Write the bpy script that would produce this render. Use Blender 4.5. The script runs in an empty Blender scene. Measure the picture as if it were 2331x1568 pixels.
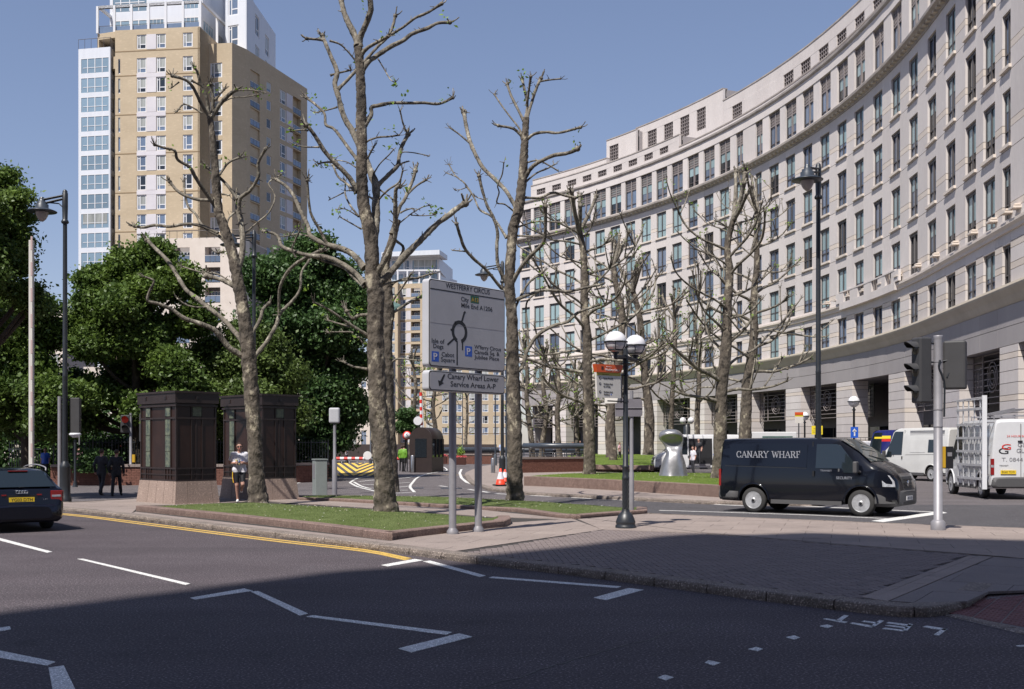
import bpy, bmesh, math, random
from math import sin, cos, pi, radians, atan2, sqrt, hypot
from mathutils import Vector, Matrix, noise
random.seed(7)
S = bpy.context.scene
COL = S.collection
# ---------------------------------------------------------------- camera, sky, sun, exposure
F, CX, HY, H = 2500.0, 1165.0, 1012.0, 1.85          # focal length in px of a 2330 px wide picture, eye height
cam = bpy.data.cameras.new('camera'); camo = bpy.data.objects.new('camera', cam); COL.objects.link(camo)
camo.location = (0, 0, H); camo.rotation_euler = (pi/2, 0, 0)
cam.sensor_width = 36; cam.lens = 36*F/2330; cam.shift_y = (HY-784)/2330
cam.clip_start = .1; cam.clip_end = 6000
S.camera = camo
SUN_EL, SUN_AZ = radians(57), atan2(-.52, -.85)       # azimuth measured from +Y towards +X
w = bpy.data.worlds.new('World'); S.world = w; w.use_nodes = True
nt = w.node_tree; bg = nt.nodes['Background']
sky = nt.nodes.new('ShaderNodeTexSky'); sky.sky_type = 'NISHITA'; sky.sun_disc = False
sky.sun_elevation = SUN_EL; sky.sun_rotation = SUN_AZ
sky.air_density = 1.0; sky.dust_density = .4; sky.ozone_density = 3; sky.altitude = 20
gm_ = nt.nodes.new('ShaderNodeGamma'); gm_.inputs[1].default_value = .75; nt.links.new(sky.outputs[0], gm_.inputs[0])   # flattens the sky's colour gradient
wb = nt.nodes.new('ShaderNodeMix'); wb.data_type = 'RGBA'; wb.blend_type = 'MULTIPLY'; wb.inputs[0].default_value = 1; wb.inputs[7].default_value = (2.08, 1.97, 2.19, 1)
nt.links.new(gm_.outputs[0], wb.inputs[6]); nt.links.new(wb.outputs[2], bg.inputs[0]); bg.inputs[1].default_value = .0628
sl = bpy.data.lights.new('sun', 'SUN'); sl.energy = 5.0; sl.angle = radians(.53); sl.color = (1, .955, .89)
so = bpy.data.objects.new('sun', sl); COL.objects.link(so)
sd = Vector((sin(SUN_AZ)*cos(SUN_EL), cos(SUN_AZ)*cos(SUN_EL), sin(SUN_EL)))   # towards the sun
so.rotation_euler = sd.to_track_quat('Z', 'Y').to_euler(); so.location = (0, -20, 60)
S.view_settings.view_transform = 'Standard'; S.view_settings.look = 'None'
S.view_settings.exposure = .35; S.view_settings.gamma = 1; S.view_settings.use_curve_mapping = False
S.cycles.max_bounces = 6; S.cycles.diffuse_bounces = 3; S.cycles.glossy_bounces = 3
S.cycles.transmission_bounces = 4; S.cycles.transparent_max_bounces = 6; S.cycles.caustics_reflective = False
# ---------------------------------------------------------------- measuring helpers
def W(px, py, z=0.0):                                  # picture point on a level plane -> world
    d = F*(H-z)/(py-HY); return Vector(((px-CX)*d/F, d, z))
def D(px, py, d): return Vector(((px-CX)*d/F, d, H-(py-HY)*d/F))
# ---------------------------------------------------------------- materials
def nd(nt, t, **k):
    n = nt.nodes.new(t)
    for a, b in k.items(): setattr(n, a, b)
    return n
def mat(name, c, rough=.7, metal=0, var=.0, vs=3.0, c2=None, bump=0, bs=30, spec=.5, coat=0, emit=None, speck=0, ss=200, detail=4, coords='Object', trans=0, stretch=None, alpha=1):
    m = bpy.data.materials.new(name); m.use_nodes = True; t = m.node_tree; L = t.links.new
    p = t.nodes['Principled BSDF']; p.inputs['Roughness'].default_value = rough; p.inputs['Metallic'].default_value = metal
    p.inputs['Specular IOR Level'].default_value = spec; p.inputs['Coat Weight'].default_value = coat; p.inputs['Coat Roughness'].default_value = .04
    p.inputs['Transmission Weight'].default_value = trans; p.inputs['Alpha'].default_value = alpha
    p.inputs['Base Color'].default_value = (*c, 1); m.diffuse_color = (*c, 1)
    tc = nd(t, 'ShaderNodeTexCoord'); src = tc.outputs[coords]
    if stretch:
        mp = nd(t, 'ShaderNodeMapping'); mp.inputs['Scale'].default_value = stretch; L(src, mp.inputs[0]); src = mp.outputs[0]
    if c2 or var:
        n = nd(t, 'ShaderNodeTexNoise'); n.inputs['Scale'].default_value = vs; n.inputs['Detail'].default_value = detail; n.inputs['Roughness'].default_value = .62
        L(src, n.inputs[0]); r = nd(t, 'ShaderNodeValToRGB'); L(n.outputs[0], r.inputs[0])
        a = c if c2 else tuple(v*(1-var) for v in c); b = c2 if c2 else tuple(min(1, v*(1+var)) for v in c)
        r.color_ramp.elements[0].position = .33; r.color_ramp.elements[0].color = (*a, 1)
        r.color_ramp.elements[1].position = .67; r.color_ramp.elements[1].color = (*b, 1)
        out = r.outputs[0]
        if speck:
            v = nd(t, 'ShaderNodeTexNoise'); v.inputs['Scale'].default_value = ss; v.inputs['Detail'].default_value = 2; L(src, v.inputs[0])
            rr = nd(t, 'ShaderNodeValToRGB'); L(v.outputs[0], rr.inputs[0])
            rr.color_ramp.elements[0].position = .42; rr.color_ramp.elements[0].color = (1-speck*.55,)*3+(1,)
            rr.color_ramp.elements[1].position = .60; rr.color_ramp.elements[1].color = (1+speck*.5,)*3+(1,); e_ = rr.color_ramp.elements.new(.70); e_.color = (1+speck*4.5,)*3+(1,)
            mx = nd(t, 'ShaderNodeMix', data_type='RGBA', blend_type='MULTIPLY'); mx.inputs[0].default_value = 1
            L(out, mx.inputs[6]); L(rr.outputs[0], mx.inputs[7]); out = mx.outputs[2]
        L(out, p.inputs['Base Color'])
    if bump:
        n = nd(t, 'ShaderNodeTexNoise'); n.inputs['Scale'].default_value = bs; n.inputs['Detail'].default_value = 5; L(src, n.inputs[0])
        b = nd(t, 'ShaderNodeBump'); b.inputs['Strength'].default_value = min(1, bump); b.inputs['Distance'].default_value = .02*max(1, bump); L(n.outputs[0], b.inputs['Height']); L(b.outputs[0], p.inputs['Normal'])
    if emit: p.inputs['Emission Color'].default_value = (*emit[:3], 1); p.inputs['Emission Strength'].default_value = emit[3]
    return m
def vary(m, amt=.12):                                  # a little lightness difference from object to object
    t = m.node_tree; p = t.nodes['Principled BSDF']; L = t.links.new
    oi = nd(t, 'ShaderNodeObjectInfo'); mr = nd(t, 'ShaderNodeMapRange'); L(oi.outputs['Random'], mr.inputs[0])
    mr.inputs[3].default_value = 1-amt; mr.inputs[4].default_value = 1+amt
    mx = nd(t, 'ShaderNodeMix', data_type='RGBA', blend_type='MULTIPLY'); mx.inputs[0].default_value = 1
    s = p.inputs['Base Color']
    if s.is_linked: L(s.links[0].from_socket, mx.inputs[6])
    else: mx.inputs[6].default_value = s.default_value
    L(mr.outputs[0], mx.inputs[7]); L(mx.outputs[2], s); return m
M = {}
M['asphalt'] = mat('asphalt', (.085, .067, .075), .86, c2=(.108, .088, .097), vs=.5, speck=.62, ss=42, bump=.7, bs=75, detail=6)
M['asphalt_old'] = mat('asphalt_old', (.125, .108, .110), .88, c2=(.155, .135, .138), vs=.7, speck=.5, ss=45, bump=.5, bs=90)
M['asphalt_dark'] = mat('asphalt_dark', (.078, .072, .078), .86, c2=(.095, .088, .094), vs=.8, speck=.5, ss=45, bump=.5, bs=90)
M['mortar'] = mat('mortar', (.055, .047, .043), .95)
M['paver'] = vary(mat('paver', (.155, .125, .120), .85, c2=(.185, .15, .142), vs=3, speck=.15, ss=90, bump=.4, bs=80), .13)
M['slab'] = vary(mat('slab', (.285, .230, .205), .85, c2=(.325, .265, .235), vs=1.5, speck=.18, ss=70, bump=.2, bs=70), .05)
M['slab_grey'] = vary(mat('slab_grey', (.165, .14, .135), .85, c2=(.195, .165, .155), vs=1.5, speck=.2, ss=70, bump=.3), .05)
M['kerb'] = vary(mat('kerb', (.20, .165, .14), .9, c2=(.28, .23, .20), vs=3, speck=.4, ss=45, bump=.8, bs=26), .07)
M['coping'] = vary(mat('coping', (.19, .125, .105), .7, c2=(.26, .18, .15), vs=6, speck=.35, ss=60, bump=.3, bs=40), .07)
M['grass'] = mat('grass', (.085, .115, .032), .9, c2=(.125, .155, .055), vs=1.8, speck=.5, ss=60, bump=1.5, bs=60, detail=8)
M['grass_far'] = mat('grass_far', (.10, .155, .024), .9, c2=(.15, .205, .04), vs=1.0, speck=.5, ss=30, bump=1.5, bs=40, detail=8)
M['soil'] = mat('soil', (.06, .045, .03), .95, var=.2)
M['white_paint'] = mat('white_paint', (.60, .59, .57), .7, c2=(.76, .75, .72), vs=9, speck=.35, ss=70, bump=.3, bs=80)
M['yellow_paint'] = mat('yellow_paint', (.56, .36, .075), .7, c2=(.66, .43, .10), vs=7, speck=.3, ss=70, bump=.3, bs=80)
M['yellow_hatch'] = mat('yellow_hatch', (.66, .42, .06), .7, c2=(.75, .50, .09), vs=3)
M['tactile'] = mat('tactile', (.20, .085, .085), .85, c2=(.25, .11, .105), vs=4, speck=.2, bump=.3)
M['stone'] = vary(mat('stone', (.515, .470, .450), .8, c2=(.565, .520, .498), vs=.5, bump=.15, bs=12, detail=8, coords='Object', stretch=(1, 1, .2), speck=.02, ss=9), .06)
M['stone_light'] = vary(mat('stone_light', (.62, .54, .47), .8, c2=(.69, .61, .54), vs=.6), .04)
M['stone_grey'] = vary(mat('stone_grey', (.36, .33, .33), .75, c2=(.41, .378, .375), vs=.5, stretch=(1, 1, .3)), .05)
M['stone_weathered'] = mat('stone_weathered', (.27, .24, .225), .85, c2=(.45, .40, .36), vs=.8, detail=8)
M['stone_cream'] = mat('stone_cream', (.46, .40, .32), .8, c2=(.54, .475, .385), vs=.6)
M['joint'] = mat('joint', (.16, .13, .12), .9)
M['frame_bronze'] = mat('frame_bronze', (.105, .095, .095), .5, metal=.3, var=.1)
M['lattice'] = mat('lattice', (.15, .13, .125), .6, metal=.2, var=.15)
def glass(name, c, rough=.03, metal=0, spec=.9, var=.25):
    m = mat(name, c, rough, spec=spec, c2=tuple(v*(1+var) for v in c), vs=.6, coat=.0, metal=metal); return vary(m, .3)
M['glass_blue'] = glass('glass_blue', (.075, .10, .145)); M['glass_dark'] = glass('glass_dark', (.018, .022, .028))
M['blind'] = vary(mat('blind', (.27, .37, .39), .25, var=.12, spec=.8, stretch=(8, 8, 1)), .15)
M['curtain'] = vary(mat('curtain', (.33, .34, .32), .3, var=.25, spec=.7, vs=2, stretch=(6, 6, .3)), .2)
M['tan_brick'] = mat('tan_brick', (.395, .315, .215), .85, c2=(.465, .375, .262), vs=.12, speck=.035, ss=1.6, bump=.2, bs=4, detail=8, stretch=(1, 1, 3))
M['tan_joint'] = mat('tan_joint', (.23, .16, .09), .9)
M['pale_panel'] = vary(mat('pale_panel', (.55, .52, .55), .6, c2=(.62, .59, .61), vs=.4), .04)
M['white_frame'] = mat('white_frame', (.80, .80, .82), .45, var=.04)
M['white_clad'] = mat('white_clad', (.70, .72, .77), .4, c2=(.78, .80, .85), vs=.3, stretch=(3, 3, .2))
M['sky_glass'] = glass('sky_glass', (.17, .24, .30), .03, spec=1.0)
M['brick'] = mat('brick', (.17, .070, .050), .85, c2=(.28, .125, .09), vs=6, bump=.4, bs=60)
M['brown'] = mat('brown', (.018, .0075, .0058), .42, c2=(.032, .014, .010), vs=1.5, bump=.05, spec=.45)
M['brown_trim'] = mat('brown_trim', (.026, .0165, .0155), .5, var=.15, vs=3)
M['verdigris'] = mat('verdigris', (.045, .065, .062), .6, c2=(.17, .19, .13), vs=7, bump=.8, bs=30, detail=8)
M['pink_granite'] = vary(mat('pink_granite', (.35, .26, .215), .75, c2=(.42, .315, .265), vs=1.2, speck=.22, ss=60, stretch=(1, 1, .5)), .05)
M['iron'] = mat('iron', (.018, .021, .026), .42, var=.2, vs=8, spec=.6)
M['iron_blue'] = mat('iron_blue', (.035, .044, .058), .38, var=.2, vs=5, spec=.6)
M['galv'] = mat('galv', (.30, .29, .31), .5, metal=.25, var=.08, vs=6)
M['sign_grey'] = mat('sign_grey', (.54, .54, .57), .45, var=.04, vs=2)
M['sign_face'] = mat('sign_face', (.50, .485, .50), .4, var=.04, vs=3)
M['black'] = mat('black', (.012, .012, .014), .5)
M['black_gloss'] = mat('black_gloss', (.003, .004, .008), .16, coat=.45, spec=.35)
M['plastic_dark'] = mat('plastic_dark', (.048, .047, .050), .6, var=.1)
M['tyre'] = mat('tyre', (.032, .031, .031), .85, bump=.3, bs=60)
M['chrome'] = mat('chrome', (.62, .62, .64), .22, metal=1, var=.1)
M['alloy'] = mat('alloy', (.42, .42, .43), .42, metal=.35, var=.2, vs=9)
M['white_body'] = mat('white_body', (.74, .74, .75), .2, coat=.8, var=.03)
M['navy_body'] = mat('navy_body', (.012, .012, .13), .2, coat=.8)
M['audi_body'] = mat('audi_body', (.005, .006, .012), .16, coat=.25, spec=.3)
M['screen_glass'] = mat('screen_glass', (.045, .055, .055), .03, spec=1.0, var=.5, vs=3)
M['bumper_grey'] = mat('bumper_grey', (.075, .073, .075), .6)
M['car_glass'] = mat('car_glass', (.012, .018, .022), .03, spec=.9)
M['cab_glass'] = mat('cab_glass', (.30, .36, .38), .02, trans=1.0)
M['red_lens'] = mat('red_lens', (.24, .010, .009), .2, spec=.8); M['red'] = mat('red', (.62, .03, .02), .45)
M['lamp_clear'] = mat('lamp_clear', (.62, .64, .68), .08, metal=.5, var=.35, vs=14)
M['opal'] = mat('opal', (.83, .82, .85), .22, spec=.6, coat=.4)
M['opal_warm'] = mat('opal_warm', (.42, .37, .36), .25, spec=.6)
M['plate_y'] = mat('plate_y', (.75, .52, .03), .4); M['plate_w'] = mat('plate_w', (.65, .64, .66), .4)
M['orange'] = mat('orange', (.60, .090, .018), .45); M['cone'] = mat('cone', (.80, .055, .02), .45, var=.1)
M['yellow'] = mat('yellow', (.80, .62, .03), .5); M['olive'] = mat('olive', (.45, .40, .06), .5); M['blue_sign'] = mat('blue_sign', (.02, .10, .50), .4)
M['green_sign'] = mat('green_sign', (.01, .10, .05), .4); M['gold'] = mat('gold', (.50, .30, .02), .5)
M['board'] = mat('board', (.62, .59, .55), .4, var=.04)
M['skin'] = mat('skin', (.52, .29, .22), .6, var=.08, vs=8); M['hair'] = mat('hair', (.045, .025, .017), .8, var=.3, vs=30, bump=.5, bs=60)
M['hair_grey'] = mat('hair_grey', (.25, .24, .23), .8); M['shirt'] = mat('shirt', (.74, .72, .78), .8, var=.05, bump=.5, bs=14)
M['shirt_blue'] = mat('shirt_blue', (.36, .45, .66), .8); M['shirt_pink'] = mat('shirt_pink', (.62, .36, .42), .8); M['shirt_red'] = mat('shirt_red', (.45, .05, .06), .8)
M['suit'] = mat('suit', (.014, .014, .018), .75, var=.25, vs=6, bump=.5, bs=10); M['suit2'] = mat('suit2', (.007, .007, .009), .75, var=.25, vs=6, bump=.5, bs=10)
M['shorts'] = mat('shorts', (.010, .010, .013), .55); M['shoe'] = mat('shoe', (.75, .75, .76), .6)
M['hivis'] = mat('hivis', (.13, .30, .025), .6); M['khaki'] = mat('khaki', (.40, .31, .21), .8)
M['silver'] = mat('silver', (.50, .49, .50), .36, metal=.75, c2=(.36, .355, .365), vs=1.6, bump=.35, bs=5)
def barkmat(name, dark, mid, pale, sc, bump, bs):
    m = mat(name, mid, .9, c2=pale, vs=sc, bump=bump, bs=bs, detail=10, stretch=(1, 1, .6)); r = [n for n in m.node_tree.nodes if n.type == 'VALTORGB'][0].color_ramp
    r.elements[0].position = .36; r.elements[0].color = (*dark, 1); e = r.elements.new(.46); e.color = (*mid, 1); e = r.elements.new(.57); e.color = tuple(v*1.25 for v in mid)+(1,); r.elements[3].position = .63; r.elements[3].color = (*pale, 1); return m
M['bark'] = barkmat('bark', (.036, .029, .023), (.112, .092, .072), (.40, .35, .26), 3.4, 4.0, 9)
M['limb'] = barkmat('limb', (.050, .042, .034), (.180, .158, .126), (.42, .385, .31), 5.0, 2.4, 15)
M['bark_oak'] = mat('bark_oak', (.035, .026, .02), .95, c2=(.06, .048, .036), vs=5, bump=1.5, bs=14)
def scl(k, *names):                                     # adjust a measured colour as a whole
    for n in names:
        t = M[n].node_tree; b = t.nodes['Principled BSDF'].inputs['Base Color']; b.default_value = tuple(v*k for v in b.default_value[:3])+(1,)
        r = [x for x in t.nodes if x.type == 'VALTORGB']
        if r:
            for e in r[0].color_ramp.elements: e.color = tuple(min(1, v*k) for v in e.color[:3])+(1,)
def weather(n, rot, lo, hi):                           # worn wheel tracks and faint stains on a road surface
    t = M[n].node_tree; L = t.links.new; p = t.nodes['Principled BSDF']; src = p.inputs['Base Color'].links[0].from_socket
    tc = nd(t, 'ShaderNodeTexCoord'); mp = nd(t, 'ShaderNodeMapping'); mp.inputs['Rotation'].default_value = (0, 0, rot); mp.inputs['Scale'].default_value = (.06, .75, 1); L(tc.outputs['Object'], mp.inputs[0])
    a = nd(t, 'ShaderNodeTexNoise'); a.inputs['Scale'].default_value = 1; a.inputs['Detail'].default_value = 3; L(mp.outputs[0], a.inputs[0]); r = nd(t, 'ShaderNodeMapRange'); r.inputs[1].default_value = .35; r.inputs[2].default_value = .65; r.inputs[3].default_value = lo; r.inputs[4].default_value = hi; L(a.outputs[0], r.inputs[0])
    b = nd(t, 'ShaderNodeTexNoise'); b.inputs['Scale'].default_value = 1.7; b.inputs['Detail'].default_value = 6; L(tc.outputs['Object'], b.inputs[0]); q = nd(t, 'ShaderNodeMapRange'); q.inputs[1].default_value = .25; q.inputs[2].default_value = .40; q.inputs[3].default_value = .72; q.inputs[4].default_value = 1; L(b.outputs[0], q.inputs[0])
    m1 = nd(t, 'ShaderNodeMath', operation='MULTIPLY'); L(r.outputs[0], m1.inputs[0]); L(q.outputs[0], m1.inputs[1]); mx = nd(t, 'ShaderNodeMix', data_type='RGBA', blend_type='MULTIPLY'); mx.inputs[0].default_value = 1; L(src, mx.inputs[6]); L(m1.outputs[0], mx.inputs[7]); L(mx.outputs[2], p.inputs['Base Color'])
weather('asphalt', radians(45), .86, 1.16); weather('asphalt_old', 0, .88, 1.12); weather('slab', .5, .93, 1.05)
scl(.70, 'asphalt', 'asphalt_old', 'asphalt_dark', 'mortar'); scl(.81, 'slab'); scl(.76, 'kerb', 'coping', 'pink_granite', 'brick', 'tactile', 'grass', 'grass_far')
scl(.85, 'white_paint', 'yellow_paint', 'galv', 'sign_grey', 'sign_face', 'white_body', 'opal', 'bark', 'limb', 'stone_grey', 'white_clad', 'white_frame', 'shirt', 'silver', 'skin')
scl(1.12, 'stone'); scl(1.08, 'tan_brick'); scl(1.22, 'grass'); scl(1.6, 'suit', 'suit2'); scl(1.5, 'glass_blue'); scl(1.9, 'lattice')
for n in ('grass', 'grass_far'): M[n].node_tree.nodes['Principled BSDF'].inputs['Specular IOR Level'].default_value = .15
def leafmat(name, a, b):
    m = mat(name, a, .5, c2=b, vs=.55, detail=6, spec=.4)
    t = m.node_tree; p = t.nodes['Principled BSDF']; tr = nd(t, 'ShaderNodeBsdfTranslucent'); ms = nd(t, 'ShaderNodeMixShader'); ms.inputs[0].default_value = .3
    src = p.inputs['Base Color'].links[0].from_socket; t.links.new(src, tr.inputs[0])
    o = t.nodes['Material Output']; t.links.new(p.outputs[0], ms.inputs[1]); t.links.new(tr.outputs[0], ms.inputs[2]); t.links.new(ms.outputs[0], o.inputs[0]); return m
M['leaf_oak'] = leafmat('leaf_oak', (.055, .10, .022), (.15, .225, .042)); M['leaf_deep'] = leafmat('leaf_deep', (.038, .082, .026), (.092, .165, .046))
M['leaf_light'] = leafmat('leaf_light', (.07, .11, .026), (.14, .20, .05)); M['leaf_spring'] = leafmat('leaf_spring', (.15, .26, .03), (.27, .40, .06))
M['leaf_yellow'] = leafmat('leaf_yellow', (.30, .22, .02), (.55, .40, .04)); M['leaf_purple'] = leafmat('leaf_purple', (.05, .012, .02), (.10, .02, .035))
M['hedge'] = leafmat('hedge', (.018, .042, .012), (.05, .09, .02))
M['flower'] = mat('flower', (.62, .05, .08), .7, c2=(.8, .2, .2), vs=30)
M['copper_green'] = mat('copper_green', (.055, .11, .10), .6, var=.2, stretch=(1, 1, 1))
M['fascia'] = mat('fascia', (.16, .15, .17), .5, var=.1)
M['wood'] = mat('wood', (.06, .020, .014), .5, var=.2); M['dull_brown'] = mat('dull_brown', (.050, .036, .033), .7, var=.15)
# ---------------------------------------------------------------- mesh building
class MB:
    def __init__(s): s.v = []; s.f = []; s.m = []; s.mats = []; s.sm = []
    def mi(s, m):
        m = M[m] if isinstance(m, str) else m
        if m not in s.mats: s.mats.append(m)
        return s.mats.index(m)
    def add(s, vs, fs, m, smooth=False):
        o = len(s.v); k = s.mi(m); s.v += [tuple(p) for p in vs]
        for f in fs: s.f.append([i+o for i in f]); s.m.append(k); s.sm.append(smooth)
        return s
    def hexa(s, p, m):                                  # 8 points: bottom ring 0-3 counter-clockwise, top ring 4-7
        return s.add(p, [(3, 2, 1, 0), (4, 5, 6, 7), (0, 1, 5, 4), (1, 2, 6, 5), (2, 3, 7, 6), (3, 0, 4, 7)], m)
    def box(s, x0, y0, z0, x1, y1, z1, m):
        return s.hexa([(x0, y0, z0), (x1, y0, z0), (x1, y1, z0), (x0, y1, z0), (x0, y0, z1), (x1, y0, z1), (x1, y1, z1), (x0, y1, z1)], m)
    def prism(s, poly, z0, z1, m, top=None, bottom=True, scale=None):
        n = len(poly); a = sum(poly[i][0]*poly[(i+1) % n][1]-poly[(i+1) % n][0]*poly[i][1] for i in range(n))
        P = [tuple(p)[:2] for p in (poly if a > 0 else poly[::-1])]
        Q = P
        if scale: cx = sum(p[0] for p in P)/n; cy = sum(p[1] for p in P)/n; Q = [(cx+(p[0]-cx)*scale, cy+(p[1]-cy)*scale) for p in P]
        vs = [(*p, z0) for p in P]+[(*p, z1) for p in Q]
        s.add(vs, [(i, (i+1) % n, n+(i+1) % n, n+i) for i in range(n)]+([tuple(range(n-1, -1, -1))] if bottom else []), m)
        s.add(vs[n:], [tuple(range(n))], top or m); return s
    def tube(s, pts, rad, m, n=8, cap=True, smooth=True, jit=0):
        pts = [Vector(p) for p in pts]; k = len(pts)
        if not hasattr(rad, '__len__'): rad = [rad]*k
        vs = []; up = None
        for i, p in enumerate(pts):
            t = (pts[min(i+1, k-1)]-pts[max(i-1, 0)])
            if t.length < 1e-9: t = Vector((0, 0, 1))
            t.normalize()
            if up is None: up = t.orthogonal().normalized()
            up = (up-t*up.dot(t)); up = up.normalized() if up.length > 1e-6 else t.orthogonal().normalized()
            b = t.cross(up)
            for j in range(n):
                a = 2*pi*j/n; r = rad[i]
                if jit:
                    q = p+(up*cos(a)+b*sin(a))*r
                    r *= 1+jit*(noise.noise(q*(1.1/max(.04, r)))*1.1+.8*noise.noise(q*9))
                vs.append(p+(up*cos(a)+b*sin(a))*r)
        fs = [(i*n+j, i*n+(j+1) % n, (i+1)*n+(j+1) % n, (i+1)*n+j) for i in range(k-1) for j in range(n)]
        s.add(vs, fs, m, smooth)
        if cap: s.add(vs[:n], [tuple(range(n-1, -1, -1))], m); s.add(vs[-n:], [tuple(range(n))], m)
        return s
    def lathe(s, prof, m, c=(0, 0, 0), n=24, smooth=True, axis='z'):   # prof: (radius, height)
        vs = []; c = Vector(c)
        for r, z in prof:
            for j in range(n):
                a = 2*pi*j/n; q = Vector((r*cos(a), r*sin(a), z))
                if axis == 'y': q = Vector((r*cos(a), z, -r*sin(a)))
                if axis == 'x': q = Vector((z, r*cos(a), r*sin(a)))
                vs.append(c+q)
        k = len(prof); fs = [(i*n+j, i*n+(j+1) % n, (i+1)*n+(j+1) % n, (i+1)*n+j) for i in range(k-1) for j in range(n)]
        s.add(vs, fs, m, smooth)
        if prof[0][0] > 1e-4: s.add(vs[:n], [tuple(range(n-1, -1, -1))], m)
        if prof[-1][0] > 1e-4: s.add(vs[-n:], [tuple(range(n))], m)
        return s
    def ball(s, c, r, m, n=12, k=8, sz=1):
        return s.lathe([(r*sin(pi*i/k), -r*sz*cos(pi*i/k)) for i in range(k+1)], m, c, n)
    def flat(s, pts, th, m):                            # a planar outline given thickness along -normal
        pts = [Vector(p) for p in pts]; n = len(pts); nn = Vector((0, 0, 0))
        for i in range(n): nn += pts[i].cross(pts[(i+1) % n])
        nn.normalize(); b = [p-nn*th for p in pts]
        return s.add(pts+b, [tuple(range(n)), tuple(range(2*n-1, n-1, -1))]+[(i, n+i, n+(i+1) % n, (i+1) % n) for i in range(n)], m)
    def xf(s, Mx, a=0):
        for i in range(a, len(s.v)): s.v[i] = tuple(Mx @ Vector(s.v[i]))
        return s
    def mesh(s, name):
        me = bpy.data.meshes.new(name); me.from_pydata(s.v, [], s.f)
        for m in s.mats: me.materials.append(m)
        me.polygons.foreach_set('material_index', s.m); me.polygons.foreach_set('use_smooth', s.sm); me.update(); return me
    def obj(s, name, parent=None, loc=None, rot=None, sc=None): return link(s.mesh(name), name, parent, loc, rot, sc)
def link(me, name, parent=None, loc=None, rot=None, sc=None):
    o = bpy.data.objects.new(name, me); COL.objects.link(o)
    if parent: o.parent = parent
    if loc is not None: o.location = loc
    if rot is not None: o.rotation_euler = rot if hasattr(rot, '__len__') else (0, 0, rot)
    if sc is not None: o.scale = sc
    return o
def tag(o, label, cat, group=None, kind=None):
    o['label'] = label; o['category'] = cat
    if group: o['group'] = group
    if kind: o['kind'] = kind
    return o
def thing(name, label, cat, loc=(0, 0, 0), rot=0, group=None, sc=None):
    o = link(None, name, None, loc, rot, sc); return tag(o, label, cat, group)
def struct(o): o['kind'] = 'structure'; return o
def stuff(o): o['kind'] = 'stuff'; return o
def copy_tree(o, parent=None):
    c = o.copy(); COL.objects.link(c); c.parent = parent
    for ch in list(o.children): copy_tree(ch, c)
    return c
def bevel(o, w=.02, seg=2, ang=35):
    b = o.modifiers.new('bevel', 'BEVEL'); b.width = w; b.segments = seg; b.limit_method = 'ANGLE'; b.angle_limit = radians(ang); return o
def evaluated(o, *more):                                # evaluate modifiers or text in a small scene of its own
    sb = bpy.data.scenes.new('bench')
    for q in (o,)+more: sb.collection.objects.link(q)
    sb.view_layers[0].update(); me = bpy.data.meshes.new_from_object(o.evaluated_get(sb.view_layers[0].depsgraph)); bpy.data.scenes.remove(sb); return me
def text_mesh(txt, size, th=.004, m='black', align='LEFT', sx=1.0, bold=0, shear=0, sp=1.0):
    c = bpy.data.curves.new('t', 'FONT'); c.body = txt; c.size = size; c.extrude = th/2; c.align_x = align; c.offset = bold; c.shear = shear; c.space_character = sp; c.resolution_u = 3
    o = bpy.data.objects.new('t', c); me = evaluated(o); bpy.data.objects.remove(o)
    me.materials.clear(); me.materials.append(M[m] if isinstance(m, str) else m)
    if sx != 1: me.transform(Matrix.Diagonal((sx, 1, 1, 1)))
    return me
def text(name, txt, size, parent, Mx, **k):
    me = text_mesh(txt, size, **k); o = link(me, name, parent); o.matrix_local = Mx; return o
def frame(o, ux, uy):                                   # matrix whose x axis is ux and y axis is uy, at o
    ux = Vector(ux).normalized(); uy = Vector(uy).normalized(); uz = ux.cross(uy)
    return Matrix(((ux.x, uy.x, uz.x, o[0]), (ux.y, uy.y, uz.y, o[1]), (ux.z, uy.z, uz.z, o[2]), (0, 0, 0, 1)))
def clip(poly, conv):                                   # Sutherland-Hodgman against a convex outline (2D, ccw)
    out = poly
    for i in range(len(conv)):
        a = conv[i]; b = conv[(i+1) % len(conv)]; inp = out; out = []
        f = lambda p: (b[0]-a[0])*(p[1]-a[1])-(b[1]-a[1])*(p[0]-a[0])
        for j in range(len(inp)):
            p = inp[j]; q = inp[(j+1) % len(inp)]; fp = f(p); fq = f(q)
            if fp >= 0: out.append(p)
            if (fp >= 0) != (fq >= 0): t = fp/(fp-fq); out.append((p[0]+(q[0]-p[0])*t, p[1]+(q[1]-p[1])*t))
        if len(out) < 3: return []
    return out
def area(p): return .5*sum(p[i][0]*p[(i+1) % len(p)][1]-p[(i+1) % len(p)][0]*p[i][1] for i in range(len(p)))
def ccw(p): p = [tuple(q)[:2] for q in p]; return p if area(p) > 0 else p[::-1]
def inside(p, poly):
    c = False; n = len(poly)
    for i in range(n):
        a = poly[i]; b = poly[i-1]
        if (a[1] > p[1]) != (b[1] > p[1]) and p[0] < (b[0]-a[0])*(p[1]-a[1])/(b[1]-a[1])+a[0]: c = not c
    return c
def resample(pts, step):
    pts = [Vector(p) for p in pts]; out = [pts[0]]; acc = 0
    for a, b in zip(pts, pts[1:]):
        L = (b-a).length; d = step-acc
        while d <= L: out.append(a.lerp(b, d/L)); d += step
        acc = L-(d-step)
    return out
def smoothline(pts, k=6):                               # Catmull-Rom
    P = [Vector(p) for p in pts]; P = [2*P[0]-P[1]]+P+[2*P[-1]-P[-2]]; out = []
    for i in range(1, len(P)-2):
        for j in range(k):
            t = j/k; a, b, c, d = P[i-1:i+3]
            out.append(.5*((2*b)+(c-a)*t+(2*a-5*b+4*c-d)*t*t+(3*b-a-3*c+d)*t*t*t))
    return out+[P[-2]]
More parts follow.
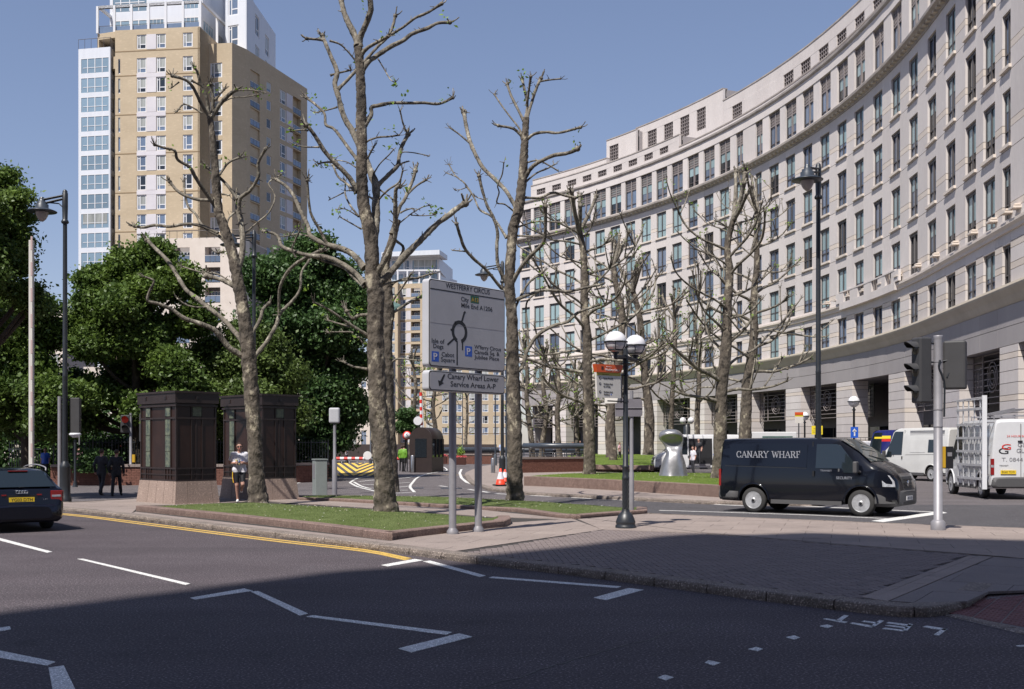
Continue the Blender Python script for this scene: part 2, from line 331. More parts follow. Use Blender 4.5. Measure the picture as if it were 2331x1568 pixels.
# ================================================================ ground, roads, pavements
g = MB(); g.box(-900, -300, -.8, 900, 1500, -.012, 'asphalt_old'); ground = struct(g.obj('ground'))
road = struct(MB().prism([(-60, -6), (40, -6), (40, 60), (-60, 60)], -.010, 0, 'asphalt').obj('road'))
PZ = .115                                              # pavement height
def strip(pts, wd, z, m, name, parent, th=.004, side=0, dash=None, gap=None):
    P = [Vector(p).to_2d() for p in pts]; mb = MB()
    if dash:
        R = resample([p.to_3d() for p in P], .05); i = 0; nd_ = int(dash/.05); ng = int(gap/.05)
        while i+nd_ < len(R): strip(R[i:i+nd_:max(1, nd_//3)], wd, z, m, name, parent, th, side); i += nd_+ng
        return
    L = []; Rr = []
    for i, p in enumerate(P):
        t = (P[min(i+1, len(P)-1)]-P[max(0, i-1)]).normalized(); n = Vector((-t.y, t.x))
        L.append(p+n*(wd/2+side)); Rr.append(p-n*(wd/2-side))
    for i in range(len(P)-1):
        mb.hexa([(*Rr[i], z-th), (*Rr[i+1], z-th), (*L[i+1], z-th), (*L[i], z-th), (*Rr[i], z), (*Rr[i+1], z), (*L[i+1], z), (*L[i], z)], m)
    return mb.obj(name, parent)
def quad(pts, z, m, name, parent, zb=None): return MB().prism([tuple(W(*p, 0))[:2] for p in pts], (z-.004) if zb is None else zb, z, m).obj(name, parent)
# darker/lighter surfacing on the far side of the island
bk = MB(); bk.prism([(-70, 33.5), (-12, 31.5), (-6, 31), (9, 29.2), (13, 25), (40, 24), (40, 60), (-70, 60)], 0, .004, 'asphalt_old'); bk.obj('surfacing', road)
bk = MB(); bk.prism([tuple(W(*p))[:2] for p in [(1560, 1146), (2330, 1150), (2560, 1165), (2560, 1208), (2330, 1203), (1980, 1190), (1473, 1169), (1230, 1142), (1300, 1132)]], .004, .008, 'asphalt_dark'); bk.obj('surfacing', road)
# ---- near kerb: points on the foot of the kerb face
KB = [(-400, 1118), (-120, 1143), (154, 1165.6), (309, 1184), (453, 1202.6), (640, 1226), (829, 1250), (1089, 1284), (1374, 1319), (1598, 1349), (1800, 1376), (1950, 1394), (2048, 1404), (2099, 1405.6), (2150, 1400.6), (2201, 1388.7), (2249, 1363)]
kb = [W(*p) for p in KB]
kb[-1] = kb[-1]; kb.append(W(2268, 1345))
flush = [W(2150, 1402), W(2240, 1422), W(2330, 1445), W(2600, 1510)]
backL = [(-400, 1108), (-100, 1128), (160, 1142), (320, 1133), (500, 1128), (675, 1127), (769, 1127), (1018, 1130.5), (1232, 1141), (1416, 1156), (1473, 1167), (1598, 1172.5), (1980, 1188), (2330, 1201), (2600, 1211)]
back = [W(px, py, PZ) for px, py in backL]
def _in(P, d):
    o = []
    for i, p in enumerate(P): t = (P[min(i+1, len(P)-1)]-P[max(i-1, 0)]).normalized(); o.append(p+Vector((-t.y, t.x, 0))*d)
    return o
isl = [tuple(p)[:2] for p in _in(smoothline(kb[:13], 2)+kb[13:], .12)]+[tuple(W(2600, 1330, PZ))[:2]]+[tuple(p)[:2] for p in back[::-1]]
pav = struct(MB().prism(isl, -.01, PZ-.012, 'mortar').obj('pavement'))
# dropped part on the right, ramping down to the carriageway
r = MB(); A = W(2150, 1402); B = W(2330, 1445); C_ = W(2600, 1510); zt = PZ-.012
far1 = W(2268, 1345); far2 = W(2600, 1330, PZ)
r.add([(*A[:2], .004), (*B[:2], .004), (*C_[:2], .004), (far2.x, far2.y, zt), (far1.x, far1.y, zt*.95), (W(2230, 1385).x, W(2230, 1385).y, .03)], [(0, 1, 2, 3, 4, 5)], 'slab_grey')
r.obj('ramp', pav)
tc = MB()
tz = lambda p: .008
TQ = [W(2165, 1398), W(2330, 1432), W(2330, 1366), W(2249, 1361)]
def lerp2(q, u, v): a = q[0].lerp(q[1], u); b = q[3].lerp(q[2], u); return a.lerp(b, v)
TQ = [W(2150, 1397), W(2420, 1448), W(2440, 1368), W(2250, 1352)]
for i in range(4):
    for j in range(3):
        u0, u1, v0, v1 = i/4+.008, (i+1)/4-.008, j/3+.01, (j+1)/3-.01
        zz = lambda v: .016+.055*v
        p = [lerp2(TQ, u0, v0), lerp2(TQ, u1, v0), lerp2(TQ, u1, v1), lerp2(TQ, u0, v1)]; zs = [zz(v0), zz(v0), zz(v1), zz(v1)]
        mb = MB().hexa([(q.x, q.y, z-.03) for q, z in zip(p, zs)]+[(q.x, q.y, z) for q, z in zip(p, zs)], 'tactile')
        for a in range(6):
            for b in range(6):
                q = lerp2(TQ, u0+(u1-u0)*(a+.5)/6, v0+(v1-v0)*(b+.5)/6); mb.lathe([(.014, 0), (.011, .006)], 'tactile', (q.x, q.y, zz(v0+(v1-v0)*(b+.5)/6)), 6)
        mb.obj('tactile_slab', pav)
# kerb stones along the front: rough face, flat top
KS = resample(smoothline(kb[:13], 4)+kb[13:], .05); seg = 18
def kerb_run(R, seg, wd, z0, z1, m, parent, name='kerb_stone', inward=1, gap=.008, rough=.012):
    n = len(R)
    for i in range(0, n-1, seg):
        q = R[i:min(n, i+seg+1)]
        if len(q) < 3: continue
        q = q[::3]+([q[-1]] if (len(q)-1) % 3 else []); mb = MB(); rows = []
        zz0 = min(z1, random.uniform(-.002, .002))
        for k, p in enumerate(q):
            t = (q[min(k+1, len(q)-1)]-q[max(k-1, 0)]).normalized(); nn = Vector((-t.y, t.x, 0))*inward
            pp = p+t*(gap if k == 0 else (-gap if k == len(q)-1 else 0)); rr = random.uniform(-rough, rough)
            rows.append([(*(pp+nn*(.004+rr*.4))[:2], z0), (*(pp+nn*(0-abs(rr)))[:2], (z0+z1)/2), (*(pp+nn*.002)[:2], z1-.015+zz0), (*(pp+nn*.02)[:2], z1+zz0), (*(pp+nn*wd)[:2], z1+zz0), (*(pp+nn*wd)[:2], z0)])
        vs = [v for r_ in rows for v in r_]; k6 = 6
        fs = []
        for k in range(len(rows)-1):
            for j in range(6): f = (k*6+j, (k+1)*6+j, (k+1)*6+(j+1) % 6, k*6+(j+1) % 6); fs.append(f if inward > 0 else f[::-1])
        mb.add(vs, fs, m); mb.add(rows[0], [(0, 1, 2, 3, 4, 5)], m); mb.add(rows[-1], [(5, 4, 3, 2, 1, 0)], m); mb.obj(name, parent)
kerb_run(KS, seg, .30, -.008, PZ, 'kerb', pav)
KR = resample(flush, .05); kerb_run(KR, 18, .15, -.008, .018, 'kerb', pav, rough=.002)
# back kerb of the island
BS = resample([W(px, py, PZ) for px, py in backL], .05); kerb_run([p.copy() for p in BS][::-1], 18, .15, -.008, PZ+.001, 'kerb', pav, inward=1, rough=.003)
# ---- herringbone brick area in front of the drain line
drain = [W(1171, 1159, PZ), W(1374, 1184, PZ), W(1598, 1212, PZ), W(1900, 1237, PZ), W(2300, 1268, PZ)]
hb = [W(1071, 1248, PZ), W(1374, 1205, PZ), W(1598, 1213.5, PZ), W(1900, 1239, PZ), W(2196, 1262, PZ), W(1948, 1357, PZ)]
kin = [p for p in smoothline(kb[:13], 2)]
def inset_line(P, d):
    o = []
    for i, p in enumerate(P):
        t = (P[min(i+1, len(P)-1)]-P[max(i-1, 0)]).normalized(); o.append(p+Vector((-t.y, t.x, 0))*d)
    return o
ki = inset_line(kin, .305)
seli = [p for p in resample(ki, .08) if W(1060, 1260).x < p.x < hb[5].x+.02]
HBP = ccw([tuple(p)[:2] for p in seli]+[tuple(p)[:2] for p in hb[1:5][::-1]]+[])
bricks = []
ang = atan2((W(1598, 1349)-W(1374, 1319)).y, (W(1598, 1349)-W(1374, 1319)).x)+radians(45)+radians(8)
ca, sa = cos(ang), sin(ang); bw, bl = .1, .2; g_ = .0055
cx0, cy0 = W(1500, 1290, PZ)[:2]
for i in range(-70, 71):
    for j in range(-40, 41):
        for kind in (0, 1):
            # herringbone lattice: step (w, w), row step (2w, -2w)
            ox = i*bw+j*2*bw; oy = i*bw-j*2*bw
            if kind: r_ = (ox+g_, oy+bw+g_, ox+bw-g_, oy+bw+bl-g_)
            else: r_ = (ox+bw*0+g_, oy+g_, ox+bl-g_, oy+bw-g_)
            c = [(r_[0], r_[1]), (r_[2], r_[1]), (r_[2], r_[3]), (r_[0], r_[3])]
            P = [(cx0+x*ca-y*sa, cy0+x*sa+y*ca) for x, y in c]; m_ = (sum(p[0] for p in P)/4, sum(p[1] for p in P)/4)
            if all(inside(p, HBP) for p in P): bricks.append((m_, P))
            elif inside(m_, HBP): bricks.append((m_, P))
bricks.sort(key=lambda b: b[0][1])
rest = MB()
unit = {}
sh = None
for n, (c, P) in enumerate(bricks):
    z = PZ-.002+random.uniform(-.0015, .0015)
    if n < 295:
        dx = Vector(P[1])-Vector(P[0]); dy = Vector(P[3])-Vector(P[0]); a = atan2(dx.y, dx.x); key = dx.length > dy.length
        if key not in unit:
            lx, ly = (bl/2-g_, bw/2-g_) if key else (bw/2-g_, bl/2-g_)
            b = .003; q = MB(); lo = [(-lx, -ly), (lx, -ly), (lx, ly), (-lx, ly)]; hi = [(x-b*(1 if x > 0 else -1), y-b*(1 if y > 0 else -1)) for x, y in lo]
            vs = [(x, y, -.02) for x, y in lo]+[(x, y, -b) for x, y in lo]+[(x, y, 0) for x, y in hi]
            q.add(vs, [(i, (i+1) % 4, 4+(i+1) % 4, 4+i) for i in range(4)]+[(4+i, 4+(i+1) % 4, 8+(i+1) % 4, 8+i) for i in range(4)]+[(8, 9, 10, 11)], 'paver'); unit[key] = q.mesh('paver')
        link(unit[key], 'paver', pav, (c[0], c[1], z), (random.uniform(-.006, .006), random.uniform(-.006, .006), a))
    else: rest.prism(P, z-.02, z, 'paver', bottom=False)
stuff(rest.obj('paver', pav))
# ---- slabs elsewhere
def slabs(region, a, sx, sy, m, z=PZ, name='slab', org=None, lim=999):
    region = ccw(region); ca, sa = cos(a), sin(a); o = org or region[0]
    U = [((x-o[0])*ca+(y-o[1])*sa, -(x-o[0])*sa+(y-o[1])*ca) for x, y in region]
    x0, x1 = min(u[0] for u in U), max(u[0] for u in U); y0, y1 = min(u[1] for u in U), max(u[1] for u in U); k = 0
    for j in range(int(y0//sy), int(y1//sy)+1):
        for i in range(int(x0//sx)-1, int(x1//sx)+2):
            ofs = (sx/2 if j % 2 else 0); c = [(i*sx+ofs+.004, j*sy+.004), ((i+1)*sx+ofs-.004, j*sy+.004), ((i+1)*sx+ofs-.004, (j+1)*sy-.004), (i*sx+ofs+.004, (j+1)*sy-.004)]
            p = clip(region, ccw([(o[0]+x*ca-y*sa, o[1]+x*sa+y*ca) for x, y in c]))
            if len(p) >= 3 and area(p) > .01:
                zz = z+random.uniform(-.0012, .0012); MB().prism(p, z-.03, zz, m, bottom=False).obj(name, pav); k += 1
    return k
kang = atan2((W(829, 1250)-W(453, 1202.6)).y, (W(829, 1250)-W(453, 1202.6)).x)
w2 = lambda px, py: tuple(W(px, py, PZ))[:2]
v2 = lambda v: (v.x, v.y)
kid = resample(ki, .05)
kif = lambda px: min(kid, key=lambda p: abs((p.x/p.y*F+CX)-px))
slabs([v2(kif(-60)), v2(kif(154)), v2(kif(300)), w2(318, 1150), w2(320, 1134.5), w2(160, 1143.5), w2(-60, 1133)], kang, 1.4, .7, 'slab')
slabs([v2(kif(300)), v2(kif(453)), v2(kif(640)), v2(kif(829)), w2(888, 1231), w2(309, 1164.5)], kang, 1.4, .7, 'slab')
slabs([v2(kif(829)), v2(kif(950)), v2(kif(1035)), w2(1371, 1205), w2(1300, 1180), w2(1163, 1189), w2(888, 1231)], kang+.55, 1.0, .75, 'slab')
slabs([w2(1371, 1205), w2(1598, 1212.5), w2(1900, 1238), w2(2330, 1270), w2(2600, 1290), w2(2600, 1213), w2(2330, 1202), w2(1980, 1189.5), w2(1598, 1174), w2(1470, 1169), w2(1315, 1181)], kang+.55, 1.0, .75, 'slab')
slabs([w2(318, 1150), w2(402, 1149), w2(597, 1140), w2(830, 1155), w2(1118, 1176), w2(1310, 1182), w2(1267, 1178), w2(1018, 1152), w2(769, 1139.5), w2(676, 1133), w2(676, 1128.5), w2(320, 1134.5)], kang+.55, .9, .6, 'slab')
slabs([w2(1960, 1358), w2(2207, 1263), w2(2260, 1267), w2(2020, 1368)], atan2(w2(2207, 1263)[1]-w2(1960, 1358)[1], w2(2207, 1263)[0]-w2(1960, 1358)[0]), .9, .22, 'slab', z=PZ+.001)
slabs([w2(2022, 1369), w2(2262, 1267), w2(2330, 1272), w2(2560, 1300), w2(2560, 1335), w2(2249, 1346), w2(2200, 1368), w2(2080, 1371)], kang+.3, 1.5, 1.1, 'slab_grey')
dl = strip(drain, .012, PZ+.004, 'black', 'drain_slot', pav)
quad([(2030, 1248), (2212, 1252), (2190, 1270), (2010, 1256)], PZ+.003, 'slab', 'slab', pav, zb=PZ-.02) if False else None
# ---- road markings
MK = lambda pts, z=.005, m='white_paint', name='road_marking': quad(pts, z, m, name, road)
b1 = lambda x, y: (x*.3583, 1006.2+.3583*y)
b2 = lambda x, y: (769.5+.3555*x, 1095+.3555*y)
b3 = lambda x, y: (1539+.3395*x, 1095+.3395*y)
MK([b1(490, 742), b1(530, 742), b1(1208, 900), b1(1180, 908)])
MK([b1(-200, 574), b1(-160, 568), b1(332, 697), b1(300, 703)])
MK([b1(1208, 990), b1(1550, 931), b1(1605, 945), b1(1240, 1001)])
MK([b1(1592, 950), b1(1640, 947), b1(1955, 1090), b1(1905, 1103)])
MK([b1(1945, 1110), b1(1985, 1101), b2(728, 968), b2(690, 985)])
MK([b2(385, 1073), b2(775, 976), b2(858, 998), b2(468, 1098)])
MK([b1(-60, 1188), b1(62, 1172), b1(70, 1190), b1(-60, 1212)])
MK([b1(-120, 1300), b1(0, 1326), b1(352, 1398), b1(300, 1421), b1(-120, 1352)])
MK([b1(308, 1435), b1(405, 1421), b1(520, 1660), b1(350, 1660)])
MK([b2(277, 538), b2(490, 499), b2(545, 508), b2(318, 547)])
MK([b2(543, 514), b2(590, 510), b2(945, 606), b2(905, 614)])
MK([b2(962, 620), b2(990, 612), b2(1812, 675), b2(1785, 685)])
MK([b2(1635, 747), b2(1858, 686), b2(1955, 697), b2(1715, 763)])
for a in ([(2045, 1258), (2092, 1242), (2148, 1258), (2098, 1276)],): MK([b2(*p) for p in a])
for a in ([(190, 1218), (215, 1203), (295, 1219), (250, 1237)], [(482, 1128), (535, 1114), (580, 1127), (545, 1141)], [(735, 1048), (790, 1036), (828, 1050), (790, 1063)], [(960, 973), (1010, 963), (1050, 973), (1015, 986)], [(2275, 1104), (2400, 1096), (2400, 1106), (2300, 1112)]): MK([b3(*p) for p in a])
# the word LEFT, read from the other side of the road
def letter(polys):
    mb = MB()
    for P in polys: mb.prism([tuple(W(*b3(*p)))[:2] for p in P], .001, .0052, 'white_paint')
    return mb.obj('letter', road)
letter([[(982, 925), (1005, 922), (1148, 945), (1128, 953)], [(1065, 938), (1100, 941), (1155, 903), (1125, 899)]])
letter([[(1162, 955), (1185, 949), (1330, 974), (1305, 983)], [(1295, 978), (1330, 976), (1392, 938), (1362, 933)], [(1242, 943), (1260, 937), (1360, 951), (1340, 958)]])
letter([[(1378, 992), (1400, 984), (1540, 1002), (1520, 1008)], [(1515, 1004), (1548, 1003), (1586, 962), (1560, 956)], [(1405, 953), (1425, 946), (1583, 966), (1568, 976)], [(1400, 970), (1425, 966), (1555, 982), (1545, 992)]])
letter([[(1650, 979), (1680, 971), (1815, 992), (1800, 1003)], [(1725, 1031), (1760, 1036), (1818, 992), (1785, 990)]])
# double yellow lines
yl = [W(*b1(*p)) for p in [(-300, 452), (0, 448), (415, 462), (850, 515), (1300, 573), (1800, 636), (2313, 694)]]+[W(*b2(440, 505))]
yl2 = [W(*b1(*p)) for p in [(-300, 441), (0, 439), (415, 455), (850, 504.5), (1300, 562), (1800, 624.5), (2313, 683.5)]]+[W(*b2(455, 496))]
strip(smoothline(yl, 3), .10, .0045, 'yellow_paint', 'yellow_line', road); strip(smoothline(yl2, 3), .10, .0045, 'yellow_paint', 'yellow_line', road)
# crack and repair seam in the shade
cr = [W(*b2(*p)) for p in [(900, 1325), (1010, 1295), (1090, 1270), (1180, 1255), (1290, 1205), (1440, 1165), (1560, 1130), (1700, 1090), (1830, 1050), (1980, 1020), (2100, 975), (2200, 945), (2300, 905)]]
strip([p+Vector((0, random.uniform(-.03, .03), 0)) for p in resample(cr, .12)], .012, .003, 'black', 'crack', road)
# ---- far carriageway markings and kerbs
far_k = [(1057, 1085), (1062, 1094), (1072, 1103), (1089, 1109), (1111, 1117), (1196, 1127), (1400, 1138), (1598, 1148), (1862, 1153)]
fk = [W(*p) for p in far_k]
med = struct(MB().prism([tuple(p)[:2] for p in smoothline(fk[:5], 3)+fk[5:]]+[tuple(W(*p, .1))[:2] for p in [(1900, 1140), (1870, 1122), (1500, 1090), (1335, 1062), (1190, 1062), (1150, 1052), (1090, 1062), (1060, 1075)]], -.01, .10, 'slab').obj('median_pavement'))
kerb_run(resample(smoothline(fk[:5], 4)+fk[5:], .05), 18, .25, -.008, .118, 'kerb', med)
strip([W(*p) for p in [(1050, 1068), (1046, 1077), (1050, 1088), (1062, 1098), (1100, 1111), (1150, 1121), (1400, 1133), (1700, 1146), (1990, 1160), (2130, 1166)]], .16, .012, 'white_paint', 'road_marking', road)
strip([W(*p) for p in [(1000, 1106), (1060, 1113), (1130, 1124), (1400, 1138), (1700, 1152)]], .14, .012, 'white_paint', 'road_marking', road, dash=1.2, gap=.9)
strip([W(*p) for p in [(1500, 1162), (1700, 1168), (1850, 1173), (2020, 1181)]], .1, .012, 'white_paint', 'road_marking', road)
quad([(1983, 1186), (2140, 1164), (2155, 1168), (2010, 1189)], .012, 'white_paint', 'road_marking', road)
c3 = lambda x, y: (680.7+.2077*x, 858.3+.2077*y)
for P in ([(555, 1158), (640, 1110), (820, 1078)], [(555, 1158), (650, 1205), (835, 1252)], [(600, 1150), (680, 1195), (780, 1222)], [(830, 1250), (1040, 1272), (1230, 1264)], [(1262, 1262), (1215, 1205), (1240, 1160), (1300, 1100), (1420, 1058), (1560, 1035), (1620, 1018), (1575, 985), (1480, 975)], [(1025, 1115), (1180, 1103), (1330, 1078)], [(1035, 1078), (1310, 1078)]):
    strip(smoothline([W(*c3(*p)) for p in P], 4), .12, .012, 'white_paint', 'road_marking', road)
for P in ([(690, 1175), (830, 1180)], [(660, 1145), (830, 1128)], [(740, 1218), (1040, 1212), (1210, 1196)], [(830, 1242), (1190, 1240)], [(1030, 1168), (1210, 1155)], [(740, 1103), (820, 1100)], [(1030, 1095), (1090, 1110)]):
    strip([W(*c3(*p)) for p in P], .13, .012, 'white_paint', 'road_marking', road)
strip([W(*c3(*p)) for p in [(1440, 1068), (1853, 1076)]], .12, .012, 'yellow_paint', 'road_marking', road)
strip([W(*p) for p in [(676, 1100), (700, 1094), (745, 1090)]], .12, .012, 'white_paint', 'road_marking', road)
for P in ([(1240, 1212), (1360, 1212), (1364, 1222), (1246, 1222)], [(1542, 1212), (1780, 1214), (1790, 1224), (1560, 1224)]): quad([c3(*p) for p in P], .012, 'iron', 'drain_cover', road)
for P in ([(300, 1212), (420, 1214), (430, 1226), (304, 1224)],): quad([c3(*p) for p in P], .012, 'asphalt', 'drain_cover', road)
# ---- planted beds: coping stones round a lawn
def bed(name, label, front, backl, top, z0, ch, gm, seg=24, wd=.28, bul=.06, grp=None):
    F_ = [W(px, py, z0) for px, py in front]; B_ = [W(px, py, top) for px, py in backl]
    t = thing(name, label, 'lawn bed', (0, 0, 0), 0, grp)
    R = resample(F_, .05); kerb_run(R, seg, wd, z0-.02, top, 'coping', t, 'coping_stone', rough=.001, gap=.004)
    fi = inset_line(F_, wd-.02); poly = ccw([tuple(p)[:2] for p in fi]+[tuple(p)[:2] for p in B_[::-1]])
    MB().prism(poly, z0-.12, top-.03, 'coping').obj('core', t)
    me = bmesh.new(); vs = [me.verts.new((*p, top-.02)) for p in poly]; me.faces.new(vs)
    for k in range(30):
        me.faces.ensure_lookup_table()
    # cut in a grid so that the lawn can swell
    xs = [p[0] for p in poly]; ys = [p[1] for p in poly]; st = max(.35, (max(xs)-min(xs))/40)
    x = min(xs)+st
    while x < max(xs): bmesh.ops.bisect_plane(me, geom=me.verts[:]+me.edges[:]+me.faces[:], plane_co=(x, 0, 0), plane_no=(1, 0, 0)); x += st
    y = min(ys)+st
    while y < max(ys): bmesh.ops.bisect_plane(me, geom=me.verts[:]+me.edges[:]+me.faces[:], plane_co=(0, y, 0), plane_no=(0, 1, 0)); y += st
    def ed(p):
        d = 9
        for i in range(len(poly)):
            a = Vector(poly[i]); b = Vector(poly[i-1]); q = Vector(p[:2]); l = (b-a).length
            if l < 1e-6: continue
            tt = max(0, min(1, (q-a).dot(b-a)/l/l)); d = min(d, (q-a.lerp(b, tt)).length)
        return d
    for v in me.verts: e = ed(v.co); v.co.z = top-.02+bul*min(1, e/1.2)+.012*noise.noise(v.co*1.5)*min(1, e/.5)
    mesh = bpy.data.meshes.new('turf'); me.to_mesh(mesh); me.free(); mesh.materials.append(M[gm])
    for p_ in mesh.polygons: p_.use_smooth = True
    tf = link(mesh, 'turf', t); struct_poly = poly
    # blades
    bl_ = MB(); n = 0; x0, x1, y0, y1 = min(xs), max(xs), min(ys), max(ys); NB = 9000
    while n < NB:
        p = (random.uniform(x0, x1), random.uniform(y0, y1))
        n += 1
        if not inside(p, poly): continue
        z = top-.02+bul*min(1, ed(p)/1.2)-.01; a = random.uniform(0, 2*pi); h = random.uniform(.02, .045); w_ = .007
        dx, dy = cos(a)*w_, sin(a)*w_; lx, ly = random.uniform(-.02, .02), random.uniform(-.02, .02)
        bl_.add([(p[0]-dx, p[1]-dy, z), (p[0]+dx, p[1]+dy, z), (p[0]+lx, p[1]+ly, z+h)], [(0, 1, 2)], gm)
    stuff(bl_.obj('grass', t)); dz = MB()
    for _ in range(260):
        p = (random.uniform(x0, x1), random.uniform(y0, y1))
        if inside(p, poly): s = random.uniform(.008, .02); z = top-.02+bul*min(1, ed(p)/1.2)+.03; dz.add([(p[0]-s, p[1], z), (p[0], p[1]-s, z), (p[0]+s, p[1], z+.008), (p[0], p[1]+s, z+.008)], [(0, 1, 2, 3)], random.choice(['white_paint', 'stone_light', 'khaki']))
    stuff(dz.obj('daisies', t)); return t
bed('lawn_bed', 'lawn in low pink granite kerbing in front of the two brown kiosks', [(309, 1162), (500, 1182), (700, 1205), (888, 1229), (1020, 1213), (1110, 1203), (1150, 1199), (1163, 1192), (1160, 1186)], [(354, 1150.5), (429, 1146), (576, 1142), (829, 1156), (1000, 1168), (1118, 1177)], .25, PZ, .13, 'grass')
bed('lawn_bed', 'narrow lawn behind the path, where the cone-side plane tree stands', [(676, 1138), (769, 1141), (1018, 1156), (1171, 1164), (1267, 1178), (1317, 1180), (1400, 1173), (1473, 1168), (1473, 1160)], [(690, 1127), (769, 1126), (1018, 1129.5), (1232, 1140), (1416, 1153)], .20, PZ, .1, 'grass')
bed('lawn_bed', 'raised lawn with the silver sculpture behind a two-course granite wall', [(1192, 1105), (1300, 1110), (1450, 1119), (1640, 1132), (1760, 1139)], [(1208, 1082), (1335, 1077), (1460, 1077), (1640, 1079), (1720, 1084), (1840, 1112)], .50, .10, .4, 'grass_far', seg=28, wd=.35, bul=.1)
bed('lawn_bed', 'bright lawn across the side road behind the dark tube railing', [(1300, 1052), (1320, 1063), (1360, 1067), (1480, 1068)], [(1290, 1037), (1345, 1033), (1480, 1034), (1640, 1036)], .55, .3, .2, 'grass_far', seg=40, wd=.35, bul=.15)
# ================================================================ the tall building behind the camera
SH = [(-900, 1500), (-300, 1432), (0, 1393), (400, 1345), (760, 1300), (1100, 1262), (1290, 1243), (1500, 1219), (1600, 1213), (1700, 1216), (1850, 1211), (2100, 1222), (2330, 1228), (2700, 1240), (3600, 1255)]
hb_ = 55.0; off = Vector((sd.x, sd.y, 0))*(hb_/sd.z)
edge = [W(px, py, .0 if px < 1000 else PZ)+off for px, py in SH]
fp = [(p.x, p.y) for p in edge]; fp += [(fp[-1][0]+40, fp[-1][1]-10), (fp[-1][0]+40, fp[-1][1]-60), (fp[0][0]-35, fp[0][1]-60), (fp[0][0]-35, fp[0][1]-10)]  # front edge derived from the shadow; outer ends added to block more sky light
occ = thing('building', 'stone office building behind the camera whose straight shadow crosses the road', 'building')
MB().prism(fp, 0, hb_, 'stone').obj('wall', occ)
# ================================================================ the curved stone office building
BC = Vector((-71.5, 79.816)); BR = 98.804
TC = -.10                                              # beyond this angle the front runs straight
def AP(th, r, z):                                      # point on the front; r > 0 goes into the building
    t = max(th, TC); x = BC.x+(BR+r)*cos(t); y = BC.y+(BR+r)*sin(t)
    if th < TC: k = (th-TC)*BR; x -= sin(TC)*k; y += cos(TC)*k
    return (x, y, z)
def YAW(th): return max(th, TC)-pi/2
def TH(px, R=BR):                                      # place along the front seen at picture column px
    lo, hi = -.62, .9
    for _ in range(40):
        m = (lo+hi)/2; q = AP(m, R-BR, 0)
        if q[0]/q[1]*F+CX > px: lo = m
        else: hi = m
    return lo
def arcbox(mb, t0, t1, r0, r1, z0, z1, m, n=None):     # curved block from angle t0 to t1 (t0 < t1), front face at r0
    n = n or max(1, int(abs(t1-t0)*BR/3.2+.5)); vs = []
    for i in range(n+1):
        t = t0+(t1-t0)*i/n; vs += [AP(t, r0, z0), AP(t, r0, z1), AP(t, r1, z1), AP(t, r1, z0)]
    fs = []
    for i in range(n):
        for j in range(4): a, b = i*4+j, i*4+(j+1) % 4; fs.append((a, b, b+4, a+4))
    fs += [(3, 2, 1, 0), (n*4, n*4+1, n*4+2, n*4+3)]
    mb.add(vs, fs, m); return mb
def arcprof(mb, t0, t1, prof, m, n=None):              # profile [(r, z)...] swept round the curve
    n = n or max(1, int(abs(t1-t0)*BR/3+.5)); k = len(prof); vs = [AP(t0+(t1-t0)*i/n, r, z) for i in range(n+1) for r, z in prof]
    fs = [(i*k+j, i*k+(j+1) % k, (i+1)*k+(j+1) % k, (i+1)*k+j) for i in range(n) for j in range(k)]
    fs += [tuple(range(k-1, -1, -1)), tuple(n*k+j for j in range(k))]; mb.add(vs, fs, m); return mb
off_ = thing('office_building', 'curved pale stone office building with rows of tall windows and a double-height arcade', 'office building', (0, 0, 0))
cols = [2018, 2072, 2131, 2190, 2248, 2306, 2365, 2423, 2483, 2542, 2602, 2663, 2724, 2784, 2841, 2916, 2975, 3038, 3104, 3170, 3236, 3302, 3374, 3443, 3511, 3582, 3654, 3731, 3802, 3869]
bc = [TH(q*.5919) for q in cols]; narrow = {14, 15, 29}
tt = [bc[0]+.0305]+[]
bc = [bc[0]]+bc[1:]
bc += [bc[-1]-.056-.034*i for i in range(0, 3)]; narrow.add(30)
NB_ = len(bc); hw = [(.94 if i not in narrow else .60)/BR for i in range(NB_)]
tl = TH(1187); tr = bc[-1]-.03
mid = [tl]+[(bc[i]+bc[i+1])/2 for i in range(NB_-1)]+[tr]
FLOORS = [(10.0, 12.15), (13.45, 16.2), (17.25, 20.1), (21.25, 24.1), (25.25, 28.1)]
ZB = [9.95, 12.75, 17.0, 21.0, 25.0, 28.75]            # wall bands behind each floor
back_ = MB()
arcbox(back_, tr, tl, .62, 22, 7.2, 33.6, 'joint', n=24); arcbox(back_, tr, tl, 5.5, 22, 0, 7.2, 'stone_grey', n=24); bw_ = back_.obj('wall', off_)
def winmesh(mull=1, trans=.28, louv=True, fm='frame_bronze'):   # 1 x 1 unit, x width, z height, y outward = -y
    q = MB(); t = .055
    q.box(-.5, -.04, 0, -.5+t, .06, 1, fm); q.box(.5-t, -.04, 0, .5, .06, 1, fm); q.box(-.5+t, -.04, 0, .5-t, .06, .025, fm); q.box(-.5+t, -.04, .975, .5-t, .06, 1, fm)
    if mull: q.box(-.035, -.06, .025, .035, .06, .975, fm)
    for s_ in ((-.5+t, -.035), (.035, .5-t)): q.box(s_[0], -.03, trans-.011, s_[1], .03, trans+.011, fm)
    if louv: q.box(-.5+t, -.05, .93, -.035, .05, .975, fm); q.box(.035, -.05, .93, .5-t, .05, .975, fm)
    return q.mesh('window')
WM = winmesh(); PM = {k: MB().box(-.44, .035, .02, .44, .05, .98, k).mesh('pane') for k in ('glass_blue', 'glass_dark')}
BM_ = {h: MB().box(-.44, .012, 1-h, .44, .034, .965, 'blind').mesh('blind') for h in (.35, .6, .97)}
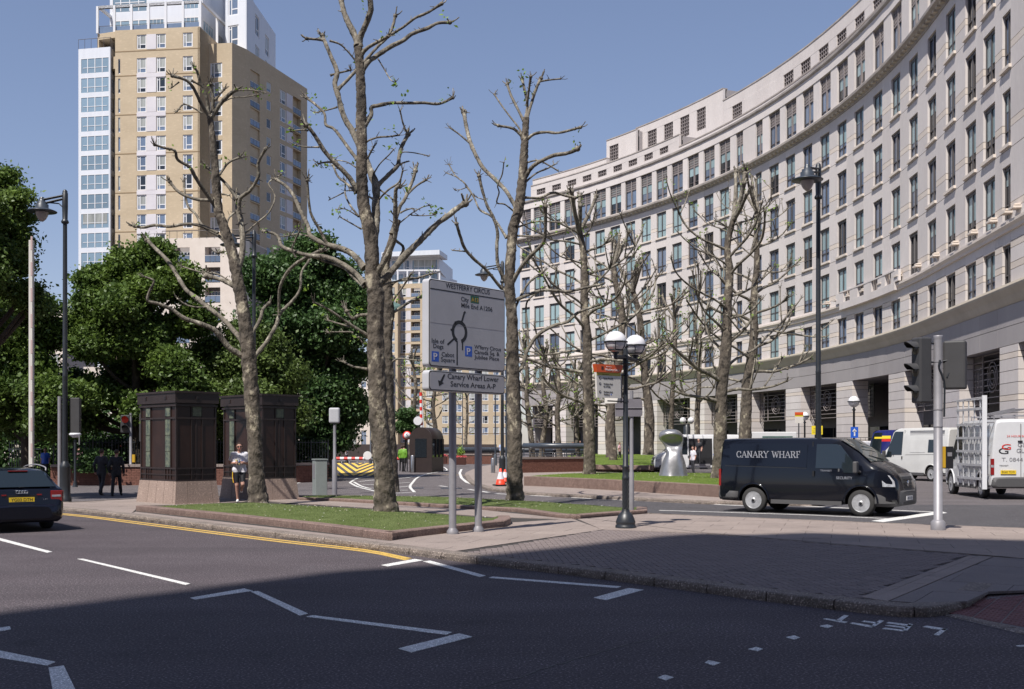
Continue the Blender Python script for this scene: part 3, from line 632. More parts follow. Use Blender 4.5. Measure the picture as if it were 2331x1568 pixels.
def place_window(parent, me, pos, ang, w_, h_, dark=.3, blind=.5, rnd=random, name='window', PMx=None, BMx=None):
    wo = link(me, name, parent, pos, (0, 0, ang), (w_, 1, h_))
    k = 'glass_dark' if rnd.random() < dark else 'glass_blue'
    link((PMx or PM)[k], 'pane', wo)
    if rnd.random() < blind: link((BMx or BM_)[rnd.choice(list((BMx or BM_).keys()))], 'blind', wo)
    return wo
rw = random.Random(3)
sill = {}
for f, (z0, z1) in enumerate(FLOORS):
    zb, zt = ZB[f], ZB[f+1]
    for i in range(NB_):
        t = bc[i]; a = t+pi/2+pi; p = AP(t, .17, z0)
        # local -y must face the centre of the curve: direction (-cos t, -sin t)
        ang = YAW(t)
        wd = 2*hw[i]*BR
        place_window(off_, WM, p, ang, wd, z1-z0, dark=.25 if i < 12 else .35, blind=.7, rnd=rw)
        if f > 1:
            if wd not in sill: sill[wd] = MB().box(-wd/2-.14, -.14, -.17, wd/2+.14, .5, 0, 'stone_light').mesh('sill')
            link(sill[wd], 'sill', off_, AP(t, 0, z0), (0, 0, ang))
        # spandrel below and above this window
        g1 = .02/BR
        arcbox(MB(), t-hw[i]+g1*0, t+hw[i], .0, .48, zb+.02, z0-.03, 'stone', 1).obj('spandrel_panel', off_) if z0-zb > .1 else None
        arcbox(MB(), t-hw[i], t+hw[i], .0, .48, z1+.0, zt-.02, 'stone', 1).obj('lintel_panel', off_) if zt-z1 > .1 else None
    for i in range(NB_+1):                              # piers
        a1 = tl if i == 0 else bc[i-1]-hw[i-1]; a0 = tr if i == NB_ else bc[i]+hw[i]
        g1 = .012/BR
        zs = [zb+.02, zt-.02]
        bands = [(zb+.02, zb+1.05, 'stone'), (zb+1.08, zb+1.42, 'stone_light' if f else 'stone'), (zb+1.45, zt-.02, 'stone')] if f else [(zb+.02, zb+.8, 'stone'), (zb+.83, zb+1.15, 'stone_light'), (zb+1.18, zb+1.9, 'stone'), (zb+1.93, zb+2.25, 'stone_light'), (zb+2.28, zt-.02, 'stone')]
        for k, (q0, q1, mm) in enumerate(bands):
            arcbox(MB(), a0+g1, a1-g1, .0, .48, q0, q1, mm, 1).obj('stone_block' if k != len(bands)-1 else 'pier_panel', off_)
# cornices
c = MB(); arcprof(c, tr, tl+.006, [(.3, 12.73), (-.12, 12.73), (-.14, 12.9), (-.25, 13.05), (-.25, 13.2), (.3, 13.25)], 'stone_light'); arcprof(c, tr, tl+.006, [(.3, 13.25), (.02, 13.25), (.02, 13.42), (.3, 13.42)], 'stone'); c.obj('cornice', off_)
c = MB(); arcprof(c, tr, tl+.008, [(.3, 9.95), (-.44, 9.95), (-.47, 9.82), (-.44, 9.72), (-.22, 9.40), (-.08, 9.12), (0, 9.0), (.3, 9.0)], 'stone_cream'); c.obj('cornice', off_)
c = MB(); arcprof(c, tr, tl+.01, [(.4, 28.75), (-.05, 28.75), (-.07, 28.9), (-.55, 29.14), (-.57, 29.32), (-.5, 29.42), (.4, 29.42)], 'stone_weathered'); cor = c.obj('cornice', off_)
dn = MB(); k = int((tl-tr)*BR/.75)
for i in range(k): t = tr+(tl-tr)*(i+.5)/k; arcbox(dn, t-.15/BR, t+.15/BR, -.36, -.06, 28.9, 29.06, 'stone_cream', 1)
stuff(dn.obj('dentil', cor))
# lintel band over the arcade
for i in range(NB_):
    arcbox(MB(), mid[i+1]+.012/BR, mid[i]-.012/BR, 0, .45, 7.93, 8.98, 'stone_grey', 1).obj('frieze_panel', off_)
    arcbox(MB(), mid[i+1]+.012/BR, mid[i]-.012/BR, 0, .45, 6.95, 7.90, 'stone_grey', 1).obj('frieze_panel', off_)
# loggia floor between the main cornice and the string course
lg = MB(); arcbox(lg, tr, tl, .9, 1.2, 29.4, 33.6, 'frame_bronze')
lg.obj('loggia_wall', off_)
LW = MB()
t = .05
LW.box(-.5, -.05, 0, -.46, .06, 1, 'frame_bronze'); LW.box(.46, -.05, 0, .5, .06, 1, 'frame_bronze'); LW.box(-.04, -.10, 0, .04, .06, 1, 'lattice')
LW.box(-.46, -.05, .0, .46, .06, .03, 'frame_bronze'); LW.box(-.46, -.06, .655, .46, .08, .69, 'lattice'); LW.box(-.46, -.03, .18, .46, .05, .20, 'frame_bronze')
for j in range(4): LW.box(-.46, -.06, .73+.08*j, .46, 0, .745+.08*j, 'lattice')
for j in range(1, 4):
    for s_ in (-1, 1): x = s_*(.04+.105*j); LW.box(x-.012, -.07, .69, x+.012, -.01, 1, 'lattice')
LWm = LW.mesh('window')
for i in range(NB_):
    t = bc[i]; ang = YAW(t); wo = link(LWm, 'window', off_, AP(t, .26, 29.5), (0, 0, ang), (2*hw[i]*BR*1.18, 1, 3.5))
    link(PM['glass_blue' if rw.random() < .7 else 'glass_dark'], 'pane', wo)
    if rw.random() < .5: link(BM_[.6], 'blind', wo)
for i in range(NB_+1):
    a1 = tl if i == 0 else bc[i-1]-hw[i-1]*1.18; a0 = tr if i == NB_ else bc[i]+hw[i]*1.18
    q = MB(); arcbox(q, a0, a1, .05, .9, 29.42, 33.1, 'stone', 1)
    am = (a0+a1)/2
    q.obj('column', off_)
c = MB(); arcbox(c, tr, tl, .0, .9, 33.1, 33.9, 'stone'); arcprof(c, tr, tl+.004, [(.6, 33.9), (-.06, 33.9), (-.16, 34.02), (-.18, 34.2), (.6, 34.22)], 'stone_weathered'); c.obj('string_course', off_)
# parapet with small grilles, then the stepped attic blocks
def attic(px0, px1, r, z0, z1, gz0, gz1, name, gw=1.5, step=1, gh=True, which=None, depth=3):
    a1 = TH(px0, BR+r); a0 = TH(px1, BR+r) if px1 < 2500 else tr; o = MB(); cut = sorted([b for k, b in enumerate(bc) if a0+.014 < b < a1-.012 and (k not in narrow)], reverse=True)
    w_ = gw/2/(BR)
    if gh:
        arcbox(o, a0, a1, r, r+.3, z0, gz0, 'stone'); arcbox(o, a0, a1, r, r+.3, gz1, z1, 'stone'); arcbox(o, a0, a1, r+.3, r+.5, gz0-.1, gz1+.1, 'black')
        prev = a1
        for b in cut: arcbox(o, b+w_, prev, r, r+.3, gz0, gz1, 'stone', 1); prev = b-w_
        arcbox(o, a0, prev, r, r+.3, gz0, gz1, 'stone')
    else: arcbox(o, a0, a1, r, r+.5, z0, z1, 'stone')
    arcbox(o, a0, a1, r+.5, r+depth, z0, z1-.05, 'stone_grey'); arcbox(o, a0, a1, r-.05, r+.6, z1, z1+.12, 'stone_weathered')
    ob = o.obj(name, off_)
    if gh:
        for b in cut:
            g_2 = MB(); hh = gz1-gz0; nv = 5; nh = max(2, int(hh/.36))
            for j in range(nv+1): x = -gw/2+gw*j/nv; g_2.box(x-.045, .08, 0, x+.045, .16, hh, 'lattice')
            for j in range(nh+1): z = hh*j/nh; g_2.box(-gw/2, .06, z-.04, gw/2, .14, z+.04, 'lattice')
            g_2.obj('grille', ob, AP(b, r, gz0), (0, 0, YAW(b)))
attic(1208, 1545, .35, 34.2, 36.1, 34.75, 35.5, 'parapet', 1.7)
attic(1212, 1380, 1.4, 36.1, 37.2, 0, 0, 'attic', gh=False, depth=12)
attic(1380, 1447, 2.2, 34.2, 39.7, 36.9, 38.9, 'attic', 1.7, depth=12)
attic(1447, 1645, 3.2, 34.2, 40.3, 37.0, 39.4, 'attic', 1.7, depth=12)
attic(1545, 2900, .35, 34.2, 34.75, 0, 0, 'parapet', gh=False)
attic(1645, 2900, 1.5, 34.2, 38.0, 35.4, 36.9, 'attic', 1.9, depth=12)
# arcade: openings two bays wide between banded piers
GZ = 6.95
crop3 = lambda x: (1900+x/1.96)*.5919
crop4 = lambda x: (2837+x/1.96)*.5919
ops = [(crop3(202), crop3(440)), (crop3(540), crop3(782)), (crop3(905), crop3(1105)), (crop3(1226), crop3(1475)), (crop3(1584), crop3(1832)), (crop3(1940), crop4(360)), (crop4(474), crop4(742)), (crop4(860), crop4(1135)), (crop4(1255), crop4(1485)), (crop4(1668), crop4(1972))]
opa = [(TH(b), TH(a)) for a, b in ops]; w0 = opa[-1][0]
w0 = TH(crop4(2112))
opa.append((w0-.07, w0))
edges = [tl]+[e for o in opa for e in (o[1], o[0])]+[tr]
for i in range(0, len(edges), 2):
    a1, a0 = edges[i], edges[i+1]
    if a0 >= a1: continue
    zz = 0; n = 0
    while zz < GZ-.05:
        hgt = [.62, .62, .62, .30][n % 4] if zz > 1.3 else .65
        z1_ = min(GZ, zz+hgt); mm = 'stone_light' if (n % 4 == 3 and zz > 1.3) else 'stone'
        if zz < .6: mm = 'stone_grey'
        arcbox(MB(), a0, a1, -.02 if zz < 1.3 else 0, 1.3, zz, z1_-.03, mm, 1 if (a1-a0)*BR < 3 else 2).obj('stone_course', off_); zz = z1_; n += 1
    arcbox(MB(), a0+.03/BR, a1-.03/BR, .05, 1.25, .05, GZ, 'joint').obj('pier_core', off_)
iw = MB(); arcbox(iw, tr, tl, .6, .75, 7.2, 7.4, 'joint'); arcbox(iw, tr, tl, 5.2, 5.5, 0, 7.2, 'fascia'); arcbox(iw, tr, tl, .4, 5.3, 6.96, 7.2, 'fascia'); arcbox(iw, tl-.004, tl, 2.0, 22, 0, 33.4, 'stone'); iw.obj('arcade_wall', off_)  # darker material on back wall and soffit paints in the arcade's dim interior
for n, (a0, a1) in enumerate(opa):
    am = (a0+a1)/2; wd = (a1-a0)*BR; ang = YAW(am)
    if n not in (2, 7):                                # metal grille in the head of the opening
        q = MB(); hh = 2.75
        for j in range(9): z = hh*j/8; q.tube([(-wd/2, .0, z), (wd/2, 0, z)], .035, 'lattice', 4, smooth=False)
        for x in (-wd/2+.04, -wd/4, wd/4, wd/2-.04): q.tube([(x, -.05, 0), (x, -.05, hh)], .05, 'lattice', 4, smooth=False)
        for x in (-wd/2+.5, -wd/2+.95, wd/2-.5, wd/2-.95): q.tube([(x, -.05, .5), (x, -.05, 1.9)], .03, 'lattice', 4, smooth=False)
        for rr in (.38, .62, .85): q.tube([(rr*cos(u), -.1, 1.45+rr*sin(u)) for u in [2*pi*v/20 for v in range(21)]], .03, 'lattice', 4, cap=False)
        q.obj('arcade_grille', off_, AP(am, .85, GZ-hh-.05), (0, 0, ang))
        q = MB(); q.box(-wd/2, 0, 0, wd/2, .05, hh, 'glass_dark'); 
        for j in range(5): x = -wd/2+wd*j/4; q.box(x-.05, -.04, 0, x+.05, 0, hh, 'frame_bronze')
        q.obj('high_window', off_, AP(am, 3.2, GZ-hh-.05), (0, 0, ang))
    q = MB(); q.box(-wd/2+.3, -.05, 0, wd/2-.3, .1, 3.4, 'glass_dark')
    for j in range(4): x = -wd/2+.3+(wd-.6)*j/3; q.box(x-.05, -.12, 0, x+.05, -.05, 3.4, 'frame_bronze')
    q.box(-wd/2+.3, -.14, 2.4, wd/2-.3, -.05, 2.5, 'frame_bronze')
    q.obj('shop_front', off_, AP(am, 5.1, 0), (0, 0, ang))
# end wall of the building on its left side, and the balconies and carved brackets
def bracket(px, z, n=3, w_=.36):
    t = TH(px); q = MB()
    q.box(-w_, -.40, .02, w_, .1, .12, 'stone_light'); q.box(-w_*.7, -.30, .18, w_*.7, .1, .26, 'stone_light')
    q.obj('bracket', off_, AP(t, 0, z), (0, 0, YAW(t)))
fx = lambda x: (3300+x/2.09)*.5919
for x in (340, 495, 640, 795, 945, 1100, 1220, 1290): bracket(fx(x), 13.6)
for x in (-240, -160, -60, 60, 205): bracket((2837+(x+700)/1.96)*.5919 if False else fx(x), 13.6)
bal = MB(); ta, tb = TH(fx(330)), TH(fx(-120)); arcbox(bal, ta, tb, -.36, .0, 12.75, 13.3, 'stone')
n = 12
for i in range(n+1):
    t = ta+(tb-ta)*i/n
    arcbox(bal, t-.8/BR, t+.8/BR, -.34, -.16, 13.3, 14.1, 'stone', 1) if i % 3 == 0 else None
arcbox(bal, ta, tb, -.36, -.14, 14.1, 14.2, 'stone')
for i in range(n*2): t = ta+(tb-ta)*(i+.5)/(n*2); arcbox(bal, t-.04/BR, t+.04/BR, -.28, -.22, 13.3, 14.1, 'lattice', 1)
bal.obj('balcony', off_)
# ================================================================ flats and other buildings
def face(o, a, b):                                     # local frame of a wall from plan point a to b, seen from outside with a on the left
    u = (Vector(b)-Vector(a)); L = u.length; return L, atan2(u.y, u.x)
def wunit(fm, kind):
    q = MB(); t = .12 if kind not in 'gs' else .03
    q.box(-.5, -.03, 0, -.5+t, .05, 1, fm); q.box(.5-t, -.03, 0, .5, .05, 1, fm); q.box(-.5+t, -.03, 0, .5-t, .05, .06 if kind != 'g' else .03, fm); q.box(-.5+t, -.03, .94, .5-t, .05, 1, fm)
    if kind == 'a': q.box(-.22, -.03, .06, -.14, .05, .94, fm); q.box(-.14, -.02, .30, .41, .04, .36, fm); q.box(-.41, -.02, .8, -.22, .04, .84, fm)
    if kind == 'd': q.box(-.17, -.03, .06, -.12, .05, .94, fm); q.box(.12, -.03, .06, .17, .05, .94, fm)
    if kind == 'g':
        for k in (-.25, 0, .25): q.box(k-.012, -.03, .06, k+.012, .05, .94, fm)
        q.box(-.41, -.02, .36, .41, .04, .39, fm)
    if kind == 's': q.box(-.02, -.03, .06, .02, .05, .94, fm)
    return q.mesh('window')
WU = {k: wunit('white_frame', k) for k in 'adgsn'}
PU = {k: MB().box(-.48, .02, .02, .48, .035, .97, k).mesh('pane') for k in ('glass_blue', 'glass_dark', 'sky_glass')}
CU = {'c': MB().box(-.42, .004, .3, .42, .018, .95, 'curtain').mesh('curtain')}
rt = random.Random(11)
def facade(par, A, B, z0, z1, rows, cols, wm, th=.32, back='tan_joint', joints=()):
    A = Vector(A).to_2d(); B = Vector(B).to_2d(); L, ang = face(None, A, B); h_ = MB(); cols = sorted(cols)
    root = link(None, 'facade', par, (A.x, A.y, 0), (0, 0, ang)); del h_
    me = MB(); xs = [0]
    for c in cols: xs += [c[0], c[1]]
    xs.append(L)
    for i in range(0, len(xs), 2):
        if xs[i+1]-xs[i] > .01: me.box(xs[i], 0, z0, xs[i+1], th, z1, wm)
    for c in cols:
        zz = z0
        rr = c[3] if len(c) > 3 and c[3] else rows
        for zb, zt in sorted(rr):
            if zb > zz: me.box(c[0], 0, zz, c[1], th, zb, wm)
            zz = zt
        if z1 > zz: me.box(c[0], 0, zz, c[1], th, z1, wm)
        dp = 1.6 if c[2] == 'balc' else th
        me.box(c[0]-.05, dp, z0, c[1]+.05, dp+.2, z1, 'stone_grey' if c[2] == 'balc' else back)
        if c[2] == 'balc':
            me.box(c[0]-.12, th, z0, c[0], dp, z1, wm); me.box(c[1], th, z0, c[1]+.12, dp, z1, wm)
            for zb, zt in rr: me.box(c[0], th, zb-.2, c[1], dp, zb, wm)
    me.obj('wall', root)
    for j in joints: MB().box(0, -.02, j, L, 0, j+.14, 'tan_joint').obj('string_course', root)
    for c in cols:
        rr = c[3] if len(c) > 3 and c[3] else rows; w_ = c[1]-c[0]; xm = (c[0]+c[1])/2
        for zb, zt in rr:
            if c[2] == 'balc':
                wo = link(WU['d'], 'door', root, (xm, 1.5, zb), None, (w_*.7, 1, (zt-zb)*.86)); link(PU['glass_dark'], 'pane', wo)
                q = MB(); q.box(c[0], .02, zb+.95, c[1], .08, zb+1.0, 'white_frame'); q.box(c[0], .03, zb+.1, c[1], .05, zb+.9, 'glass_blue')
                for k in range(4): x = c[0]+w_*k/3; q.box(x-.03, .02, zb, x+.03, .08, zb+.95, 'frame_bronze')
                q.obj('railing', root)
            elif c[2] == 'panel': MB().box(c[0]+.01, -.03, zb, c[1]-.01, 0, zt, 'pale_panel').obj('panel', root)
            else:
                k = c[2]; wo = link(WU[k], 'window', root, (xm, .12 if k != 'g' else .03, zb), None, (w_, 1, zt-zb))
                link(PU['sky_glass' if k == 'g' else rt.choice(['glass_blue', 'glass_dark', 'glass_blue'])], 'pane', wo)
                if rt.random() < (.55 if k != 'g' else .12): link(CU['c'], 'curtain', wo)
    return root
def wall_only(par, pts, z0, z1, m, name='wall'): return MB().prism([tuple(p)[:2] for p in pts], z0, z1, m).obj(name, par)
FH = 2.875
def G(px, d): return Vector(((px-CX)*d/F, d))
def upos(px, A, B):                                    # distance along A-B of picture column px
    x = (px-CX)/F; u = (B-A); # A.x+u.x t = x (A.y+u.y t)
    t = (x*A.y-A.x)/(u.x-x*u.y); return t*u.length
c1 = lambda x: x*.3398
tw = thing('apartment_tower', 'tall tan brick apartment tower with a white glazed bay and white clad top storeys', 'apartment tower')
A = G(262, 162.2); B = G(455, 160.6)
n_r = 17; rows = [(58.75-FH*k-2.2, 58.75-FH*k) for k in range(n_r)]; rows0 = rows+[(60.1, 62.2)]
U = lambda a, b: (upos(c1(a), A, B), upos(c1(b), A, B))
paneled = [(r[0]-.02, r[1]+.02) for r in rows0]
facade(tw, A, B, 0, 63.0, rows, [(*U(791, 805), 'n'), (*U(916, 980), 'a', rows0), (*U(1047, 1110), 'a', rows0), (*U(1224, 1290), 'a', rows0)], 'tan_brick', joints=[60.0-.25]+[57.2-FH*2*k-1.05 for k in range(0, 8)])
ang = atan2((B-A).y, (B-A).x); pr = link(None, 'panelling', tw, (A.x, A.y, 0), (0, 0, ang))
for k in range(n_r+1):
    z1_ = 62.2 if k == 0 else rows[k-1][1]; z0_ = z1_-2.2; u0, u1 = U(982, 1046)
    MB().box(u0, -.04, z0_, u1, .0, z1_, 'pale_panel').obj('panel', pr)
    if k % 2 == 1 and k < n_r: MB().box(U(916, 0)[0], -.04, z0_-FH+2.2+.02, U(0, 1110)[1], 0, z0_-.03, 'pale_panel').obj('panel', pr)
nrm = Vector((-(B-A).y, (B-A).x)).normalized()         # pointing back, away from camera
Bb = B+nrm*3.1
E = G(470, 163.9)
C0 = G(468.5, 163.9); C1 = G(528, 163.3)
wall_only(tw, [B, B+nrm*22, A+nrm*22, A+nrm*.6, B+nrm*.6+(A-B)*.02], 0, 62.95, 'tan_brick')
wall_only(tw, [B+(A-B).normalized()*.35, B, B+nrm*3.2, B+nrm*3.2+(A-B).normalized()*.35], 0, 62.9, 'tan_brick')
V = lambda a, b: (upos(c1(a), C0, C1), upos(c1(b), C0, C1))
facade(tw, C0, C1, 0, 61.6, rows, [(*V(1407, 1488), 'a')], 'tan_brick')
P3 = G(561, 166.0); P4 = G(699, 184.5)
wall_only(tw, [C0+nrm*.6, C1+nrm*.6, P3+nrm*1.0, P4+Vector((-.8, .2)), P4+Vector((-4, 3)), B+nrm*22], 0, 61.5, 'tan_brick')
facade(tw, C1, P3, 0, 61.6, rows, [], 'tan_brick')
Q = lambda a, b: (upos(c1(a), P3, P4), upos(c1(b), P3, P4))
rb = [(56.3-FH*k, 59.0-FH*k) for k in range(16)]; rsm = [(57.2-FH*k, 58.7-FH*k) for k in range(16)]; rmd = [(56.6-FH*k, 58.8-FH*k) for k in range(16)]
facade(tw, P3, P4, 0, 61.6, rb, [(*Q(1676, 1740), 'balc', rb), (*Q(1785, 1816), 'n', rsm), (*Q(1875, 1916), 'a', rmd), (*Q(1917, 1959), 'panel', rmd), (*Q(1963, 2016), 'balc', rb)], 'tan_brick')
# white glazed bay
g0 = G(178.5, 163.2); g1 = G(251, 162.2); g2 = G(263, 164.5)
rg = [(59.2-FH*k-2.35, 59.2-FH*k) for k in range(20)]
gl = (g1-g0).length
facade(tw, g0, g1, 0, 60.6, rg, [(.3, gl-.12, 'g')], 'white_clad', th=.25, back='stone_grey')
facade(tw, g1, g2, 0, 60.6, rg, [(.3, (g2-g1).length-.2, 's')], 'white_clad', th=.25, back='stone_grey')
wall_only(tw, [g0+Vector((.3, .5)), g1+Vector((-.2, .45)), g2+Vector((-.3, .1)), g2+Vector((1, 8)), g0+Vector((1, 10))], 0, 60.55, 'white_clad')
wall_only(tw, [g0+Vector((.01, .2)), g0+Vector((.3, .2)), g0+Vector((1.2, 10)), g0+Vector((.9, 10))], 0, 60.6, 'white_clad')
q = MB()
for a, b in ((g0, g1), (g1, g2)):
    a3, b3 = (a.x, a.y, 62), (b.x, b.y, 62); q.tube([a3, b3], .04, 'frame_bronze', 5)
    for k in range(6): p = a.lerp(b, k/5); q.tube([(p.x, p.y, 60.6), (p.x, p.y, 62)], .03, 'frame_bronze', 5)
q.obj('railing', tw)
# recessed terrace corner on the top tan storey
q = MB(); a = G(222, 163.6); b = G(262, 162.6)
q.prism([a, b, b+nrm*12, a+nrm*12], 57.5, 59.3, 'tan_brick'); q.prism([a, b, b+nrm*12, a+nrm*12], 62.1, 63.0, 'tan_brick'); q.prism([a+nrm*3, b+nrm*3, b+nrm*12, a+nrm*12], 59.3, 62.1, 'glass_dark'); q.prism([a, a.lerp(b, .08), a.lerp(b, .08)+nrm*10, a+nrm*10], 59.3, 62.1, 'tan_brick')
q.obj('terrace', tw)
# white pergola frame and glazed penthouse
pg = MB(); s0 = G(222, 163.4); s1 = G(456, 161.2); uu = (s1-s0)
def vbox(p, w_, z0, z1, m): pg.box(p.x-w_, p.y-w_, z0, p.x+w_, p.y+w_, z1, m)
for k in range(7): vbox(s0.lerp(s1, k/6), .16, 63.0, 67.0, 'white_frame')
for k in (0, 1):
    zz = 66.7; a = s0; b = s1; pg.prism([a, b, b+nrm*.35, a+nrm*.35], zz, 67.1, 'white_frame')
pg.prism([s1, s1+Vector((.35, .1)), s1+Vector((.35, .1))+nrm*13, s1+nrm*13], 66.7, 67.1, 'white_frame'); pg.prism([s0, s0+Vector((.35, .1)), s0+Vector((.35, .1))+nrm*13, s0+nrm*13], 66.7, 67.1, 'white_frame')
for k in (1, 2): vbox(s1+nrm*6.3*k, .16, 63.0, 67.0, 'white_frame')
pg.prism([s0+nrm*.1, s1+nrm*.1, s1+nrm*.16, s0+nrm*.16], 64.05, 64.12, 'frame_bronze'); pg.prism([s0+nrm*.1, s1+nrm*.1, s1+nrm*.13, s0+nrm*.13], 63.1, 63.95, 'glass_blue'); pg.obj('pergola', tw)
h0 = G(250, 167); h1 = G(456, 165.2); hl = (h1-h0).length
facade(tw, h0, h1, 63.0, 76, [(63.3, 66.3), (67.4, 71.5)], [(.3, hl*.42, 'g'), (hl*.44, hl*.6, 'g', [(63.3, 66.3)]), (hl*.80, hl*.98, 'g')], 'white_clad', th=.25, back='stone_grey')
wall_only(tw, [h0+nrm*.6+Vector((.3, 0)), h1+nrm*.6-Vector((.3, 0)), h1+nrm*14, h0+nrm*14], 63, 75.9, 'white_clad')
facade(tw, h1, h1+nrm*15, 63.0, 76, [(63.3, 66.3)], [(1, 5, 'g'), (7, 10, 'g')], 'white_clad', th=.25, back='stone_grey')
w0_ = G(513, 168); w1_ = G(561, 166.6); w2_ = G(627, 184)
wf = [(67.3, 70.3), (62.6, 65.8)]
facade(tw, w0_, w1_, 61.5, 82, wf, [((w1_-w0_).length*.12, (w1_-w0_).length*.62, 'a')], 'white_clad', th=.25, back='stone_grey')
wl = (w2_-w1_).length
facade(tw, w1_, w2_, 61.5, 70.6, [], [(wl*.28, wl*.42, 'a', [(66, 69.2), (61.8, 64.4)]), (wl*.62, wl*.76, 'a', [(65, 68.2), (61.6, 64)])], 'white_clad', th=.25, back='stone_grey')
wall_only(tw, [w0_+nrm*.5, w1_+Vector((-.3, .5)), w2_+Vector((-.5, .3)), w0_+nrm*16], 61.5, 70.5, 'white_clad')
wall_only(tw, [G(470, 175), G(520, 174), w0_+nrm*12, h1+nrm*16], 61.5, 82, 'white_clad')
# white block with balconies in front of the tower
wb_ = thing('apartment_block', 'low white stone apartment block with recessed balconies at the foot of the tan tower', 'apartment block')
a = G(369, 150.5); b = G(556, 149.5); L = (b-a).length; c2_ = lambda x: upos(x*.3398, a, b)
rr = [(27.5-FH*k-2.3, 27.5-FH*k) for k in range(7)]
rr = [(1.85+(1012-(473.5+.3398*(365+135*k)))*150/2500, 1.85+(1012-(473.5+.3398*(262+135*k)))*150/2500) for k in range(7)]
facade(wb_, a, b, 0, 1.85+(1012-541)*150/2500, rr, [(c2_(1160), c2_(1270), 'balc'), (c2_(1372), c2_(1475), 'balc')], 'stone_light', back='stone_grey')
wall_only(wb_, [a+nrm*2, b+nrm*2, b+nrm*9, a+nrm*9], 0, 29.9, 'stone_light'); wall_only(wb_, [b, b+nrm*9, b+nrm*9-Vector((.3, 0)), b+nrm*.33-Vector((.3, 0))], 0, 30, 'stone_light')
q = MB(); q.tube([(a.x, a.y, 31.1), (b.x, b.y, 31.1)], .05, 'frame_bronze', 5)
for k in range(12): p = a.lerp(b, k/11); q.tube([(p.x, p.y, 30), (p.x, p.y, 31.1)], .03, 'frame_bronze', 4)
q.obj('railing', wb_)
# second tower in the middle distance
t2 = thing('apartment_tower', 'distant tan apartment tower with a white canopy roof, seen left of the road sign', 'apartment tower')
X2 = lambda x: 858.3+.151*x
a = G(877, 283); b = G(905, 281); Lu = (b-a).length
r2 = [(1.85+(1012-(653+25.7*k+20))*281/2500, 1.85+(1012-(653+25.7*k))*281/2500) for k in range(14)]
facade(t2, a, b, 0, 43.4, r2, [(Lu*.05, Lu*.75, 's')], 'tan_brick', th=.4)
a = G(910, 284); b = G(1010, 281.5); u2 = lambda px: upos(px, a, b)
facade(t2, a, b, 0, 43.4, r2, [(u2(911.5), u2(924.5), 'a'), (u2(925), u2(934.5), 'panel'), (u2(935.5), u2(956), 'balc'), (u2(970), u2(984), 'a')], 'tan_brick', th=.4, joints=[16.4, 25.1, 33.7])
wall_only(t2, [G(879, 285), G(905, 284), G(910, 286), G(1009, 284), G(1030, 300), G(885, 300)], 0, 43.3, 'tan_brick')
wall_only(t2, [G(904.5, 281.4), G(910, 284), G(910.5, 286), G(904, 286)], 0, 43.4, 'tan_brick')
r3 = [(1.85+(1012-(896+25.7*k+17))*281/2500, 1.85+(1012-(896+25.7*k))*281/2500) for k in range(-3, 4)]
a = G(992, 277); b = G(1162, 276)
facade(t2, a, b, 0, 24, r3, [(upos(x-7, a, b), upos(x+7, a, b), 'a') for x in (1013, 1044, 1074, 1104, 1129, 1150)], 'tan_brick', th=.4, joints=[4.6])
wall_only(t2, [a+Vector((0, .7)), b+Vector((0, .7)), b+Vector((0, 12)), a+Vector((0, 12))], 0, 23.9, 'tan_brick')
a = G(883, 288); b = G(1000, 286); Lw = (b-a).length
facade(t2, a, b, 43.3, 50.6, [(43.8, 46.6), (47.2, 50.2)], [(1, Lw*.3, 'g'), (Lw*.32, Lw*.42, 'a'), (Lw*.46, Lw*.97, 'g')], 'white_clad', th=.3, back='stone_grey')
q = MB(); q.prism([G(868, 285), G(1000, 281.5), G(1018, 290), G(872, 296)], 50.6, 51.8, 'white_clad'); q.prism([G(1000, 281.6), G(1020, 300), G(1040, 305), G(1036, 312), G(1000, 312)], 46.6, 47.4, 'white_clad')
q.prism([a+Vector((0, .5)), b+Vector((0, .5)), G(1030, 305), G(885, 305)], 43.3, 50.5, 'white_clad')
for px in (886, 905, 927, 954, 978, 1000): p = G(px, 284); q.box(p.x-.2, p.y-.2, 43.4, p.x+.2, p.y+.2, 47, 'white_frame')
q.prism([G(884, 284), G(1001, 283.5), G(1001, 284), G(884, 284.5)], 46.7, 47.1, 'white_frame'); q.obj('roof', t2)
# building with a green metal roof behind the big tree
gb = thing('hall', 'grey building with a sloping green metal roof behind the dark oaks', 'building')
q = MB(); a, b, c_, d_ = G(745, 150), G(912, 147), G(905, 165), G(740, 168)
zt = lambda py, d: 1.85+(1012-py)*d/2500
q.add([(*a, zt(742, 150)), (*G(845, 148), zt(775, 148)), (*b, zt(694, 147)), (*G(740, 160), zt(606, 160)), (*G(905, 160), zt(682, 160)*.97)], [(0, 1, 2, 3), (3, 2, 4)], 'copper_green')
rfm = q.obj('roof', gb)
for k in range(24):
    p0 = G(745+100*k/24, 149.8); p1 = G(740+172*k/24, 153); MB().tube([(p0.x, p0.y, zt(742+33*k/24, 149.8)+.1), (p1.x, p1.y-3*k/24, zt(610+84*k/24, 157)+.1)], .05, 'copper_green', 4).obj('seam', rfm)
a = G(700, 152); b = G(884, 149); u3 = lambda px: upos(px, a, b)
facade(gb, a, b, 0, 14.5, [(1, 3.8), (5, 8), (9.5, 12.5)], [(u3(x), u3(x+11), 's') for x in range(712, 872, 22)], 'stone_light', th=.4, back='stone_grey')
wall_only(gb, [a+Vector((0, .7)), b+Vector((0, .7)), b+Vector((0, 9)), a+Vector((0, 9))], 0, 14.4, 'stone_grey')
ob2 = thing('office_block', 'pale office block showing in gaps between the trees at the far left', 'office block')
a = G(-200, 122); b = G(150, 118); u3 = lambda px: upos(px, a, b)
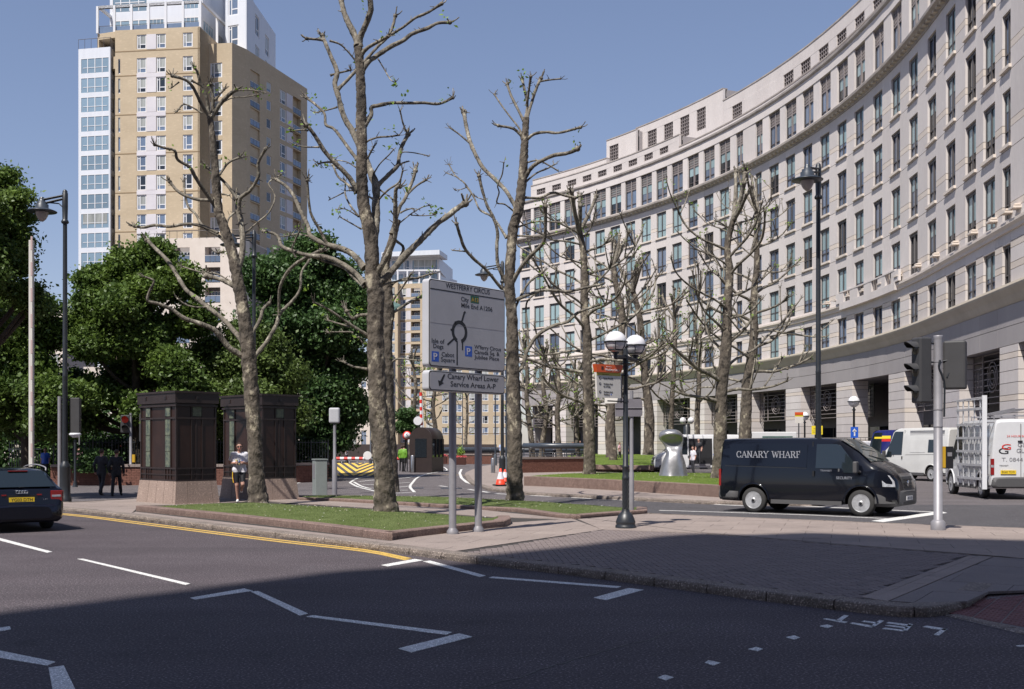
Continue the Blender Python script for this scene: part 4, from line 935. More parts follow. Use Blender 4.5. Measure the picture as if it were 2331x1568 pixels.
facade(ob2, a, b, 0, 16.5, [(1, 3.4), (5, 7.6), (9, 11.6), (12.8, 15.2)], [(u3(x), u3(x+18), 's') for x in range(-190, 140, 34)], 'stone_light', th=.4, back='stone_grey')
wall_only(ob2, [a+Vector((0, .7)), b+Vector((0, .7)), b+Vector((0, 9)), a+Vector((0, 9))], 0, 16.4, 'stone_grey')
ob3 = thing('office_block', 'long pale terrace behind the oaks between the tower and the kiosks', 'office block')
a = G(190, 108); b = G(700, 108); u3 = lambda px: upos(px, a, b)
facade(ob3, a, b, 0, 9.5, [(1, 3.4), (5, 7.6)], [(u3(x), u3(x+16), 's') for x in range(210, 690, 30)], 'stone_light', th=.4, back='stone_grey')
wall_only(ob3, [a+Vector((0, .7)), b+Vector((0, .7)), b+Vector((0, 9)), a+Vector((0, 9))], 0, 9.4, 'stone_grey')
# ================================================================ trees
import numpy as np
def leaves_mesh(name, P, size, m, seed=0, up=.3):      # P: (n,3) leaf centres
    r = np.random.RandomState(seed); n = len(P); P = np.asarray(P, dtype=np.float64)
    nn = r.normal(size=(n, 3)); nn[:, 2] += up*2; nn /= np.linalg.norm(nn, axis=1)[:, None]
    a = np.cross(nn, r.normal(size=(n, 3))); a /= np.linalg.norm(a, axis=1)[:, None]+1e-9; b = np.cross(nn, a)
    s = size*(.6+.8*r.rand(n))[:, None]
    V = np.stack([P-a*s*.5, P-b*s*.3+a*s*.05+nn*s*.08, P+a*s*.5, P+b*s*.3+a*s*.05+nn*s*.08], 1).reshape(-1, 3)
    me = bpy.data.meshes.new(name); me.vertices.add(4*n); me.vertices.foreach_set('co', V.ravel())
    me.loops.add(4*n); me.loops.foreach_set('vertex_index', np.arange(4*n, dtype=np.int32))
    me.polygons.add(n); me.polygons.foreach_set('loop_start', np.arange(0, 4*n, 4, dtype=np.int32)); me.polygons.foreach_set('loop_total', np.full(n, 4, dtype=np.int32))
    me.materials.append(M[m]); me.update(); me.validate(); return me
def leafy(name, label, base, blobs, d, m, n, size=.2, group=None, trunk=.28, seed=1, sub=26, lean=0, cr=.55, crown_d=None):
    # blobs: (px, py, radius px) in the picture at distance d
    rs = np.random.RandomState(seed); rr = random.Random(seed)
    bx = (base-CX)*d/F; t = thing(name, label, 'tree', (bx, d, 0), 0, group); cen = []; k = 2.0
    for px, py, rp in blobs:
        c = D(px, py, d+rr.uniform(-1.5, 1.5)*min(1, rp/60)); R = rp*d/F
        for _ in range(6):
            v = Vector(rs.normal(size=3)).normalized()*R*rr.uniform(.25, .85); cen.append((c+Vector((v.x, v.y, v.z*.8)), R*rr.uniform(.28, .50)))
    tot = sum(R*R for c, R in cen); pts = []; hubs = []
    for c, R in cen:
        ns = max(5, int(sub*len(cen)*R*R/tot)+3)
        for _ in range(ns):
            v = rs.normal(size=3); v /= np.linalg.norm(v); v *= R*(.35+.65*rs.rand()**.4); v[2] *= .85; v[1] *= .9
            h_ = np.array(c)+v-np.array([bx, d, 0]); hubs.append(h_); q = max(20, int(n*R*R/tot/ns))
            cl = rs.normal(size=(q, 3))*np.array([cr, cr, cr*.55])*(.6+.8*rs.rand()); pts.append(h_+cl)
    P = np.concatenate(pts); o = link(leaves_mesh('crown', P, size, m, seed), 'crown', t)
    mb = MB(); topz = max(c.z for c, R in cen); cz = sum(c.z*R for c, R in cen)/sum(R for c, R in cen)
    cx_ = sum(c.x*R for c, R in cen)/sum(R for c, R in cen)-bx
    tp = [(0, 0, -.1), (lean*.2, 0, cz*.35), (cx_*.5, 0, cz*.7), (cx_, 0, cz), (cx_*1.0, .2, cz+(topz-cz)*.6)]
    mb.tube(smoothline(tp, 4), [trunk*1.25]+[trunk*(1-.75*i/16) for i in range(16)], 'bark_oak', 9, jit=.1); mb.obj('trunk', t)
    lb = MB(); TP = smoothline(tp, 4)
    for c, R in cen[::3]:
        cc = Vector((c.x-bx, c.y-d, c.z)); j = min(range(4, len(TP)), key=lambda i: (TP[i]-cc).length+abs(TP[i].z-(cc.z-R*.6))); s_ = TP[max(4, j-3)]; md = s_.lerp(cc, .5)+Vector((0, 0, -.08*(cc-s_).length))
        lb.tube(smoothline([s_, md, cc, cc+Vector((0, 0, R*.5))], 3), [trunk*.42*(1-.085*i) for i in range(10)], 'bark_oak', 6, jit=.1)
    for h_ in hubs[::2]:
        hh = Vector(h_); c = min(cen, key=lambda q: ((q[0]-Vector((bx, d, 0)))-hh).length)[0]-Vector((bx, d, 0)); lb.tube([c+(hh-c)*.1, c.lerp(hh, .6)+Vector((rr.uniform(-.2, .2), rr.uniform(-.2, .2), -.15)), hh], [.06, .04, .02], 'bark_oak', 5)
    lb.obj('limb', t); return t
leafy('oak_tree', 'open-crowned oak in front of the tan tower, left of the brown kiosks', 312, [(355, 575, 34), (290, 600, 38), (235, 640, 42), (400, 640, 48), (330, 660, 50), (260, 720, 60), (350, 760, 62), (440, 730, 50), (210, 690, 35), (220, 800, 48), (300, 850, 60), (400, 840, 55), (195, 740, 26), (240, 900, 50), (330, 920, 50), (430, 900, 50), (180, 870, 40), (190, 950, 30)], 52, 'leaf_oak', 30000, .20, 'leafy trees behind the fence', .30, 2, sub=170, cr=.27)
leafy('oak_tree', 'dark full-crowned oak behind the second kiosk, right of the tan tower', 745, [(700, 600, 48), (640, 640, 55), (590, 620, 30), (760, 620, 42), (780, 680, 50), (700, 700, 65), (630, 730, 50), (760, 760, 60), (690, 800, 60), (800, 830, 34), (740, 880, 55), (790, 930, 36), (690, 950, 45), (760, 985, 34), (810, 740, 25), (640, 860, 45), (720, 560, 22)], 60, 'leaf_deep', 44000, .22, 'leafy trees behind the fence', .38, 5, sub=240, cr=.36)
leafy('ash_tree', 'lighter green feathery tree behind the lamp post and the kiosks', 560, [(600, 800, 52), (530, 830, 50), (640, 860, 42), (490, 880, 44), (570, 900, 50), (630, 940, 44), (520, 950, 40), (560, 760, 30), (480, 800, 30), (470, 960, 30)], 54, 'leaf_light', 27000, .19, 'leafy trees behind the fence', .2, 9, sub=150, cr=.34)
leafy('lime_tree', 'dense lime tree behind the raised barrier pole at the far left', 60, [(40, 700, 42), (85, 700, 26), (20, 780, 60), (100, 760, 50), (60, 840, 60), (10, 880, 50), (110, 900, 50), (160, 900, 36), (40, 950, 44), (-30, 800, 60), (120, 960, 34), (-60, 900, 60)], 50, 'leaf_oak', 28000, .19, 'leafy trees behind the fence', .28, 12, sub=190, cr=.34)
leafy('plane_tree', 'tall tree whose feathery boughs enter the picture at its left edge', -110, [(-10, 440, 28), (30, 450, 22), (5, 520, 32), (45, 490, 16), (20, 600, 38), (45, 560, 16), (50, 660, 24), (-30, 560, 45), (-40, 640, 50), (75, 690, 20), (-60, 480, 60), (10, 400, 14), (-90, 600, 80), (-90, 740, 80)], 36, 'leaf_oak', 15000, .13, None, .25, 15, sub=150, cr=.20)
leafy('shrub', 'golden yellow shrub on the lawn at the far left edge', 15, [(8, 960, 22), (22, 985, 20), (0, 1000, 22)], 60, 'leaf_yellow', 3500, .14, None, .05, 21, sub=20, cr=.3)
leafy('copper_tree', 'purple-leaved shrub showing above the gap beside the first kiosk', 365, [(360, 875, 18), (380, 882, 14), (350, 890, 12)], 66, 'leaf_purple', 1800, .14, None, .05, 22, sub=10, cr=.25)
leafy('yew_tree', 'small dark conifer behind the domed security kiosk', 923, [(923, 955, 14), (923, 940, 10), (928, 972, 20), (915, 975, 12)], 110, 'leaf_deep', 4000, .3, None, .15, 23, sub=24, cr=.3)
def hedge(label, A, B, z0, z1, th, m, n, size=.12, seed=3):
    rs = np.random.RandomState(seed); A = np.array(A); B = np.array(B); t_ = rs.rand(n); P = A+(B-A)*t_[:, None]; P = np.c_[P, z0+(z1-z0)*rs.rand(n)]; P[:, :2] += rs.normal(size=(n, 2))*th*.35
    P[:, 2] += .18*np.sin(t_*40+P[:, 0]*.8)*(P[:, 2]-z0)/(z1-z0)
    o = link(leaves_mesh('hedge', P, size, m, seed), 'hedge'); tag(o, label, 'hedge'); return o
# ---------------- pollarded London planes traced limb by limb
def pollard(label, trunk, limbs, d, seed, name='plane_tree', group='pollarded plane trees', leaf=1.0, cs=1.0, z0=.1, dm=.55):
    rr = random.Random(seed); base = trunk[0]; tp = D(base[0], base[1], d)
    t = thing(name, label, 'tree', (tp.x, tp.y, 0), 0, group); org = Vector((tp.x, tp.y, 0)); k = d/F; segs = []
    def dens(pts, step):
        out = [pts[0]]
        for a, b in zip(pts, pts[1:]): out.append(b)
        return out
    T = [(x, y, d+.0) for x, y, w_ in trunk]; pts = [D(x, y, dd) for x, y, dd in T]; KS_ = 14 if d < 40 else 6; P = smoothline(pts, KS_); W_ = [w_ for x, y, w_ in trunk]; Rr = []
    for i in range(len(P)): u = i/KS_; j = min(int(u), len(W_)-2); Rr.append((W_[j]+(W_[j+1]-W_[j])*(u-j))*k*.5)
    Rr[0] *= 1.12; mb = MB(); mb.tube([p-org for p in P], Rr, 'bark', 30 if d < 40 else 14, jit=.13)
    mb.v = mb.v
    for _ in range(int(8*cs)):                          # burrs and old pruning scars
        i = rr.randrange(3, len(P)-2); a = rr.uniform(0, 2*pi); q = P[i]-org+Vector((cos(a), sin(a), 0))*Rr[i]*.86; mb.ball(q, Rr[i]*rr.uniform(.16, .34), 'bark', 7, 5)
    mb.obj('trunk', t)
    nodes = [(P[i], Rr[i]) for i in range(len(P))]
    tips = []
    for L in limbs:
        w_ = L[-1]; pp = L[:-1]; w0, w1 = w_ if hasattr(w_, '__len__') else (w_, w_*.8)
        # depth: start where the nearest wood is, then spread towards or away from the viewer
        s = min(nodes, key=lambda q: ((q[0].x/q[0].y*F+CX)-pp[0][0])**2+((HY-(q[0].z-H)/q[0].y*F)-pp[0][1])**2); d0 = s[0].y; ln = 0; sl = rr.choice([-1, 1])*rr.uniform(.15, dm); Q = []
        for i, p in enumerate(pp):
            if i: ln += hypot(p[0]-pp[i-1][0], p[1]-pp[i-1][1])*k
            Q.append(D(p[0], p[1], d0+sl*ln))
        S_ = smoothline(Q, 5) if len(Q) > 2 else [Q[0].lerp(Q[1], i/5) for i in range(6)]; m_ = len(S_)
        R = [max(.008, (w0+(w1-w0)*i/(m_-1))*k*.5*(1+.12*noise.noise(S_[i]*3))) for i in range(m_)]
        R[0] *= 1.35; R[-1] *= 1.05
        if m_ > 2: R[1] *= 1.12
        if w1*k > .05: R[-1] *= 1.15; R[-2] *= 1.12
        lb = MB(); lb.tube([p-org for p in S_], R, 'limb', 9, jit=.16); e = S_[-1]-org
        for _ in range(rr.randrange(3, 9)):              # knuckles and spurs left by lopping
            i = m_-1 if rr.random() < .45 else rr.randrange(m_//3, m_); c = S_[i]-org; dr = Vector((rr.uniform(-1, 1), rr.uniform(-1, 1), rr.uniform(-.4, 1))).normalized()
            lb.tube([c+dr*R[i]*.5, c+dr*(R[i]+rr.uniform(.03, .16))], [max(.012, R[i]*.3), .007], 'limb', 5)
            if rr.random() < .16*leaf: tips.append(c+dr*(R[i]+.12))
        if w1*k > .035:                                 # the pruned fist at the end of a limb
            lb.ball(e, R[-1]*1.35, 'limb', 9, 6, .9)
            for _ in range(rr.randrange(2, 6)):
                dr = ((S_[-1]-S_[-2]).normalized()*.9+Vector((rr.uniform(-1, 1), rr.uniform(-1, 1), rr.uniform(-.3, 1)))).normalized(); l_ = rr.uniform(.08, .22)
                lb.tube([e+dr*R[-1]*.6, e+dr*(R[-1]+l_*.6), e+dr*(R[-1]+l_)+Vector((0, 0, .03))], [R[-1]*.42, R[-1]*.30, R[-1]*.30], 'limb', 6)
        if rr.random() < .3*leaf: tips.append(e)
        lb.obj('limb', t); nodes += [(S_[i], R[i]) for i in range(m_)]
    if tips:
        rs = np.random.RandomState(seed); PP = np.concatenate([np.array(q)+rs.normal(size=(rs.randint(3, 8), 3))*.07*max(1, d/40) for q in tips]); stuff(link(leaves_mesh('spring_leaves', PP, .10*max(1, d/50), 'leaf_spring', seed), 'leaf_tufts', t))
    return t
def conv(L, fx_, fy_, wk):
    o = []
    for l in L: w_ = l[-1]; o.append([(fx_(x), fy_(y)) for x, y in l[:-1]]+[tuple(v*wk for v in w_) if hasattr(w_, '__len__') else w_*wk])
    return o
u_ = lambda x: 339.8+.3398*x
X3 = lambda x: 591.9+.3398*x; Y3 = lambda y: .3398*y; Y4 = lambda y: 473.5+.3398*y; Xa = lambda x: .3398*x
T2t = [(880, 1174, 58), (876, 1130, 49), (872, 1060, 45), (862, 950, 42), (857, 847, 40), (854, 745, 37), (855, 677, 38), (848, 626, 35), (843, 541, 31), (829, 476, 28), (823, 408, 27), (824, 340, 23), (822, 272, 24), (821, 204, 22), (819, 153, 20), (815, 108, 20)]
C = -800*1.742                                          # rows given below the 800 px line carry this offset
L = conv([
 [(655, 310), (640, 250), (590, 150), (555, 60), (530, -60), (46, 36)], [(665, 310), (670, 250), (700, 180), (735, 90), (740, 30), (725, -60), (42, 36)],
 [(750, 1640), (770, 1520), (775, 1400), (775, 1250), (740, 1150), (690, 1030), (630, 900), (560, 780), (525, 650), (500, 560), (515, 480), (475, 380), (430, 270), (420, 240), (62, 24)],
 [(430, 270), (390, 265), (310, 258), 22], [(465, 272), (540, 300), (600, 360), (640, 410), 14], [(470, 505), (520, 490), (605, 470), 16],
 [(520, 600), (590, 530), (700, 410), (790, 310), (860, 240), (890, 170), (905, 108), (24, 20)], [(855, 245), (960, 180), (1040, 120), (1130, 80), (1215, 25), (18, 20)],
 [(680, 480), (720, 420), (780, 375), (880, 310), (960, 270), (1020, 225), (1120, 190), (1190, 155), (1270, 150), (38, 20)], [(680, 360), (720, 320), (800, 275), (855, 245), (30, 18)],
 [(790, 395), (835, 470), (870, 530), (905, 555), 9], [(700, 840), (745, 770), (745, 720), (800, 705), (880, 690), (980, 690), (1100, 690), (1200, 695), (1290, 655), (30, 17)],
 [(700, 960), (740, 935), (800, 918), (860, 915), (930, 905), 13], [(715, 1070), (740, 1020), (760, 985), 15], [(740, 1200), (800, 1100), (860, 1040), (895, 1000), 10],
 [(770, 1260), (860, 1170), (920, 1110), (930, 1050), (950, 980), (990, 900), (32, 26)], [(975, 880), (955, 820), (937, 742), 14], [(945, 1025), (970, 1018), (1040, 1025), (1135, 1045), 9], [(925, 1110), (960, 1090), (995, 1080), 12],
 [(790, 1340), (860, 1270), (930, 1220), (955, 1145), 14], [(800, 1270), (870, 1320), (890, 1345), 10],
 [(770, 1850), (860, 1700), (905, 1568), (905, 1400), (910, 1270), (935, 1250), (40, 22)], [(880, 1568), (930, 1400), (970, 1330), (1020, 1210), (1040, 1145), (26, 22)], [(950, 1360), (980, 1310), (1040, 1250), (1110, 1205), (18, 14)],
 [(905, 1520), (1000, 1440), (1080, 1390), (1135, 1375), 9], [(1010, 1440), (1080, 1445), (1170, 1440), 8], [(940, 1425), (980, 1405), (1020, 1395), 12],
 [(650, 1270), (580, 1170), (500, 1090), (430, 1010), (380, 930), (330, 860), (305, 840), (34, 24)], [(395, 985), (310, 985), (230, 972), 11], [(320, 875), (270, 870), (200, 880), 11], [(480, 1085), (430, 1088), (395, 1095), 13],
 [(650, 1070), (590, 990), (540, 920), (490, 860), (440, 835), (430, 760), (370, 700), (310, 655), (24, 16)], [(515, 718), (440, 740), (370, 755), 11], [(640, 1120), (580, 1085), (500, 1070), 8], [(645, 1290), (580, 1230), (520, 1180), (490, 1110), (18, 14)],
 [(660, 1450), (600, 1370), (570, 1300), (572, 1220), 13], [(560, 1290), (520, 1310), (470, 1335), 9], [(650, 1445), (570, 1400), (510, 1405), 8], [(680, 1535), (600, 1490), (530, 1450), 10], [(760, 1335), (670, 1285), (600, 1275), 13], [(620, 880), (650, 850), (715, 785), 12],
], X3, Y3, .3398)
L += conv([
 [(790, 500), (840, 470), (900, 400), (960, 330), (1030, 260), (1100, 190), (1180, 110), (1260, 50), (1310, 10), (1372, -30), (52, 36)], [(810, 520), (870, 500), (920, 490), (1000, 480), (1150, 440), 14],
 [(700, 510), (640, 440), (560, 380), (450, 330), (350, 320), (260, 300), (150, 260), (125, 200), (90, 170), (20, 155), (40, 17)],
 [(700, 400), (620, 310), (540, 270), (440, 240), (340, 190), (320, 120), (270, 20), (220, -90), (170, -150), (110, -190), (44, 20)], [(700, 530), (620, 460), (560, 400), (420, 350), (24, 16)],
 [(450, 245), (400, 150), (350, 60), (330, -10), (315, -185), (22, 16)], [(730, 860), (650, 810), (560, 750), (460, 680), (360, 632), (26, 12)], [(620, 835), (600, 830), (520, 830), (440, 830), 12], [(600, 795), (530, 775), (455, 752), 14],
 [(730, 715), (660, 720), (620, 740), (578, 690), 26], [(720, 910), (690, 905), (660, 865), 14], [(720, 1080), (620, 1060), (560, 1030), 17], [(330, 190), (250, 175), (160, 190), 12], [(240, 330), (215, 270), (265, 150), 14],
], X3, Y4, .3398)
pollard('tallest bare plane tree, on the lawn left of the big road sign', T2t, L, 26.3, 31, leaf=.8)
T2b = [(888, 1120, 40), (884, 1010, 36), (880, 915, 33), (880, 850, 32), (879, 780, 26), (884, 710, 26), (880, 650, 24), (876, 600, 22), (888, 560, 18), (905, 500, 15)]
L = conv([[(850, 730), (920, 680), (1000, 630), (1070, 595), (22, 18)], [(860, 710), (890, 620), (960, 520), (1010, 440), (16, 12)], [(860, 1060), (920, 1010), (1060, 1022), 13], [(850, 560), (900, 500), (980, 470), (1060, 470), (16, 10)], [(870, 460), (900, 400), (960, 270), (900, 200), (905, 60), (22, 18)], [(850, 620), (830, 520), (800, 420), 20]], X3, Y4, .3398)
pollard('bare plane tree hidden close behind the tallest one', T2b, L, 37, 33)
T1t = [(588, 1147, 46), (583, 1080, 36), (580, 1006, 33), (574, 915, 33), (568, 847, 34), (565, 796, 33), (554, 711, 29), (542, 643, 26), (528, 575, 24), (506, 507, 22), (496, 476, 21), (491, 408, 20), (486, 340, 15), (481, 289, 14), (476, 255, 13)]
L = conv([
 [(1405, 790), (1350, 700), (1300, 600), (1250, 540), (1155, 508), (24, 18)], [(1280, 538), (1340, 572), 14], [(1400, 770), (1380, 650), (1340, 550), (1320, 480), (1305, 458), (24, 14)], [(1425, 750), (1425, 650), (1410, 565), 24],
 [(1410, 800), (1480, 690), (1540, 630), (1585, 598), (30, 22)], [(1580, 605), (1680, 603), (1785, 622), 10], [(1500, 680), (1560, 655), (1640, 650), (1745, 630), 9], [(1440, 670), (1500, 600), 15], [(1355, 760), (1290, 720), (1228, 700), (1183, 748), 12], [(1470, 1170), (1530, 1090), (1605, 1055), 17], [(1200, 550), (1145, 592), 9],
 [(1450, 1390), (1370, 1280), (1310, 1190), (1270, 1120), (1190, 1070), (1170, 1010), (1100, 990), (1035, 970), (28, 14)], [(1430, 1345), (1320, 1335), (1240, 1310), (1180, 1270), (1138, 1218), (22, 20)],
 [(1590, 1335), (1520, 1240), (1450, 1170), (1385, 1118), 22], [(1600, 1430), (1610, 1330), (1680, 1270), (1730, 1180), (1730, 1090), (1778, 998), (28, 18)], [(1515, 1510), (1540, 1450), (1600, 1408), 14], [(1490, 1300), (1535, 1307), 12],
], Xa, Y3, .3398)
L += conv([
 [(1570, 430), (1605, 370), (1625, 250), (1615, 100), (1595, 20), (1590, -60), (46, 34)], [(1635, 175), (1720, 100), (1800, 30), (1840, -60), (1830, -110), (1800, -170), (1885, -225), 12],
 [(1565, 380), (1530, 260), (1470, 190), (1400, 150), (1350, 110), (1310, 40), (1260, -10), (1240, -90), (1230, -180), (24, 14)], [(1460, 168), (1380, 130), (1300, 110), (1220, 110), (1140, 125), (1040, 115), (960, 130), (902, 120), (20, 20)],
 [(1640, 1010), (1600, 975), (1530, 930), (1440, 820), (1330, 770), (1240, 740), (1150, 680), (1060, 640), (990, 620), (1000, 560), (1030, 490), (978, 463), (42, 11)],
 [(1630, 900), (1590, 850), (1500, 750), (1400, 670), (1310, 600), (1240, 540), (1180, 440), (1120, 350), (1050, 280), (985, 215), (36, 24)], [(1410, 660), (1330, 665), (1250, 650), (1190, 608), 12],
 [(1570, 525), (1480, 480), (1385, 455), (24, 32)], [(1560, 500), (1450, 440), (1350, 430), (1222, 393), 12], [(1690, 1010), (1720, 975), (1790, 890), (1850, 780), (1880, 700), (1960, 620), (2010, 540), (2020, 430), (2072, 348), (32, 14)],
 [(1870, 710), (1870, 560), (1900, 470), (1960, 390), (2050, 330), (2150, 285), (18, 24)], [(1680, 850), (1740, 750), (1760, 680), (1802, 638), 26], [(1500, 290), (1480, 295), (1460, 300), 18],
], Xa, Y4, .3398)
pollard('forked bare plane tree that half hides the runner, in front of the second kiosk', T1t, L, 31.3, 35, leaf=.8)
T3t = [(1172, 1145, 44), (1171, 1100, 37), (1171, 1006, 34), (1168, 881, 31), (1166, 796, 28), (1164, 711, 25), (1159, 643, 24), (1163, 575, 23), (1167, 520, 23), (1178, 485, 23), (1185, 442, 22), (1190, 391, 20), (1193, 340, 18), (1195, 306, 16), (1197, 268, 15)]
L = conv([
 [(1775, 800), (1790, 700), (1775, 620), (1755, 530), (18, 17)], [(1785, 710), (1800, 600), (1812, 515), 18], [(1785, 800), (1820, 680), (1850, 590), (1880, 525), (22, 20)], [(1875, 545), (1940, 535), (2012, 528), 13], [(1765, 810), (1710, 700), (1680, 640), (1655, 565), (20, 17)],
 [(1765, 960), (1740, 870), (1680, 790), (1620, 710), (1568, 632), 13], [(1755, 930), (1740, 900), (1690, 860), (1595, 842), 20], [(1785, 935), (1840, 895), (1920, 885), (2000, 890), (2145, 853), (22, 16)], [(1770, 1190), (1830, 1110), (1900, 1070), (1970, 1040), (2060, 1025), (2125, 998), (28, 24)],
 [(1775, 1220), (1850, 1160), (1920, 1130), (1968, 1103), 13], [(1780, 1090), (1860, 1075), (1930, 1105), (1992, 1142), 12], [(1765, 1322), (1870, 1325), (1960, 1290), (2040, 1310), (2108, 1325), (16, 18)],
 [(1720, 1400), (1690, 1350), (1640, 1270), (1560, 1190), (1490, 1120), (1440, 1030), (1400, 930), (1375, 820), (1365, 750), (28, 28)], [(1410, 965), (1340, 905), (1273, 857), 13], [(1710, 1425), (1640, 1370), (1585, 1357), (1600, 1290), (1590, 1240), (1620, 1170), (1632, 1088), 11],
], X3, Y3, .3398)
L += conv([
 [(1650, 500), (1620, 450), (1590, 370), (1585, 250), (1590, 160), (1560, 60), (1520, -15), (1490, -110), (1465, -215), (26, 18)], [(1650, 200), (1580, 90), (1540, 50), (1470, 10), (1430, -75), (1370, -165), (1310, -215), (1265, -290), (18, 8)], [(1375, -150), (1430, -85), (1500, -55), 9], [(1325, -205), (1245, -235), 7], [(1385, -140), (1345, -125), (1303, -120), 7],
 [(1640, 560), (1600, 520), (1520, 420), (1430, 340), (1370, 270), (1340, 190), (1315, 105), (22, 19)], [(1375, 290), (1330, 287), (1285, 283), 9], [(1690, 490), (1760, 380), (1820, 310), (1890, 240), (1910, 150), (1908, -10), (30, 22)], [(1720, 130), (1850, 90), (2035, 98), 12], [(1720, 185), (1900, 190), (2042, 158), 12],
 [(1690, 625), (1800, 580), (1900, 550), (2050, 560), (2150, 540), (2265, 515), (22, 18)], [(1690, 740), (1700, 690), (1740, 600), (1800, 500), (1893, 428), 18], [(1730, 1090), (1760, 1050), (1790, 950), (1860, 850), (1960, 790), (2060, 760), (2130, 700), (2265, 648), (30, 18)], [(1795, 920), (1790, 780), (1780, 680), (1800, 610), (1900, 535), 15], [(1700, 690), (1650, 600), (1640, 540), 20],
], X3, Y4, .3398)
pollard('bare plane tree just right of the big road sign', T3t, L, 32.6, 37, leaf=.7)
# the grove behind: traced trunks with grown limbs
def grow(label, trunk, d, seed, nl=14, spread=1.0, start=.35, leaf=1.0, w=.36):
    rr = random.Random(seed); top = trunk[-1]; Ht = trunk[0][1]-top[1]; L = []
    for i in range(nl):
        u = start+(1-start)*(i+.3)/nl; j = u*(len(trunk)-1); k = min(int(j), len(trunk)-2); x = trunk[k][0]+(trunk[k+1][0]-trunk[k][0])*(j-k); y = trunk[k][1]+(trunk[k+1][1]-trunk[k][1])*(j-k); wl = (trunk[k][2]+(trunk[k+1][2]-trunk[k][2])*(j-k))*w*rr.uniform(.7, 1.2)
        s = (1 if i % 2 else -1); ln = Ht*rr.uniform(.16, .36)*spread*(1.25-u*.55); a = radians(rr.uniform(15, 62)); pts = [(x, y)]; n = 5
        for q in range(n):
            a += radians(rr.uniform(0, 20)) if q > 1 else radians(rr.uniform(-18, 2)); x += s*cos(a)*ln/n+rr.uniform(-1, 1)*ln*.025; y -= sin(a)*ln/n; pts.append((x, y))
        L.append(pts+[(wl, wl*.55)])
        for b in range(rr.randrange(2, 5)):
            q0 = rr.randrange(1, 4); bx, by = pts[q0+1]; l2 = ln*rr.uniform(.25, .5); a2 = a+radians(rr.uniform(-30, 60)); L.append([(bx, by), (bx+s*cos(a2)*l2*.5, by-sin(a2)*l2*.5-l2*.05), (bx+s*cos(a2)*l2*.8+rr.uniform(-2, 2), by-sin(a2)*l2)]+[(wl*.5, wl*.38)])
    for b in range(5):
        a = radians(rr.uniform(50, 130)); l2 = Ht*rr.uniform(.10, .2); L.append([(top[0], top[1]+3), (top[0]+cos(a)*l2*.5+rr.uniform(-2, 2), top[1]-sin(a)*l2*.5), (top[0]+cos(a)*l2*.8, top[1]-sin(a)*l2)]+[(top[2]*.8, top[2]*.6)])
    return pollard(label, trunk, L, d, seed, leaf=leaf*.45, cs=.5, dm=.9)
grow('bare plane tree at the left end of the raised sculpture lawn', [(1342, 1090, 34), (1341, 1060, 28), (1340, 960, 26), (1336, 850, 23), (1336, 780, 21), (1330, 700, 18), (1331, 630, 17), (1325, 560, 14), (1318, 525, 12)], 47.5, 41, 17, 1.05, .28)
grow('bare plane tree on the lawn just left of the black van', [(1632, 1118, 38), (1637, 1050, 31), (1640, 950, 29), (1642, 880, 27), (1652, 790, 25), (1655, 700, 21), (1660, 620, 18), (1655, 560, 15), (1668, 500, 12)], 42, 42, 18, 1.0, .3)
grow('bare plane tree rising from behind the black van', [(1692, 1050, 30), (1697, 960, 27), (1700, 880, 24), (1712, 800, 21), (1716, 740, 19), (1715, 680, 16), (1722, 600, 13), (1720, 520, 10), (1722, 480, 8)], 52, 43, 18, .95, .25)
grow('bare plane tree with twin stems behind the black globe lamp', [(1392, 1040, 26), (1388, 960, 23), (1400, 880, 20), (1410, 800, 18), (1415, 720, 15), (1400, 640, 13), (1395, 600, 10)], 66, 44, 16, 1.15, .25)
grow('bare plane tree seen between the globe lamp and the silver sculpture', [(1475, 1035, 25), (1478, 950, 22), (1470, 880, 18), (1462, 800, 16), (1455, 720, 14), (1440, 660, 11)], 72, 45, 15, 1.2, .3)
grow('slim bare plane tree behind the silver sculpture', [(1527, 1040, 13), (1527, 950, 12), (1532, 860, 11), (1536, 790, 10), (1535, 720, 8)], 84, 46, 13, 1.2, .3)
grow('slim bare plane tree in front of the third arcade opening', [(1588, 1040, 14), (1586, 960, 13), (1590, 880, 11), (1590, 820, 10), (1585, 770, 8)], 84, 47, 12, 1.1, .3)
grow('curving bare plane tree nearest the left end of the arcade', [(1211, 1044, 15), (1209, 1000, 13), (1203, 950, 12), (1198, 900, 10), (1200, 860, 9), (1196, 800, 7)], 104, 48, 12, 1.2, .3)
grow('bare plane tree with a low leaning bough by the arcade doorway', [(1232, 1044, 14), (1236, 990, 12), (1244, 940, 11), (1236, 880, 10), (1240, 820, 8)], 104, 49, 12, 1.1, .3)
grow('straight bare plane tree in front of the pier with a wall plaque', [(1274, 1044, 15), (1270, 1000, 13), (1268, 940, 12), (1272, 890, 11), (1268, 830, 8)], 100, 50, 12, 1.2, .35)
grow('thin bare plane tree in front of the second arcade opening', [(1316, 1044, 12), (1313, 1000, 11), (1312, 940, 10), (1310, 890, 9), (1312, 850, 7)], 104, 51, 11, 1.1, .35)
grow('bare plane tree on the far lawn just right of the tube railing', [(1396, 1056, 20), (1393, 1000, 17), (1390, 950, 16), (1383, 900, 13), (1395, 850, 11)], 84, 52, 12, 1.1, .4)
grow('white-barked plane tree behind the barrier arm, left of the kiosk', [(935, 1040, 12), (938, 990, 11), (942, 930, 9), (946, 880, 8), (940, 830, 6)], 120, 53, 11, 1.0, .3)
grow('plane tree behind the domed kiosk, left of the sign posts', [(990, 1040, 13), (992, 990, 12), (985, 930, 10), (990, 880, 8), (996, 850, 6)], 118, 54, 11, .9, .3)
grow('plane tree between the two sign posts, in front of the tan flats', [(1062, 1040, 8), (1060, 1000, 7), (1063, 950, 6), (1062, 900, 5)], 150, 55, 9, .9, .3)
